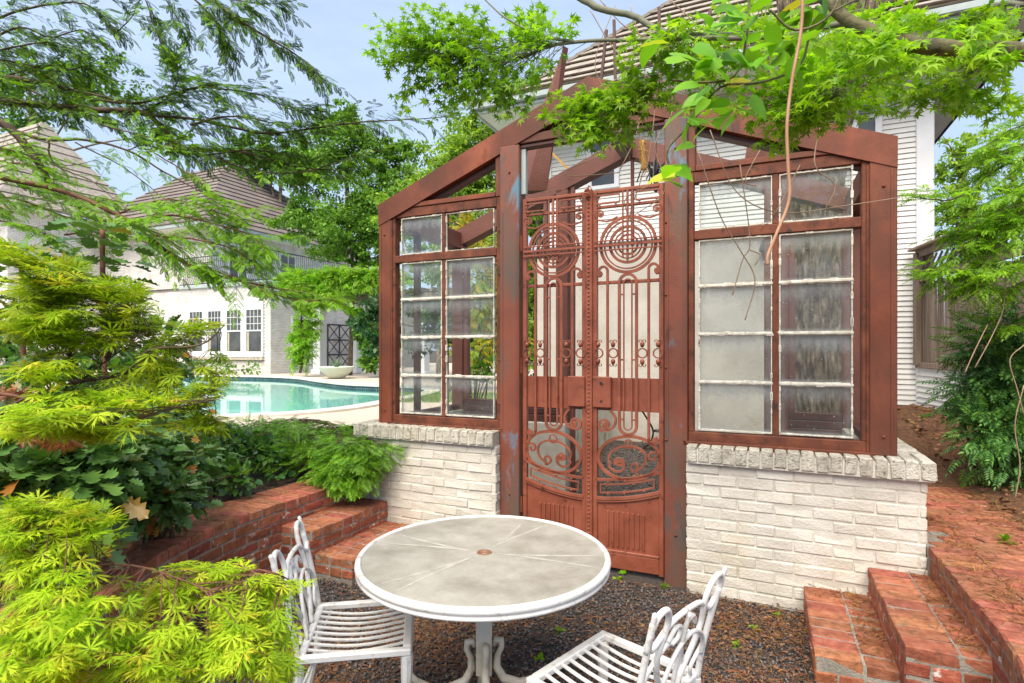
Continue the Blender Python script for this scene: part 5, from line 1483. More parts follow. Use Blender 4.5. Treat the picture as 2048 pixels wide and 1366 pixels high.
def plant(name, label, cat, base, mains, regions, tmpl, size, m, mbark, group=None, r0=.02, twig_r=.003, spacing=.05, leafz=.6, spread=.9, indiv=0, start=.35,
          sag=.10, mobj=None, side=2, wob=.05, both=None, fall=.0, clusters=1, stems_kind=None, mains_r=None, lname='foliage', parent=None, seg=7):
    """mains: polylines of world points (thick to thin). regions: (cx, cy, rx, ry, Y, dY, n) twigs end there; leaves follow the twigs"""
    t = parent or thing(name, label, cat, base, 0, group)
    mainpts = []; mb = MB()
    for k, mp_ in enumerate(mains):
        pts = resample(mp_, .06 if np.linalg.norm(np.array(mp_[0]) - np.array(mp_[-1])) < 4 else .25)
        ra = mains_r[k] if mains_r else (r0, r0 * .25)
        rr = [ra[0] + (ra[1] - ra[0]) * i / (len(pts) - 1) for i in range(len(pts))]
        pj = pts + nr.normal(size=pts.shape) * np.array(rr)[:, None] * .12
        MB().tube([Vector(p) for p in pj], rr, 8).build('branch', mbark, t, ID, smooth=True)
        mainpts.append(pts)
    A = np.concatenate(mainpts)
    LP, LD, LU, LS = [], [], [], []
    tw = MB()
    for (cx, cy, rx, ry, Y, dY, n) in regions:
        for _ in range(n):
            a = rnd.uniform(0, 2 * math.pi); q = math.sqrt(rnd.random())
            tgt = np.array(pix(cx + rx * q * math.cos(a), cy + ry * q * math.sin(a), Y + rnd.uniform(-dY, dY)))
            dd = np.linalg.norm(A - tgt, axis=1)
            near = np.argsort(dd)[:14]
            src = A[near[rnd.randrange(0, len(near))]]
            L_ = np.linalg.norm(tgt - src)
            if L_ < .05: continue
            mid = (src + tgt) / 2 + np.array([rnd.gauss(0, wob) * L_, rnd.gauss(0, wob) * L_, sag * L_ * rnd.uniform(.5, 1.3)])
            pts = []
            for i in range(seg + 1):
                u = i / seg; pts.append(src * (1 - u) ** 2 + mid * 2 * u * (1 - u) + tgt * u * u)
            pts = np.array(pts); pts[1:-1] += nr.normal(size=(seg - 1, 3)) * L_ * .012
            tw.tube([Vector(p) for p in pts], [twig_r * (1.6 - 1.3 * i / seg) for i in range(seg + 1)], 4, False)
            # leaves
            st_ = max(start, 1 - 12 * spacing / L_) if start < 1 else start
            u = st_
            while u <= 1.0001:
                f = u * seg; i = min(int(f), seg - 1); p = pts[i] + (pts[i + 1] - pts[i]) * (f - i)
                tg = unit(pts[i + 1] - pts[i])
                sd_ = unit(np.cross(tg, Z3) + 1e-6)
                for sg in ((-1, 1) if side == 2 else (0,)):
                    for _c in range(clusters):
                        d = tg * rnd.uniform(.3, 1.0) + sd_ * sg * spread * rnd.uniform(.6, 1.2) + nr.normal(size=3) * .25
                        d[2] -= fall * rnd.uniform(.3, 1.2)
                        LP.append(p + unit(d) * size * .25 + nr.normal(size=3) * size * .15); LD.append(d)
                        LU.append(Z3 * leafz + nr.normal(size=3) * .38); LS.append(size * rnd.uniform(.65, 1.2) * (1.0 - .25 * (u > .9)))
                u += spacing / L_
            LP.append(pts[-1]); LD.append(tg + nr.normal(size=3) * .15 - Z3 * fall); LU.append(Z3 * leafz + nr.normal(size=3) * .4); LS.append(size * rnd.uniform(.7, 1.1))
    if tw.v: tw.build('twigs', mbark, t, ID, kind='stuff')
    LP, LD, LU, LS = map(np.array, (LP, LD, LU, LS))
    if both:      # two leaf colours
        sel = nr.random(len(LP)) < both[1]
        leaves('foliage', tmpl, LP[sel], LD[sel], LU[sel], LS[sel], both[0], t)
        LP, LD, LU, LS = LP[~sel], LD[~sel], LU[~sel], LS[~sel]
    leaves(lname, tmpl, LP, LD, LU, LS, m, t, indiv=indiv, mobj=mobj)
    return t
def along(t, mains, radii, tmpl, size, m, mbark, step, L_, spacing, droop=.25, dens=None, flat=.35, both=None, lname='foliage', bname='branches'):
    """branches drawn as tubes; side twigs leave both sides of every branch and carry the leaf sprays"""
    mb, tw = MB(), MB(); LP, LD, LU, LS = [], [], [], []
    for k, mp_ in enumerate(mains):
        pts = resample(mp_, .05); n = len(pts); r0_, r1_ = radii[k]
        mb = MB(); mb.tube([Vector(p) for p in pts + nr.normal(size=pts.shape) * .002], [r0_ + (r1_ - r0_) * i / (n - 1) for i in range(n)], 7)
        mb.build(bname, mbark, t, ID, smooth=True)
        dk = dens[k] if dens else 1.0
        i = rnd.randrange(2)
        while i < n:
            tg = unit(pts[min(i + 1, n - 1)] - pts[max(i - 1, 0)]); sd_ = unit(np.cross(tg, Z3) + 1e-6)
            u = i / (n - 1)
            for sg in (-1, 1):
                if rnd.random() > dk: continue
                l = L_ * rnd.uniform(.45, 1.15) * (1 - .55 * max(0, u - .5) * 2 * .8)
                d = unit(tg * rnd.uniform(.5, 1.1) + sd_ * sg * rnd.uniform(.3, 1.0) + Z3 * rnd.gauss(.12, flat))
                P = [pts[i]]
                for q in range(5):
                    d = unit(d + nr.normal(size=3) * .09 - Z3 * droop * .22)
                    P.append(P[-1] + d * l / 5)
                tw.tube([Vector(p) for p in P], [.0022, .0019, .0015, .0012, .0009, .0006], 3, False)
                s_ = .2 * l
                while s_ < l:
                    f = s_ / l * 5; a_ = min(int(f), 4); p = P[a_] + (P[a_ + 1] - P[a_]) * (f - a_); tt = unit(P[a_ + 1] - P[a_]); s2 = unit(np.cross(tt, Z3) + 1e-6)
                    for sh in (-1, 1):
                        LP.append(p); LD.append(tt * rnd.uniform(.5, .9) + s2 * sh * rnd.uniform(.4, .9) + nr.normal(size=3) * .12 - Z3 * droop * .6); LU.append(Z3 + nr.normal(size=3) * .35); LS.append(size * rnd.uniform(.55, 1.1) * (1 - .35 * s_ / l))
                    s_ += spacing
                LP.append(P[-1]); LD.append(d - Z3 * droop * .4); LU.append(Z3 + nr.normal(size=3) * .3); LS.append(size * rnd.uniform(.6, .9))
            i += max(1, int(rnd.uniform(.7, 1.3) * step / .05))
    tw.build('twigs', mbark, t, ID, kind='stuff')
    LP, LD, LU, LS = map(np.array, (LP, LD, LU, LS))
    if both:
        sel = nr.random(len(LP)) < both[1]
        leaves('foliage', tmpl, LP[sel], LD[sel], LU[sel], LS[sel], both[0], t); LP, LD, LU, LS = LP[~sel], LD[~sel], LU[~sel], LS[~sel]
    leaves(lname, tmpl, LP, LD, LU, LS, m, t)
G = lambda *c: tuple(c)
lf_bright = LEAF('bright_maple_leaf', [(0, G(.16, .34, .012)), (.5, G(.26, .48, .02)), (1, G(.36, .56, .03))], .50)
lf_brighto = LEAF('bright_maple_leaf_near', [(0, G(.13, .30, .012)), (.5, G(.20, .42, .02)), (1, G(.30, .52, .03))], .42, obj=True)
lf_mid = LEAF('mid_green_maple_leaf', [(0, G(.10, .25, .012)), (.5, G(.19, .39, .018)), (1, G(.30, .50, .03))], .50)
lf_mido = LEAF('mid_green_maple_leaf_near', [(0, G(.10, .25, .012)), (.5, G(.19, .39, .018)), (1, G(.30, .50, .03))], .50, obj=True)
lf_lace = LEAF('yellow_green_lace_leaf', [(0, G(.22, .38, .015)), (.5, G(.36, .50, .02)), (.85, G(.48, .58, .03)), (1, G(.52, .44, .04))], .40, spec=.15)
lf_laceo = LEAF('yellow_green_lace_leaf_near', [(0, G(.22, .40, .015)), (.5, G(.36, .52, .02)), (.85, G(.48, .60, .03)), (1, G(.50, .44, .04))], .40, obj=True, spec=.15)
lf_lace2 = LEAF('golden_lace_leaf', [(0, G(.20, .34, .015)), (.5, G(.32, .46, .02)), (.88, G(.44, .52, .03)), (1, G(.52, .36, .04))], .40, spec=.15)
lf_cyp = LEAF('backlit_dark_cypress_leaf', [(0, G(.024, .060, .004)), (.5, G(.055, .125, .006)), (1, G(.12, .23, .012))], .2, spec=.15)  # backlit look of the sprays against the sky, put into a darker leaf colour
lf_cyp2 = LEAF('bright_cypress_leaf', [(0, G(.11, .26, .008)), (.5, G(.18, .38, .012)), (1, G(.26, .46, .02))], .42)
lf_holly = LEAF('glossy_holly_leaf', [(0, G(.05, .12, .028)), (.6, G(.10, .21, .045)), (.95, G(.13, .25, .05)), (1, G(.45, .16, .03))], .15, rough=.32, spec=.6)
lf_hollyo = LEAF('glossy_holly_leaf_near', [(0, G(.05, .13, .028)), (.6, G(.11, .23, .045)), (.93, G(.14, .26, .05)), (.97, G(.45, .18, .03))], .15, rough=.32, spec=.6, obj=True)
lf_fern = LEAF('plum_yew_leaf', [(0, G(.07, .19, .015)), (.6, G(.16, .36, .02)), (1, G(.28, .50, .03))], .30, rough=.4)
lf_nan = LEAF('nandina_leaf', [(0, G(.04, .12, .03)), (.6, G(.08, .21, .045)), (1, G(.17, .36, .07))], .2, rough=.4)
lf_vine = LEAF('vine_leaf', [(0, G(.12, .32, .015)), (.9, G(.22, .46, .02)), (.96, G(.50, .48, .04)), (1, G(.50, .42, .04))], .42, obj=True)
lf_vine_m = LEAF('vine_leaf_mass', [(0, G(.10, .26, .015)), (.8, G(.18, .40, .02)), (1, G(.34, .46, .04))], .40)
lf_bg1 = LEAF('background_leaf_mid', [(0, G(.06, .16, .02)), (.5, G(.10, .24, .03)), (1, G(.18, .34, .05))], .35)
lf_bg1b = LEAF('background_leaf_fresh', [(0, G(.08, .20, .025)), (.5, G(.15, .31, .035)), (1, G(.25, .42, .055))], .38)
lf_bg2 = LEAF('background_leaf_light', [(0, G(.14, .28, .03)), (.5, G(.24, .40, .04)), (1, G(.36, .48, .06))], .40)
lf_bg3 = LEAF('background_leaf_dark', [(0, G(.02, .06, .02)), (.5, G(.04, .11, .03)), (1, G(.08, .17, .04))], .25)
lf_gold = LEAF('golden_conifer_leaf', [(0, G(.20, .22, .02)), (.5, G(.42, .34, .03)), (1, G(.52, .30, .04))], .35)
lf_wist = LEAF('wisteria_leaf', [(0, G(.12, .30, .02)), (.5, G(.24, .46, .03)), (1, G(.38, .58, .05))], .42)
lf_red = LEAF('rusty_dry_sprig', [(0, G(.20, .06, .03)), (.6, G(.36, .12, .05)), (1, G(.5, .22, .06))], .2)
lf_ivy = LEAF('ivy_leaf', [(0, G(.03, .09, .02)), (.6, G(.06, .16, .03)), (1, G(.12, .24, .04))], .15, rough=.35, spec=.5)
tM, tM5, tL, tH = T_maple(), T_maple(5, .4), T_lace(), T_holly()
tF, tF2, tP, tO, tHt = T_frond(9, .080, .31, 46, .10), T_frond(12, .05, .34, 60, .1), T_pinnate(), T_oval(), T_heart()
tC = T_clump()

# ---- background trees
def bg_tree(label, cx, base_y, Y, h, crown, m, n, size=.12, trunk=None, group='trees behind the pool and house', tm=None, mt=None, zb=.5, tpx=None):
    """crown: list of (px, py, rx, ry) ellipses in the picture turned into blobs at distance Y"""
    b0 = pix(cx, 700, Y); base = Vector((b0.x, Y, zb))
    t = thing('tree', label, 'tree', base, 0, group)
    sc = Y / F_PX
    cs = []
    for (px, py, rx, ry) in crown:
        c = np.array(pix(px, py, Y + rnd.uniform(-.5, .5))); cs.append((c, rx * sc, ry * sc))
    r = trunk or .012 * h + .06
    mb = MB(); top = cs[0][0]
    P = [base, base + Vector((.1, 0, (top[2] - zb) * .5)), Vector(top)]
    mb.tube(catmull(P, 4), [r * (1 - .07 * i) for i in range(9)], 8)
    for c, rx, ry in cs:
        st = base.lerp(Vector(top), .45 + .3 * rnd.random())
        mb.tube(catmull([st, st.lerp(Vector(c), .5) + Vector((0, 0, .2 * rx)), Vector(c)], 4), [r * .45 * (1 - .09 * i) for i in range(9)], 6)
        for _ in range(5):
            e = Vector(c) + Vector((rnd.gauss(0, .5) * rx, rnd.gauss(0, .4) * rx, rnd.gauss(0, .5) * ry))
            mb.tube([Vector(c), Vector(c).lerp(e, .5) + Vector((0, 0, .05)), e], [r * .16, r * .1, r * .04], 5, False)
    mb.build('trunk', m_bark, t, ID, smooth=True)
    tot = sum(rx * ry for _, rx, ry in cs)
    LP = []
    for c, rx, ry in cs:
        k = int(n * rx * ry / tot)
        # leaf clusters: sub-blobs near the shell give light and dark clumps
        nb = max(10, int(26 * (rx * ry) ** .5 / max(rx, ry) + k / 160))
        dirs = unit(nr.normal(size=(nb, 3))); rad = nr.random((nb, 1)) ** .45
        cen = c + dirs * rad * np.array([rx, rx * .75, ry])
        sz = nr.uniform(.13, .34, (nb, 1)) * min(rx, ry)
        idx = nr.integers(0, nb, k)
        LP.append(cen[idx] + unit(nr.normal(size=(k, 3))) * (nr.random((k, 1)) ** .5) * sz[idx] * np.array([1.25, 1.25, .7]))
    LP = np.concatenate(LP)
    D = nr.normal(size=LP.shape); D[:, 2] -= .5
    U = nr.normal(size=LP.shape) * .7 + Z3
    leaves('crown', tm or tO, LP, D, U, nr.uniform(.6, 1.3, len(LP)) * size, m, t)
    return t
def shrub(name, label, cat, cpx, Y, zb, blobs, m, n, size, tm, group=None, fall=.2, stems=6, mb_mat=None, up=1.0, mats=None, indiv=0, pname='leaf', mobj=None):
    b0 = pix(cpx, 700, Y); base = Vector((b0.x, Y, zb))
    t = thing(name, label, cat, base, 0, group)
    cs = [(np.array(pix(px, py, Yb)), rx * Yb / F_PX, ry * Yb / F_PX) for (px, py, rx, ry, Yb) in blobs]
    mb = MB()
    for k in range(stems):
        c, rx, ry = cs[k % len(cs)]
        e = Vector(c) + Vector((rnd.gauss(0, .35) * rx, rnd.gauss(0, .3) * rx, rnd.gauss(0, .35) * ry))
        s0 = base + Vector((rnd.gauss(0, .08), rnd.gauss(0, .08), 0))
        mb.tube(catmull([s0, s0.lerp(e, .5) + Vector((rnd.gauss(0, .05), 0, .1)), e], 4), [.016 * (1 - .09 * i) for i in range(9)], 5)
    mb.build('stems', mb_mat or m_twig, t, ID, smooth=True)
    tot = sum(rx * ry for _, rx, ry in cs); LP, LD = [], []
    for c, rx, ry in cs:
        k = max(3, int(n * rx * ry / tot)); nb = max(5, k // 14)
        dirs = unit(nr.normal(size=(nb, 3))); cen = c + dirs * nr.random((nb, 1)) ** .4 * np.array([rx, rx * .7, ry])
        idx = nr.integers(0, nb, k); off = unit(nr.normal(size=(k, 3)))
        LP.append(cen[idx] + off * nr.random((k, 1)) ** .6 * size * 1.5)
        LD.append(off + dirs[idx] * .9)
    LP, LD = np.concatenate(LP), np.concatenate(LD); LD[:, 2] -= fall
    keep = LP[:, 2] > zb; LP, LD = LP[keep], LD[keep]
    U = nr.normal(size=LP.shape) * .5 + Z3 * up; S = nr.uniform(.6, 1.25, len(LP)) * size
    if mats:
        sel = nr.random(len(LP)) < mats[1]
        leaves('foliage', tm, LP[sel], LD[sel], U[sel], S[sel], mats[0], t); LP, LD, U, S = LP[~sel], LD[~sel], U[~sel], S[~sel]
    leaves('foliage', tm, LP, LD, U, S, m, t, indiv=indiv, pname=pname, mobj=mobj)
    return t
bg_tree('mid green tree rising behind the pergola, left of the garden house', 700, 740, 24, 9, [(690, 300, 75, 80), (600, 440, 60, 50), (690, 450, 100, 80), (770, 400, 70, 100), (690, 240, 35, 40), (590, 340, 45, 45), (800, 330, 50, 60), (730, 510, 70, 40)], lf_bg1b, 46000, .13, zb=.5, trunk=.11)
bg_tree('light yellow-green tree between the pergola and the garden house gable', 880, 740, 19, 8, [(910, 340, 90, 80), (960, 270, 60, 70), (850, 430, 100, 80), (960, 400, 80, 90), (1010, 300, 50, 60), (990, 520, 60, 90), (900, 520, 80, 60)], lf_bg2, 36000, .12)
bg_tree('dark dense tree behind the upper roof of the pool house', 560, 740, 34, 12, [(560, 330, 60, 60), (620, 330, 60, 70), (520, 300, 40, 50), (470, 330, 40, 40)], lf_bg1, 9000, .22)
bg_tree('tall leafy tree behind the main house at the far left', 60, 740, 44, 14, [(60, 170, 110, 90), (200, 160, 80, 60), (-60, 220, 100, 120), (330, 270, 60, 50)], lf_bg1, 9000, .30)
bg_tree('pale green tree in the sky gap right of the white house', 1960, 740, 15, 8, [(1920, 330, 50, 60), (1990, 300, 70, 50), (1905, 420, 45, 60), (1980, 430, 80, 60), (2060, 380, 60, 90)], lf_bg2, 9000, .10, zb=.6)
bg_tree('dark evergreen tree filling the gap behind the garden house', 1010, 740, 15, 6, [(1000, 640, 90, 90), (920, 640, 70, 70), (1060, 560, 60, 120), (850, 640, 60, 70), (1075, 690, 50, 60), (760, 640, 50, 80)], lf_bg3, 16000, .13)
shrub('golden_conifer', 'golden and orange feathery conifer seen through the left window panes', 'conifer', 950, 8.6, .5, [(955, 480, 34, 50, 8.6), (950, 560, 36, 50, 8.5), (955, 620, 36, 40, 8.4), (945, 700, 40, 40, 8.3), (1000, 660, 40, 60, 8.6)], lf_gold, 1500, .16, tF, fall=.4, mats=(lf_bg2, .45))
shrub('shrub', 'small green leafy shrub on the edge of the paving behind the left window', 'shrub', 950, 8.2, .5, [(935, 752, 22, 14, 8.2), (975, 740, 24, 22, 8.1), (905, 765, 12, 8, 8.0)], lf_bg1, 500, .07, tO)
bg_tree('slender green tree seen through the left gate leaf', 1075, 740, 12.5, 5, [(1075, 420, 36, 60), (1070, 560, 36, 70), (1068, 680, 34, 60), (1080, 330, 30, 40)], lf_bg2, 9000, .08)
# lawn strip beyond the left window
P = []; 
for _ in range(7000):
    v = pix(rnd.uniform(830, 1010), 0, 0.0001); Y = rnd.uniform(11.5, 14); x = (rnd.uniform(780, 1010) - 1024) / F_PX * Y
    P.append((x, Y, .53))
P = np.array(P); D = nr.normal(size=P.shape) * .35 + Z3; leaves('lawn', (np.array([(0, -.05, 0), (0, .05, 0), (1, 0, 0)]), np.array([(0, 1, 2)])), P, D, nr.normal(size=P.shape), nr.uniform(.05, .11, len(P)), m_grass, None)

# ---- wisteria on the pergola
WY = 23.5
wm = [[pix(600, 745, 22.6), pix(612, 690, 22.6), pix(602, 640, 22.6), pix(620, 590, 22.6), pix(600, 562, 22.6)], [pix(600, 562, 22.6), pix(680, 560, 22.8), pix(760, 555, 22.8), pix(830, 560, 22.8)]]
plant('climbing_vine', 'lush bright green vine covering the top and first column of the pergola', 'vine', pixz(605, 745, .55), wm,
      [(600, 562, 44, 28, 22.6, .5, 110), (680, 560, 60, 28, 22.8, .6, 130), (760, 556, 60, 26, 22.8, .6, 90), (612, 640, 22, 50, 22.5, .3, 70), (600, 700, 22, 42, 22.5, .3, 55), (640, 592, 50, 18, 22.3, .3, 45)],
      tP, .36, lf_wist, m_twig, r0=.06, twig_r=.008, spacing=.16, sag=.15, fall=.5, clusters=1)
wm = [[pix(742, 745, 22), pix(735, 690, 22), pix(745, 640, 22), pix(715, 610, 22)]]
plant('climbing_vine', 'darker twisting vine on the wall right of the black iron trellis', 'vine', pixz(742, 750, .55), wm,
      [(735, 650, 28, 40, 22, .4, 45), (742, 700, 26, 40, 22, .4, 45), (712, 620, 20, 14, 22, .3, 12)], tO, .26, lf_bg1, m_twig, r0=.06, twig_r=.008, spacing=.10, fall=.4)
shrub('shrub', 'low green plants against the brick house below its row of windows', 'shrub', 450, 24.6, .5, [(430, 733, 60, 10, 24.8), (490, 738, 36, 8, 24.6), (340, 735, 60, 16, 24.6)], lf_bg1, 900, .16, tO)

# ---- bald cypress over the upper left
pl_ = lambda L_, Y: [pix(x, y, Y + dy) for (x, y, dy) in L_]
z_ = lambda L_, Y: [pix(x, y, Y) for (x, y) in L_]
CY = 5.2
cyp = thing('bald_cypress', 'bald cypress with feathery dark green sprays spreading across the upper left sky', 'tree', (-5.2, 5.0, .5))
dark = [(z_([(-120, 190), (0, 202), (181, 219), (284, 225), (330, 262), (369, 297), (478, 303), (600, 335), (690, 340)], 5.0), (.042, .004), .9),
        (z_([(-60, 150), (40, 158), (110, 172), (190, 190), (290, 212)], 5.1), (.03, .006), 1.0),
        (z_([(190, 200), (280, 205), (380, 178), (420, 175), (520, 190), (585, 220), (625, 216)], 5.0), (.012, .003), 1.0),
        (z_([(284, 225), (330, 200), (355, 165), (352, 120)], 5.0), (.010, .003), 1.0),
        (z_([(380, 250), (460, 232), (540, 245), (600, 262)], 4.9), (.010, .003), 1.0),
        (z_([(300, 230), (400, 240), (500, 262), (560, 266), (700, 246), (830, 238), (892, 234)], 5.0), (.014, .003), .55),
        (z_([(330, 290), (400, 310), (500, 300), (580, 310)], 4.9), (.010, .003), .9),
        (z_([(410, -20), (450, 20), (513, 62), (598, 113), (646, 160)], 4.8), (.018, .003), 1.0),
        (z_([(370, -20), (420, 30), (440, 60), (445, 85)], 4.8), (.008, .002), .8), (z_([(430, -10), (500, 5), (560, 8)], 4.8), (.008, .002), .8),
        (z_([(-60, 60), (20, 28), (100, 8), (170, 8), (210, 40), (236, 60)], 5.4), (.014, .003), .8), (z_([(236, 62), (262, 35), (285, -10)], 5.4), (.006, .003), .7),
        (z_([(285, -20), (305, 40), (320, 80), (335, 105)], 5.3), (.006, .002), .7), (z_([(320, -20), (350, 30), (362, 55)], 5.3), (.006, .002), .7),
        (z_([(-40, 90), (40, 55), (100, 75), (160, 60), (200, 80)], 5.4), (.012, .003), .7), (z_([(-40, 110), (40, 92), (110, 85), (150, 110), (192, 145)], 5.2), (.010, .003), .8),
        (z_([(20, 150), (90, 130), (140, 140), (205, 115)], 5.2), (.010, .003), .7),
        (z_([(420, 310), (500, 340), (600, 345), (690, 320), (760, 300)], 4.9), (.008, .002), .5),
        (z_([(-60, 110), (30, 125), (100, 140), (160, 165)], 5.3), (.012, .003), .9), (z_([(60, 180), (130, 215), (210, 235)], 5.0), (.01, .003), .8)]
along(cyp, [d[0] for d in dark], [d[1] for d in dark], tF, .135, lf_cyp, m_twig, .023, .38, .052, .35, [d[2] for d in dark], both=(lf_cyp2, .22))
thin = [(z_([(-80, 210), (10, 250), (50, 290), (80, 330), (96, 362)], 4.6), (.040, .022), .25),
        (z_([(34, 263), (96, 280), (171, 280), (256, 301), (330, 345), (420, 395), (500, 450)], 4.6), (.014, .003), .5),
        (z_([(96, 280), (110, 330), (180, 360), (230, 400)], 4.6), (.008, .002), .45), (z_([(0, 300), (60, 310), (130, 330), (200, 320)], 4.8), (.008, .002), .5),
        (z_([(150, 285), (240, 330), (330, 400), (400, 470)], 4.6), (.006, .002), .4), (z_([(256, 301), (290, 290), (330, 300)], 4.6), (.005, .002), .5), (z_([(200, 250), (300, 275), (420, 300)], 4.8), (.006, .002), .5)]
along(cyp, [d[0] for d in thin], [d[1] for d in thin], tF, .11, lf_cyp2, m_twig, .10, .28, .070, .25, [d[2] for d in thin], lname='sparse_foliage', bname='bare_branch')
low = [(z_([(-120, 330), (0, 355), (110, 378), (205, 415), (262, 446), (330, 500), (376, 529), (470, 560), (640, 592)], 4.3), (.024, .004), .7),
       (z_([(262, 446), (340, 430), (430, 448), (500, 470), (530, 500)], 4.3), (.010, .003), 1.0), (z_([(300, 470), (400, 480), (470, 500), (510, 530)], 4.2), (.008, .002), 1.0),
       (z_([(376, 529), (440, 545), (520, 580), (600, 600), (660, 600)], 4.2), (.008, .002), 1.0), (z_([(230, 430), (320, 400), (400, 410), (470, 440)], 4.4), (.008, .002), 1.0),
       (z_([(-40, 390), (40, 400), (120, 430), (200, 450)], 4.5), (.008, .002), .9), (z_([(-20, 320), (50, 330), (100, 350)], 4.6), (.008, .002), .8), (z_([(130, 470), (200, 460), (280, 480), (340, 520)], 4.4), (.008, .002), .7),
       (z_([(-60, 430), (40, 450), (100, 470)], 4.4), (.008, .002), .8),
       (z_([(-60, 280), (20, 300), (90, 310)], 4.7), (.008, .002), .8), (z_([(-40, 350), (60, 370), (140, 400), (220, 400)], 4.5), (.006, .002), .9), (z_([(200, 440), (300, 460), (400, 520)], 4.2), (.006, .002), .9), (z_([(300, 300), (380, 350), (450, 400), (520, 420)], 4.6), (.006, .002), .5)]
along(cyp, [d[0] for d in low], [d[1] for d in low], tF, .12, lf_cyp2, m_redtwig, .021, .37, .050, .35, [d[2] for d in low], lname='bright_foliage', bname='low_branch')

# ---- lace-leaf maples at the left
MLm = [pl_([(-250, 1500, .2), (-40, 1240, 0), (110, 1150, 0), (260, 1130, 0), (420, 1180, 0)], 1.35), pl_([(-200, 1350, .2), (0, 1250, 0), (150, 1260, 0), (330, 1240, 0), (520, 1150, 0), (590, 1165, .1)], 1.45),
       pl_([(-200, 1200, .1), (-20, 1110, 0), (80, 1040, 0), (170, 1035, 0)], 1.3), pl_([(-200, 1450, .1), (100, 1350, 0), (300, 1330, 0), (480, 1340, 0)], 1.3)]
plant('laceleaf_maple', 'bright yellow-green laceleaf maple arching over the lower left corner', 'shrub', (-1.55, 1.15, ZT), MLm,
      [(110, 1020, 130, 22, 1.35, .10, 38), (60, 1075, 100, 30, 1.3, .10, 22), (150, 1100, 60, 26, 1.35, .10, 10), (50, 1160, 90, 40, 1.25, .10, 17), (420, 1140, 70, 14, 1.5, .06, 11), (540, 1170, 70, 16, 1.5, .05, 17), (360, 1185, 90, 20, 1.45, .06, 17), (90, 1270, 120, 40, 1.2, .1, 27), (300, 1265, 110, 24, 1.35, .08, 17), (470, 1225, 60, 24, 1.4, .06, 11), (430, 1320, 110, 30, 1.3, .08, 28), (240, 1345, 150, 26, 1.25, .08, 22), (50, 1340, 110, 30, 1.15, .08, 17), (540, 1340, 50, 24, 1.3, .06, 11)],
      tL, .046, lf_lace, m_redtwig, r0=.006, twig_r=.0011, spacing=.024, sag=.08, fall=.10, leafz=2.2, indiv=300, mobj=lf_laceo, start=.5, wob=.06)
MLu = [pl_([(-200, 1020, .2), (0, 830, .1), (90, 782, 0), (160, 760, 0), (215, 720, 0), (300, 660, 0)], 1.9), pl_([(150, 765, 0), (250, 745, 0), (300, 700, 0), (400, 690, 0), (450, 650, .1)], 1.9), pl_([(-150, 900, .1), (60, 870, 0), (200, 860, 0), (330, 820, 0), (430, 800, 0)], 1.8),
       pl_([(145, 770, 0), (140, 700, 0), (120, 620, 0), (140, 560, 0)], 1.95), pl_([(215, 720, 0), (240, 650, 0), (260, 600, 0)], 1.95)]
plant('laceleaf_maple', 'golden-green laceleaf maple in front of the pool at the left edge', 'shrub', (-2.1, 1.9, ZT), MLu,
      [(60, 575, 80, 18, 1.9, .1, 29), (200, 580, 90, 18, 1.95, .1, 35), (150, 535, 40, 14, 2.0, .08, 14), (260, 640, 80, 20, 2.0, .1, 29), (60, 640, 80, 24, 1.8, .1, 35), (170, 675, 90, 20, 1.9, .1, 22), (350, 690, 50, 14, 2.0, .06, 10), (300, 740, 80, 18, 1.95, .08, 20), (70, 740, 80, 20, 1.75, .08, 17), (230, 800, 90, 20, 1.8, .08, 22), (380, 800, 50, 16, 1.9, .06, 14), (50, 850, 70, 24, 1.6, .08, 22), (170, 860, 80, 18, 1.75, .08, 17), (410, 850, 36, 12, 1.9, .06, 9), (0, 490, 26, 20, 1.7, .08, 10), (400, 655, 40, 10, 2.0, .05, 10), (430, 760, 30, 10, 1.95, .05, 8)],
      tL, .060, lf_lace2, m_twig, r0=.007, twig_r=.0011, spacing=.030, sag=.06, fall=.08, leafz=2.2, indiv=300, mobj=None, start=.5, wob=.06, both=(lf_lace, .4))
# rusty dry sprays under it
rs = [pl_([(-60, 900, 0), (40, 850, 0), (120, 870, 0), (180, 900, 0)], 1.95), pl_([(-40, 780, 0), (60, 800, 0), (120, 830, 0)], 2.0)]
plant('dry_branch', 'rusty brown dry twiggy sprays under the golden maple', 'branch', (-1.9, 2.0, ZT), rs, [(40, 790, 40, 16, 2.1, .1, 6), (130, 880, 50, 14, 2.1, .1, 7)], tL, .05, lf_red, m_redtwig, r0=.008, spacing=.03, fall=.5)

# ---- mahonia shrubs, darker and lower
def holly_plant(label, cpx, base_z, Y, blobs, n, size, indiv, stalks=()):
    t = shrub('mahonia_shrub', label, 'shrub', cpx, Y, base_z, blobs, lf_holly, n, size, tH, 'mahonia shrubs at the left', fall=.55, stems=10, indiv=indiv, mobj=lf_hollyo)
    mb = MB()
    for (pts, Yk) in stalks:
        mb.tube(catmull([pix(x, y, Yk) for x, y in pts], 4), .012, 6)
        x, y = pts[-1]; c = pix(x, y, Yk); P, D = [], []
        for k in range(5):
            yy = y + k * 34
            for a in range(7):
                an = a * .9 + k
                P.append(np.array(pix(x, yy, Yk)) + np.array([math.cos(an) * .03, math.sin(an) * .03, 0])); D.append([math.cos(an), math.sin(an), .05 + .2 * rnd.random()])
                P.append(np.array(pix(x, yy, Yk)) + np.array([math.cos(an) * .15, math.sin(an) * .15, .01])); D.append([math.cos(an), math.sin(an) + .3, -.2])
        leaves('leaf_whorls', tH, P, D, np.array([Z3 + nr.normal(size=3) * .3 for _ in P]), np.full(len(P), .11), lf_holly, t)
    if mb.v: mb.build('tall_stems', m_redtwig, t, ID, smooth=True)
    return t
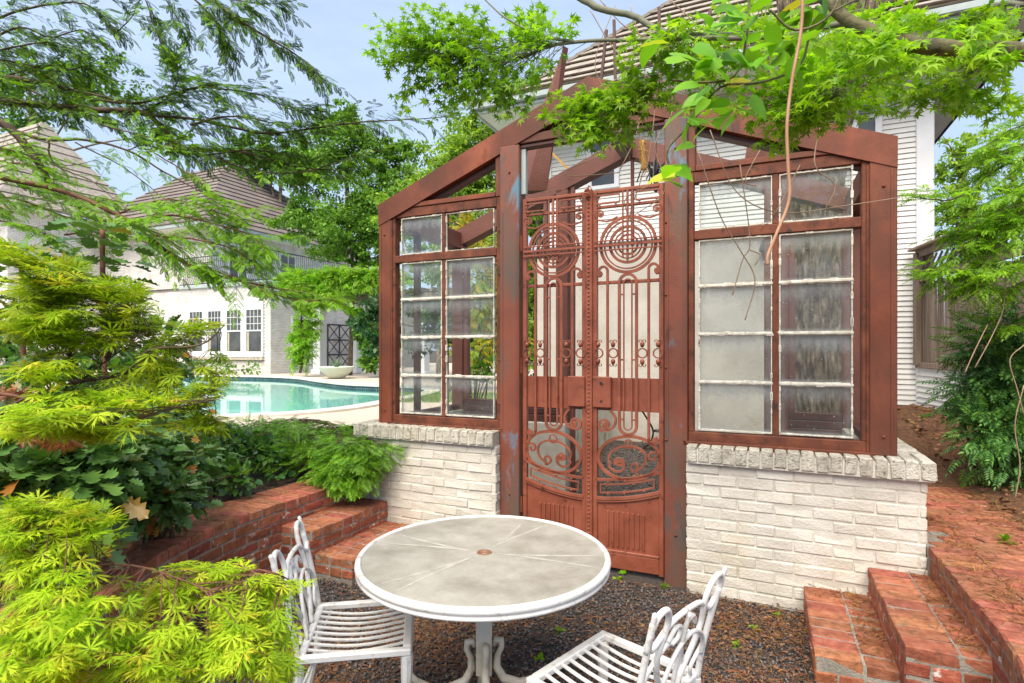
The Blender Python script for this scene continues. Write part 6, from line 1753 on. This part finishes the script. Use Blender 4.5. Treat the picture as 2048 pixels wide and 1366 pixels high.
holly_plant('dark spiny-leaved mahonia shrub behind the laceleaf maple, nearest the left edge', 80, .47, 2.7, [(60, 960, 90, 70, 2.6), (160, 960, 90, 80, 2.7), (60, 860, 90, 60, 2.8), (200, 890, 70, 50, 2.9), (120, 1030, 100, 50, 2.6)], 1300, .125, 170,
            [([(210, 800), (207, 620), (205, 520), (205, 460)], 2.9), ([(50, 800), (45, 650), (44, 560), (42, 500)], 2.9)])
holly_plant('dark spiny-leaved mahonia shrub beside the curved brick wall cap', 300, .47, 3.3, [(290, 930, 80, 60, 3.2), (340, 1000, 50, 45, 3.1), (380, 920, 60, 40, 3.5), (250, 1010, 60, 40, 3.1), (300, 860, 70, 40, 3.7)], 1500, .085, 200)
shrub('mahonia_shrub', 'mahonia shrub filling the gap below the cypress at the far left', 'shrub', 200, 4.2, .47, [(100, 760, 140, 60, 4.2), (250, 780, 110, 60, 4.2), (330, 820, 80, 45, 4.2), (60, 660, 100, 60, 4.4), (230, 690, 80, 40, 4.4), (330, 700, 50, 50, 4.4)], lf_holly, 2200, .09, tH, 'mahonia shrubs at the left', fall=.5, stems=14, mats=(lf_bg1, .25))
# ---- ground cover of ivy, and plum yew spilling over the wall
P = []; D = []
for _ in range(5200):
    s, d = rnd.uniform(-9, -3.25), rnd.uniform(1.2, 8.2)
    if math.hypot(s - GC_S, d - GC_D) < GR + .42 and d < 3.2: continue
    if s > -3.62: continue
    w_ = W(s, d)
    if w_.y > .3 and 700 + (EYE - .53) * F_PX / w_.y < 872: continue
    P.append((w_.x, w_.y, ZT + .04 + .16 * rnd.random() * (1 if s < -3.9 else .3))); a = rnd.uniform(0, 6.28); D.append((math.cos(a), math.sin(a), rnd.gauss(-.1, .3)))
leaves('ivy_ground_cover', tHt, P, D, nr.normal(size=(len(P), 3)) * .35 + Z3, nr.uniform(.04, .085, len(P)), lf_ivy, None)
yew = [[pix(600, 940, 4.9), pix(650, 900, 4.9), pix(700, 880, 4.9), pix(760, 900, 4.8)], [pix(640, 960, 4.8), pix(560, 890, 5.2), pix(500, 860, 5.8)], [pix(640, 930, 5), pix(680, 870, 5.4), pix(640, 840, 6.2)]]
plant('plum_yew', 'bright green plum yew with fern-like sprays spilling over the wall left of the white brick', 'shrub', pixz(640, 960, .5), yew,
      [(740, 900, 55, 22, 4.7, .1, 34), (700, 940, 50, 26, 4.55, .08, 34), (660, 900, 70, 30, 4.9, .15, 44), (600, 880, 80, 30, 5.3, .2, 44), (520, 872, 90, 16, 5.8, .3, 40), (630, 862, 80, 10, 6.0, .3, 24), (660, 945, 30, 18, 4.6, .1, 14), (450, 866, 60, 12, 6.0, .3, 20), (690, 960, 26, 12, 4.5, .05, 12), (560, 915, 50, 14, 5.0, .1, 14)],
      tF2, .16, lf_fern, m_twig, r0=.012, twig_r=.003, spacing=.09, sag=.12, fall=.25, leafz=1.0, indiv=0, wob=.1)
shrub('leafy_shrub', 'mixed low leafy shrub between the mahonia and the plum yew', 'shrub', 450, 4.3, .47, [(430, 930, 60, 26, 4.4), (480, 960, 40, 16, 4.2), (450, 880, 70, 26, 5.0), (400, 960, 30, 20, 3.9), (520, 905, 50, 20, 4.9)], lf_ivy, 1500, .055, tHt, fall=.4, mats=(lf_bg1, .35))

# ---- Japanese maple over the top
JM = [pl_([(2300, 150, .0), (2048, 106, 0), (1900, 98, 0), (1790, 80, .05), (1700, 42, .1), (1640, -10, .15)], 1.7),
      pl_([(1840, 90, .1), (1760, 62, .2), (1690, 45, .3), (1600, 68, .4), (1480, 76, .5), (1330, 78, .7), (1150, 84, 1.0), (1090, 96, 1.1), (1030, 118, 1.2), (900, 110, 1.3), (800, 90, 1.4)], 1.7),
      pl_([(1140, -20, 1.0), (1190, 14, .9), (1265, 32, .8), (1310, 55, .7), (1350, 66, .6), (1420, 72, .5)], 1.8),
      pl_([(1150, 84, 1.0), (1080, 70, 1.1), (1010, 35, 1.2), (960, -10, 1.3)], 1.7),
      pl_([(1090, 96, 1.1), (960, 95, 1.2), (900, 115, 1.3), (850, 90, 1.35)], 1.75),
      pl_([(1800, 85, .3), (1700, 170, .5), (1620, 220, .7), (1560, 240, .8)], 1.75),
      pl_([(1990, 110, .2), (1900, 170, .5), (1800, 205, .7), (1700, 240, .8)], 1.8),
      pl_([(2048, 10, .2), (1990, 10, .3), (1950, 40, .4), (1880, 60, .5), (1840, 100, .6), (1850, 140, .6)], 1.8),
      pl_([(1300, 80, .8), (1250, 190, .9), (1180, 220, 1.0), (1130, 250, 1.0)], 1.75),
      pl_([(1250, 190, .9), (1210, 240, .9), (1180, 290, .9)], 1.75)]
jr = [(.029, .019), (.028, .006), (.018, .009), (.008, .003), (.007, .002), (.006, .002), (.006, .002), (.010, .003), (.005, .002), (.003, .0015)]
jm = thing('japanese_maple', 'japanese maple whose limbs and star-shaped leaves hang across the top right', 'tree', (3.6, 1.9, ZT))
_p = resample(JM[0], .04); _n = len(_p)
MB().tube([Vector(p) for p in _p + nr.normal(size=_p.shape) * .0012], [(.0275 + (.017 - .0275) * i / _n) * (1 + .10 * math.sin(i * .55) ** 6) for i in range(_n)], 14).build('main_limb', m_olive, jm, ID, smooth=True)
JM.insert(1, pl_([(1640, -10, .15), (1620, -40, .15), (1600, -80, .2)], 1.7))
JM = [JM[2], JM[1]] + JM[3:]
plant('japanese_maple', '', '', None, JM[:2],
      [(850, 50, 120, 45, 3.0, .25, 42), (980, 60, 110, 55, 2.9, .25, 45), (800, 110, 80, 45, 3.0, .2, 30), (960, 150, 110, 50, 2.9, .2, 48), (880, 210, 90, 35, 3.0, .2, 23), (1010, 210, 50, 40, 2.8, .2, 19), (1090, 40, 80, 35, 2.8, .2, 23), (820, 170, 50, 40, 3.0, .2, 11), (950, 110, 60, 30, 2.8, .15, 6)],
      tM, .040, lf_mid, m_greytwig, twig_r=.0012, spacing=.046, sag=.03, fall=.3, leafz=.8, indiv=300, mobj=lf_mido, mains_r=[(.014, .005), (.01, .008)], parent=jm, lname='green_foliage', start=.45, wob=.06)
plant('japanese_maple', '', '', None, JM[2:], 
      [(1180, 240, 90, 45, 2.7, .15, 35), (1120, 220, 60, 35, 2.7, .12, 16), (1210, 190, 60, 30, 2.65, .1, 16), (1170, 290, 60, 30, 2.6, .1, 14), (1290, 190, 70, 30, 2.5, .1, 16), (1620, 240, 70, 40, 2.5, .15, 19), (1560, 280, 60, 30, 2.5, .1, 11), (1700, 200, 80, 50, 2.4, .15, 22),
       (1780, 210, 70, 30, 2.4, .15, 14), (1880, 190, 80, 30, 2.3, .15, 19), (1960, 170, 80, 50, 2.2, .15, 22), (1620, 150, 90, 40, 2.4, .15, 19), (1850, 120, 90, 40, 2.2, .15, 16), (1980, 60, 90, 50, 2.1, .15, 21), (1500, 180, 70, 40, 2.5, .1, 11), (1240, 190, 60, 40, 2.6, .12, 22), (1240, 250, 70, 50, 2.6, .12, 22), (1290, 120, 60, 40, 2.5, .12, 12), (1370, 70, 80, 40, 2.3, .12, 14), (1620, 190, 90, 60, 2.4, .12, 18), (1330, 150, 80, 50, 2.5, .12, 18), (1850, 100, 120, 30, 1.62, .05, 16), (1990, 120, 60, 26, 1.62, .05, 10), (1740, 70, 60, 30, 1.65, .05, 8), (1440, 210, 70, 40, 2.4, .1, 14), (1520, 240, 60, 40, 2.5, .1, 12), (1760, 40, 90, 40, 2.2, .15, 22), (1900, 60, 80, 30, 2.0, .12, 18), (1560, 60, 80, 40, 2.4, .12, 16), (1450, 110, 80, 50, 2.5, .12, 16), (2020, 230, 60, 30, 2.3, .1, 11)],
      tM, .042, lf_bright, m_greytwig, twig_r=.0011, spacing=.042, sag=.03, fall=.3, leafz=.8, indiv=0, mains_r=jr[2:], start=.45, wob=.06, parent=jm, lname='bright_foliage', both=(lf_mid, .25))
# ---- large-leaved vine hanging close to the camera
VN = [pl_([(1500, -60, 0), (1495, 60, 0), (1470, 150, 0), (1400, 165, 0), (1345, 160, 0)], 1.5), pl_([(1800, -40, .1), (1640, 40, .05), (1600, 130, 0), (1520, 165, 0), (1440, 175, 0), (1380, 250, 0), (1335, 300, 0), (1345, 350, 0)], 1.5), pl_([(1700, -60, 0), (1660, 30, 0), (1590, 60, 0), (1540, 20, 0)], 1.45)]
vn = thing('climbing_vine', 'broad-leaved bright green vine dangling in front of the gable, nearest the camera', 'vine', (1.0, 1.5, ZT))
mb = MB()
for p in VN: mb.tube(catmull(p, 5), .0032, 6)
mb.build('stem', m_olive, vn, ID, smooth=True)
P, D, U, S = [], [], [], []
for (cx, cy, rx, ry, n) in ((1430, 110, 110, 45, 26), (1480, 40, 80, 40, 16), (1580, 60, 70, 50, 14), (1390, 190, 60, 30, 8), (1440, 220, 60, 40, 7), (1350, 330, 26, 40, 6), (1640, 20, 60, 30, 8), (1550, 120, 50, 40, 6), (1390, 250, 40, 40, 4)):
    for _ in range(n):
        P.append(pix(cx + rnd.gauss(0, .5) * rx, cy + rnd.gauss(0, .5) * ry, 1.5 + rnd.uniform(-.12, .15))); a = rnd.uniform(0, 6.28)
        D.append((math.cos(a), math.sin(a) * .6, -.35 + rnd.gauss(0, .3))); U.append((rnd.gauss(0, .4), -.6 + rnd.gauss(0, .3), .8)); S.append(rnd.uniform(.045, .078))
leaves('leaf', tHt, P, D, U, S, lf_vine, vn, indiv=200)
# hanging dry stems
def hanging(label, paths, m, r, Y, cat='vine stem'):
    t = thing('hanging_vine_stem', label, cat, Vector(pix(paths[0][-1][0], paths[0][-1][1], Y)))
    for p in paths:
        mb = MB().tube(catmull([pix(x, y, Y + (q[0] if q else 0)) for x, y, *q in p], 6), r, 6); mb.build('stem', m, t, ID, smooth=True)
    return t
hanging('thick pinkish bare vine stem hanging from the top, right of the centre', [[(1606, -40), (1602, 60), (1584, 160), (1574, 250), (1576, 330), (1578, 400), (1552, 470), (1536, 510), (1535, 530)]], m_pinkvine, .0040, 1.35)
hanging('tangle of thin dry vine tendrils hanging over the right window', [[(1395, 300), (1440, 430), (1480, 500), (1510, 560), (1490, 640)], [(1480, 330), (1500, 480), (1485, 520), (1465, 590)], [(1640, 250), (1630, 330), (1670, 370), (1650, 420)], [(1520, 300), (1490, 360), (1512, 372)], [(1420, 260), (1470, 380), (1560, 425), (1700, 410), (1800, 395)],
        [(1600, 330), (1560, 410), (1545, 430)], [(1500, 500), (1520, 510), (1510, 530)]], m_vine, .0028, 2.9)
hanging('tangle of bare vine twigs over the gable peak', [[(1180, 20), (1230, 100), (1290, 150), (1380, 190)], [(1260, 10), (1290, 130), (1275, 260), (1240, 340)], [(1300, 60), (1310, 200), (1295, 330), (1280, 360)], [(1370, 20), (1300, 110), (1215, 170)], [(1230, 10), (1190, 130), (1230, 210)], [(1420, 60), (1330, 140), (1250, 200)],
        [(1330, 130), (1345, 220), (1310, 290), (1330, 380), (1270, 430)], [(1280, 200), (1210, 300), (1135, 340), (1150, 352), (1240, 345)], [(1340, 0), (1400, 60), (1440, 150)], [(1200, 0), (1260, 60), (1350, 90)], [(1275, 250), (1288, 330), (1262, 420), (1255, 460)], [(1300, 370), (1250, 400), (1268, 450), (1290, 470)]], m_vine, .0026, 3.0)
t = hanging('fuzzy orange-brown moss clump hanging under the gable', [[(1284, 282), (1287, 310), (1288, 340)]], m_straw, .016, 3.3)
P = []; D = []
for _ in range(420):
    y = rnd.uniform(276, 342); a = rnd.uniform(0, 6.28); P.append(np.array(pix(1286 + (y - 276) * .03, y, 3.3)) + .012 * np.array([math.cos(a), math.sin(a), 0])); D.append((math.cos(a), math.sin(a), rnd.gauss(-.3, .5)))
leaves('fuzz', (np.array([(0, -.05, 0), (0, .05, 0), (1, 0, 0)]), np.array([(0, 1, 2)])), P, D, nr.normal(size=(len(P), 3)), nr.uniform(.012, .03, len(P)), m_straw, t)
# ---- big trunk behind the garden house
t = thing('big_tree', 'large old tree trunk with deeply furrowed bark standing behind the right window', 'tree', W(*pD(1636, 800, 6.6)) * 1.0)
def trunk_mesh(path, radii, nseg, step, name):
    pts = resample(path, step); n = len(pts); V = []; F = []
    for i, p in enumerate(pts):
        u = i / (n - 1) * (len(radii) - 1); k = min(int(u), len(radii) - 2); r = radii[k] + (radii[k + 1] - radii[k]) * (u - k)
        for j in range(nseg):
            a = 2 * math.pi * j / nseg
            q = Vector((math.cos(a) * 3.4, math.sin(a) * 3.4, p[2] * 1.5))
            from mathutils import noise as mn
            rid = abs(mn.noise(q * 2.2 + Vector((mn.noise(Vector((a * 2, p[2] * 3, 1))) * .5, 0, 0)))) * 2 + .5 * abs(mn.noise(q * Vector((5, 5, 9)) if False else Vector((q.x * 5, q.y * 5, q.z * 3))))
            rr = r * (.88 + .22 * min(1.0, rid)) + r * .05 * mn.noise(q * .4)
            V.append((p[0] + rr * math.cos(a), p[1] + rr * math.sin(a), p[2]))
    for i in range(n - 1):
        for j in range(nseg): F.append((i * nseg + j, i * nseg + (j + 1) % nseg, (i + 1) * nseg + (j + 1) % nseg, (i + 1) * nseg + j))
    mk(name, V, F, m_bark, t, ID)
tD = 6.6
TW = lambda x, y: W(*pD(x, y, tD))
trunk_mesh([TW(1638, 960), TW(1636, 700), TW(1633, 500), TW(1632, 340), TW(1650, 220)], [.33, .265, .245, .25, .27], 120, .03, 'trunk')
trunk_mesh([TW(1652, 240), TW(1688, 130), TW(1720, 0), TW(1750, -150)], [.24, .19, .17, .15], 100, .035, 'limb')
trunk_mesh([TW(1640, 250), TW(1600, 100), TW(1570, -100)], [.20, .15, .12], 90, .035, 'limb')
mb = MB(); mb.tube(catmull([TW(1690, 100), TW(1760, 20), TW(1850, -40)], 5), .06, 8); mb.build('small_limb', m_bark, t, ID, smooth=True)
P = []
for (cx, cy, rx, ry, n) in ((1620, 130, 90, 80, 260), (1700, 60, 100, 70, 260), (1500, 60, 80, 60, 160), (1760, 150, 60, 50, 90)):
    for _ in range(n): P.append(pix(cx + rnd.gauss(0, .5) * rx, cy + rnd.gauss(0, .5) * ry, 5.6 + rnd.uniform(-.5, .4)))
P = np.array([tuple(p) for p in P]); leaves('crown', tM, P, nr.normal(size=P.shape) - Z3 * .4, nr.normal(size=P.shape) * .5 + Z3, nr.uniform(.06, .10, len(P)), lf_bright, t)

# ---- right edge: nandina, overhanging branch, small plants
shrub('nandina_shrub', 'dense dark green nandina shrub in front of the board fence', 'shrub', 2010, 4.6, ZT + .1, [(1985, 690, 40, 50, 4.7), (2035, 740, 50, 80, 4.5), (1975, 770, 50, 50, 4.6), (2015, 830, 50, 60, 4.4), (1955, 720, 30, 30, 4.9), (2050, 640, 30, 60, 4.5), (1930, 790, 26, 24, 4.9), (2030, 900, 40, 50, 4.3), (1975, 880, 30, 36, 4.4)], lf_nan, 1900, .14, tP, fall=.45, stems=16, mats=(lf_bg1, .2))
m_flower = MAT('cream_buds', [(.3, (.62, .58, .30)), (.7, (.75, .72, .46))], 10, 2, rough=.6)
P = []
for (cx, cy, rx, ry, n) in ((1945, 600, 26, 20, 260), (1990, 605, 26, 18, 240), (2010, 585, 14, 12, 90)):
    for _ in range(n): P.append(tuple(pix(cx + rnd.gauss(0, .55) * rx, cy + rnd.gauss(0, .55) * ry, 4.5 + rnd.gauss(0, .06))))
P = np.array(P); oc = (np.array([(1, 0, 0), (-1, 0, 0), (0, 1, 0), (0, -1, 0), (0, 0, 1), (0, 0, -1)]) * .5, np.array([(0, 2, 4), (2, 1, 4), (1, 3, 4), (3, 0, 4), (2, 0, 5), (1, 2, 5), (3, 1, 5), (0, 3, 5)]))
lastn = bpy.data.objects['nandina_shrub']
leaves('flower_buds', oc, P, nr.normal(size=P.shape), nr.normal(size=P.shape), nr.uniform(.012, .02, len(P)), m_flower, lastn)
wr = thing('overhanging_shrub', 'light green compound-leaved branches leaning over the board fence at the right edge', 'shrub', (5.0, 4.3, ZT))
WR = [(z_([(2200, 380), (2048, 430), (1980, 460), (1920, 500), (1880, 545)], 4.2), (.030, .008), 1), (z_([(2200, 480), (2048, 490), (1990, 490), (1930, 540), (1850, 545)], 4.2), (.016, .003), 1), (z_([(2150, 300), (2010, 330), (1960, 370), (1900, 400), (1830, 395)], 4.2), (.014, .003), .7),
      (z_([(2150, 230), (2060, 280), (2000, 320), (1970, 360)], 4.2), (.012, .003), .9), (z_([(2150, 400), (2060, 420), (2000, 420), (1940, 440)], 4.2), (.010, .003), .9), (z_([(2150, 540), (2060, 560), (2010, 580), (1950, 570)], 4.1), (.012, .003), .9), (z_([(2100, 620), (2040, 650), (1990, 640)], 4.2), (.01, .003), .8), (z_([(2150, 340), (2060, 370), (2010, 390)], 4.0), (.01, .003), .9),
      (z_([(2150, 200), (2080, 240), (2020, 260), (1960, 300)], 4.3), (.01, .003), .9), (z_([(2100, 430), (2030, 460), (1970, 520), (1930, 570)], 4.1), (.01, .003), 1), (z_([(2120, 500), (2060, 530), (2000, 540), (1960, 560)], 4.0), (.01, .003), 1), (z_([(2100, 380), (2020, 400), (1960, 450), (1900, 470)], 4.3), (.01, .003), 1)]
along(wr, [d[0] for d in WR], [d[1] for d in WR], tP, .12, lf_mid, m_twig, .075, .30, .080, .25, [d[2] for d in WR], both=(lf_bright, .3))
hanging('pale dry vine stems trailing down the shrub at the right edge', [[(2040, 480), (2012, 560), (2006, 620), (1980, 680), (1950, 735)], [(1975, 650), (1950, 700), (1930, 745)], [(2048, 690), (2020, 720), (2035, 780), (2048, 830)], [(2048, 770), (2030, 850), (2040, 930), (2030, 1000)]], m_vine, .0036, 4.0)
def small_plant(label, px, py, z, size, n, m, tm, cat='plant', group=None, h=.5):
    c = pixz(px, py, z); t = thing('small_plant', label, cat, c, 0, group)
    a = nr.uniform(0, 6.28, n); e = nr.uniform(.1, 1.2, n)
    D = np.stack([np.cos(a) * np.cos(e), np.sin(a) * np.cos(e), np.sin(e)], 1); P = np.array(c) + D * size * .25
    leaves('foliage', tm, P, D + nr.normal(size=D.shape) * .15, nr.normal(size=D.shape) * .2 + Z3, nr.uniform(.6, 1.1, n) * size, m, t)
small_plant('broad-leaved low plant on the right edge of the brick path', 2010, 985, ZT, .17, 12, lf_nan, tH)
small_plant('green seedlings in the leaf litter beside the brick path, nearest the fence', 1930, 860, ZT + .15, .10, 20, lf_nan, tO)
small_plant('low bright plant in the litter below the nandina', 1945, 915, ZT + .05, .13, 26, lf_nan, tP)
small_plant('small green weed in the mulch right behind the red corner post', 1855, 842, ZT + .22, .10, 16, lf_bg1, tO)
small_plant('tiny lime green weed on the upper brick path', 2012, 1085, ZT, .05, 14, lf_bright, tO)
wl = [(1410, 1190, 'weed beside the right gate post'), (1525, 1205, 'weed at the foot of the right white wall'), (1552, 1235, 'weed out on the gravel near the right steps'), (1330, 1175, 'weed just before the gate'), (1235, 1160, 'tiny weed near the gate foot, right of the table'), (1510, 1262, 'weed on the gravel behind the right chair'), (1245, 1150, 'weed touching the gate panel'), (1080, 1322, 'pale weed on the gravel between table foot and chair'), (1118, 1265, 'weed on gravel right of the table pedestal'), (1475, 1295, 'weed by the right chair back')]
for (x, y, s_) in wl: small_plant('small green ' + s_, x, y, 0, .035, 12, lf_bright, tO, 'weed', 'weeds sprouting in the gravel')

# ---- gravel stones, needles, dead leaves
def scatter_area(n, area, z, hmax=.004):
    P = []
    while len(P) < n:
        s, d = rnd.uniform(area[0], area[1]), rnd.uniform(area[2], area[3])
        if not area[4](s, d): continue
        w_ = W(s, d); 
        P.append((w_.x, w_.y, (z(s, d) if callable(z) else z) + rnd.random() * hmax))
    return np.array(P)
inpatio = lambda s, d: (math.hypot(s - GC_S, d - GC_D) < GR - .02 or (d > GC_D and -3.18 < s < .83)) and d < 3.86 and not (s > .24 and d > 3.05) and not (s < -2.6 and d > 3.05)
st_v = np.array([(1, .1, .0), (.3, .8, -.1), (-.7, .6, .05), (-.95, -.3, -.05), (-.1, -.85, 0), (.7, -.6, .1), (.1, .05, .45), (0, 0, -.4)]) * np.array([.5, .42, .6])
st_f = np.array([(i, (i + 1) % 6, 6) for i in range(6)] + [((i + 1) % 6, i, 7) for i in range(6)])
near = lambda s, d: inpatio(s, d) and (W(s, d).y > 1.75)
P = scatter_area(23000, (-3.2, .85, .9, 3.9, near), .002, .012)
leaves('gravel', (st_v, st_f), P, nr.normal(size=P.shape) * np.array([1, 1, .35]), nr.normal(size=P.shape) * .4 + Z3, nr.uniform(.010, .026, len(P)), m_stone, None)
gate_in = lambda s, d: d > 4.05
P = scatter_area(9000, (-2.48, .6, 4.05, 9.8, gate_in), .002, .012)
leaves('gravel', (st_v, st_f), P, nr.normal(size=P.shape) * np.array([1, 1, .35]), nr.normal(size=P.shape) * .4 + Z3, nr.uniform(.015, .035, len(P)), m_stone, None)
ndl = (np.array([(0, -.035, 0), (0, .035, 0), (.5, .06, .10), (.5, -.01, .10), (1, .0, 0)]), np.array([(0, 1, 2), (0, 2, 3), (3, 2, 4)]))
def patchy(s, d): return .5 + .5 * math.sin(s * 3.7 + 2 * math.sin(d * 2.9)) * math.cos(d * 4.1 + 1.3)
pn = lambda s, d: near(s, d) and rnd.random() < .10 + .95 * patchy(s, d) ** 1.6
P = scatter_area(23000, (-3.2, .85, .9, 3.9, pn), .012, .012)
leaves('needle_litter', ndl, P, nr.normal(size=P.shape) * np.array([1, 1, .12]), nr.normal(size=P.shape) * .4 + Z3, nr.uniform(.015, .05, len(P)), m_needle, None)
dl = lambda s, d: near(s, d) and (rnd.random() < (.9 if (s > -.3 and d > 3.2) else .12))
P = scatter_area(1500, (-3.2, .85, .9, 3.9, dl), .014, .02)
leaves('dead_leaves', T_oval(.28), P, nr.normal(size=P.shape) * np.array([1, 1, .25]), nr.normal(size=P.shape) * .6 + Z3, nr.uniform(.012, .032, len(P)), m_deadleaf, None)
# litter on steps, path and mulch
stp = []
for (s0, s1, d0, d1, z, n) in ((.42, .56, 3.1, 3.86, .174, 420), (.76, .86, 2.95, 3.86, .342, 420), (-2.9, -2.72, 3.1, 3.86, .174, 160), (.9, 1.1, 2.9, 4.6, ZT + .002, 1300), (1.25, 1.6, 2.6, 7.0, ZT + .004, 2200), (1.0, 1.5, 4.4, 7.2, ZT + .004, 700), (1.0, 1.2, 2.0, 3.0, ZT, 60), (-3.8, -3.3, 1.9, 3.8, ZT, 120), (.22, .5, 3.7, 3.86, .174, 90)):
    for _ in range(n):
        w_ = W(rnd.uniform(s0, s1) + rnd.gauss(0, .03), rnd.uniform(d0, d1)); stp.append((w_.x, w_.y, z + rnd.random() * .008))
P = np.array(stp); leaves('needle_litter', ndl, P, nr.normal(size=P.shape) * np.array([1, 1, .12]), nr.normal(size=P.shape) * .4 + Z3, nr.uniform(.02, .06, len(P)), m_needle, None)
P = scatter_area(9000, (1.48, 5.2, 1.5, 9.8, lambda s, d: True), lambda s, d: mulch_z(s, d) + .01, .02)
leaves('needle_litter', ndl, P, nr.normal(size=P.shape) * np.array([1, 1, .15]), nr.normal(size=P.shape) * .4 + Z3, nr.uniform(.03, .09, len(P)), m_needle, None)
P = scatter_area(2600, (1.48, 5.2, 3.0, 9.8, lambda s, d: True), lambda s, d: mulch_z(s, d) + .015, .02)
leaves('dead_leaves', T_oval(.3), P, nr.normal(size=P.shape) * np.array([1, 1, .25]), nr.normal(size=P.shape) * .6 + Z3, nr.uniform(.03, .07, len(P)), m_deadleaf, None)
P = scatter_area(700, (-2.45, .5, 4.2, 9.7, lambda s, d: True), .02, .02)
leaves('dead_leaves', T_oval(.3), P, nr.normal(size=P.shape) * np.array([1, 1, .25]), nr.normal(size=P.shape) * .6 + Z3, nr.uniform(.03, .06, len(P)), m_deadleaf, None)
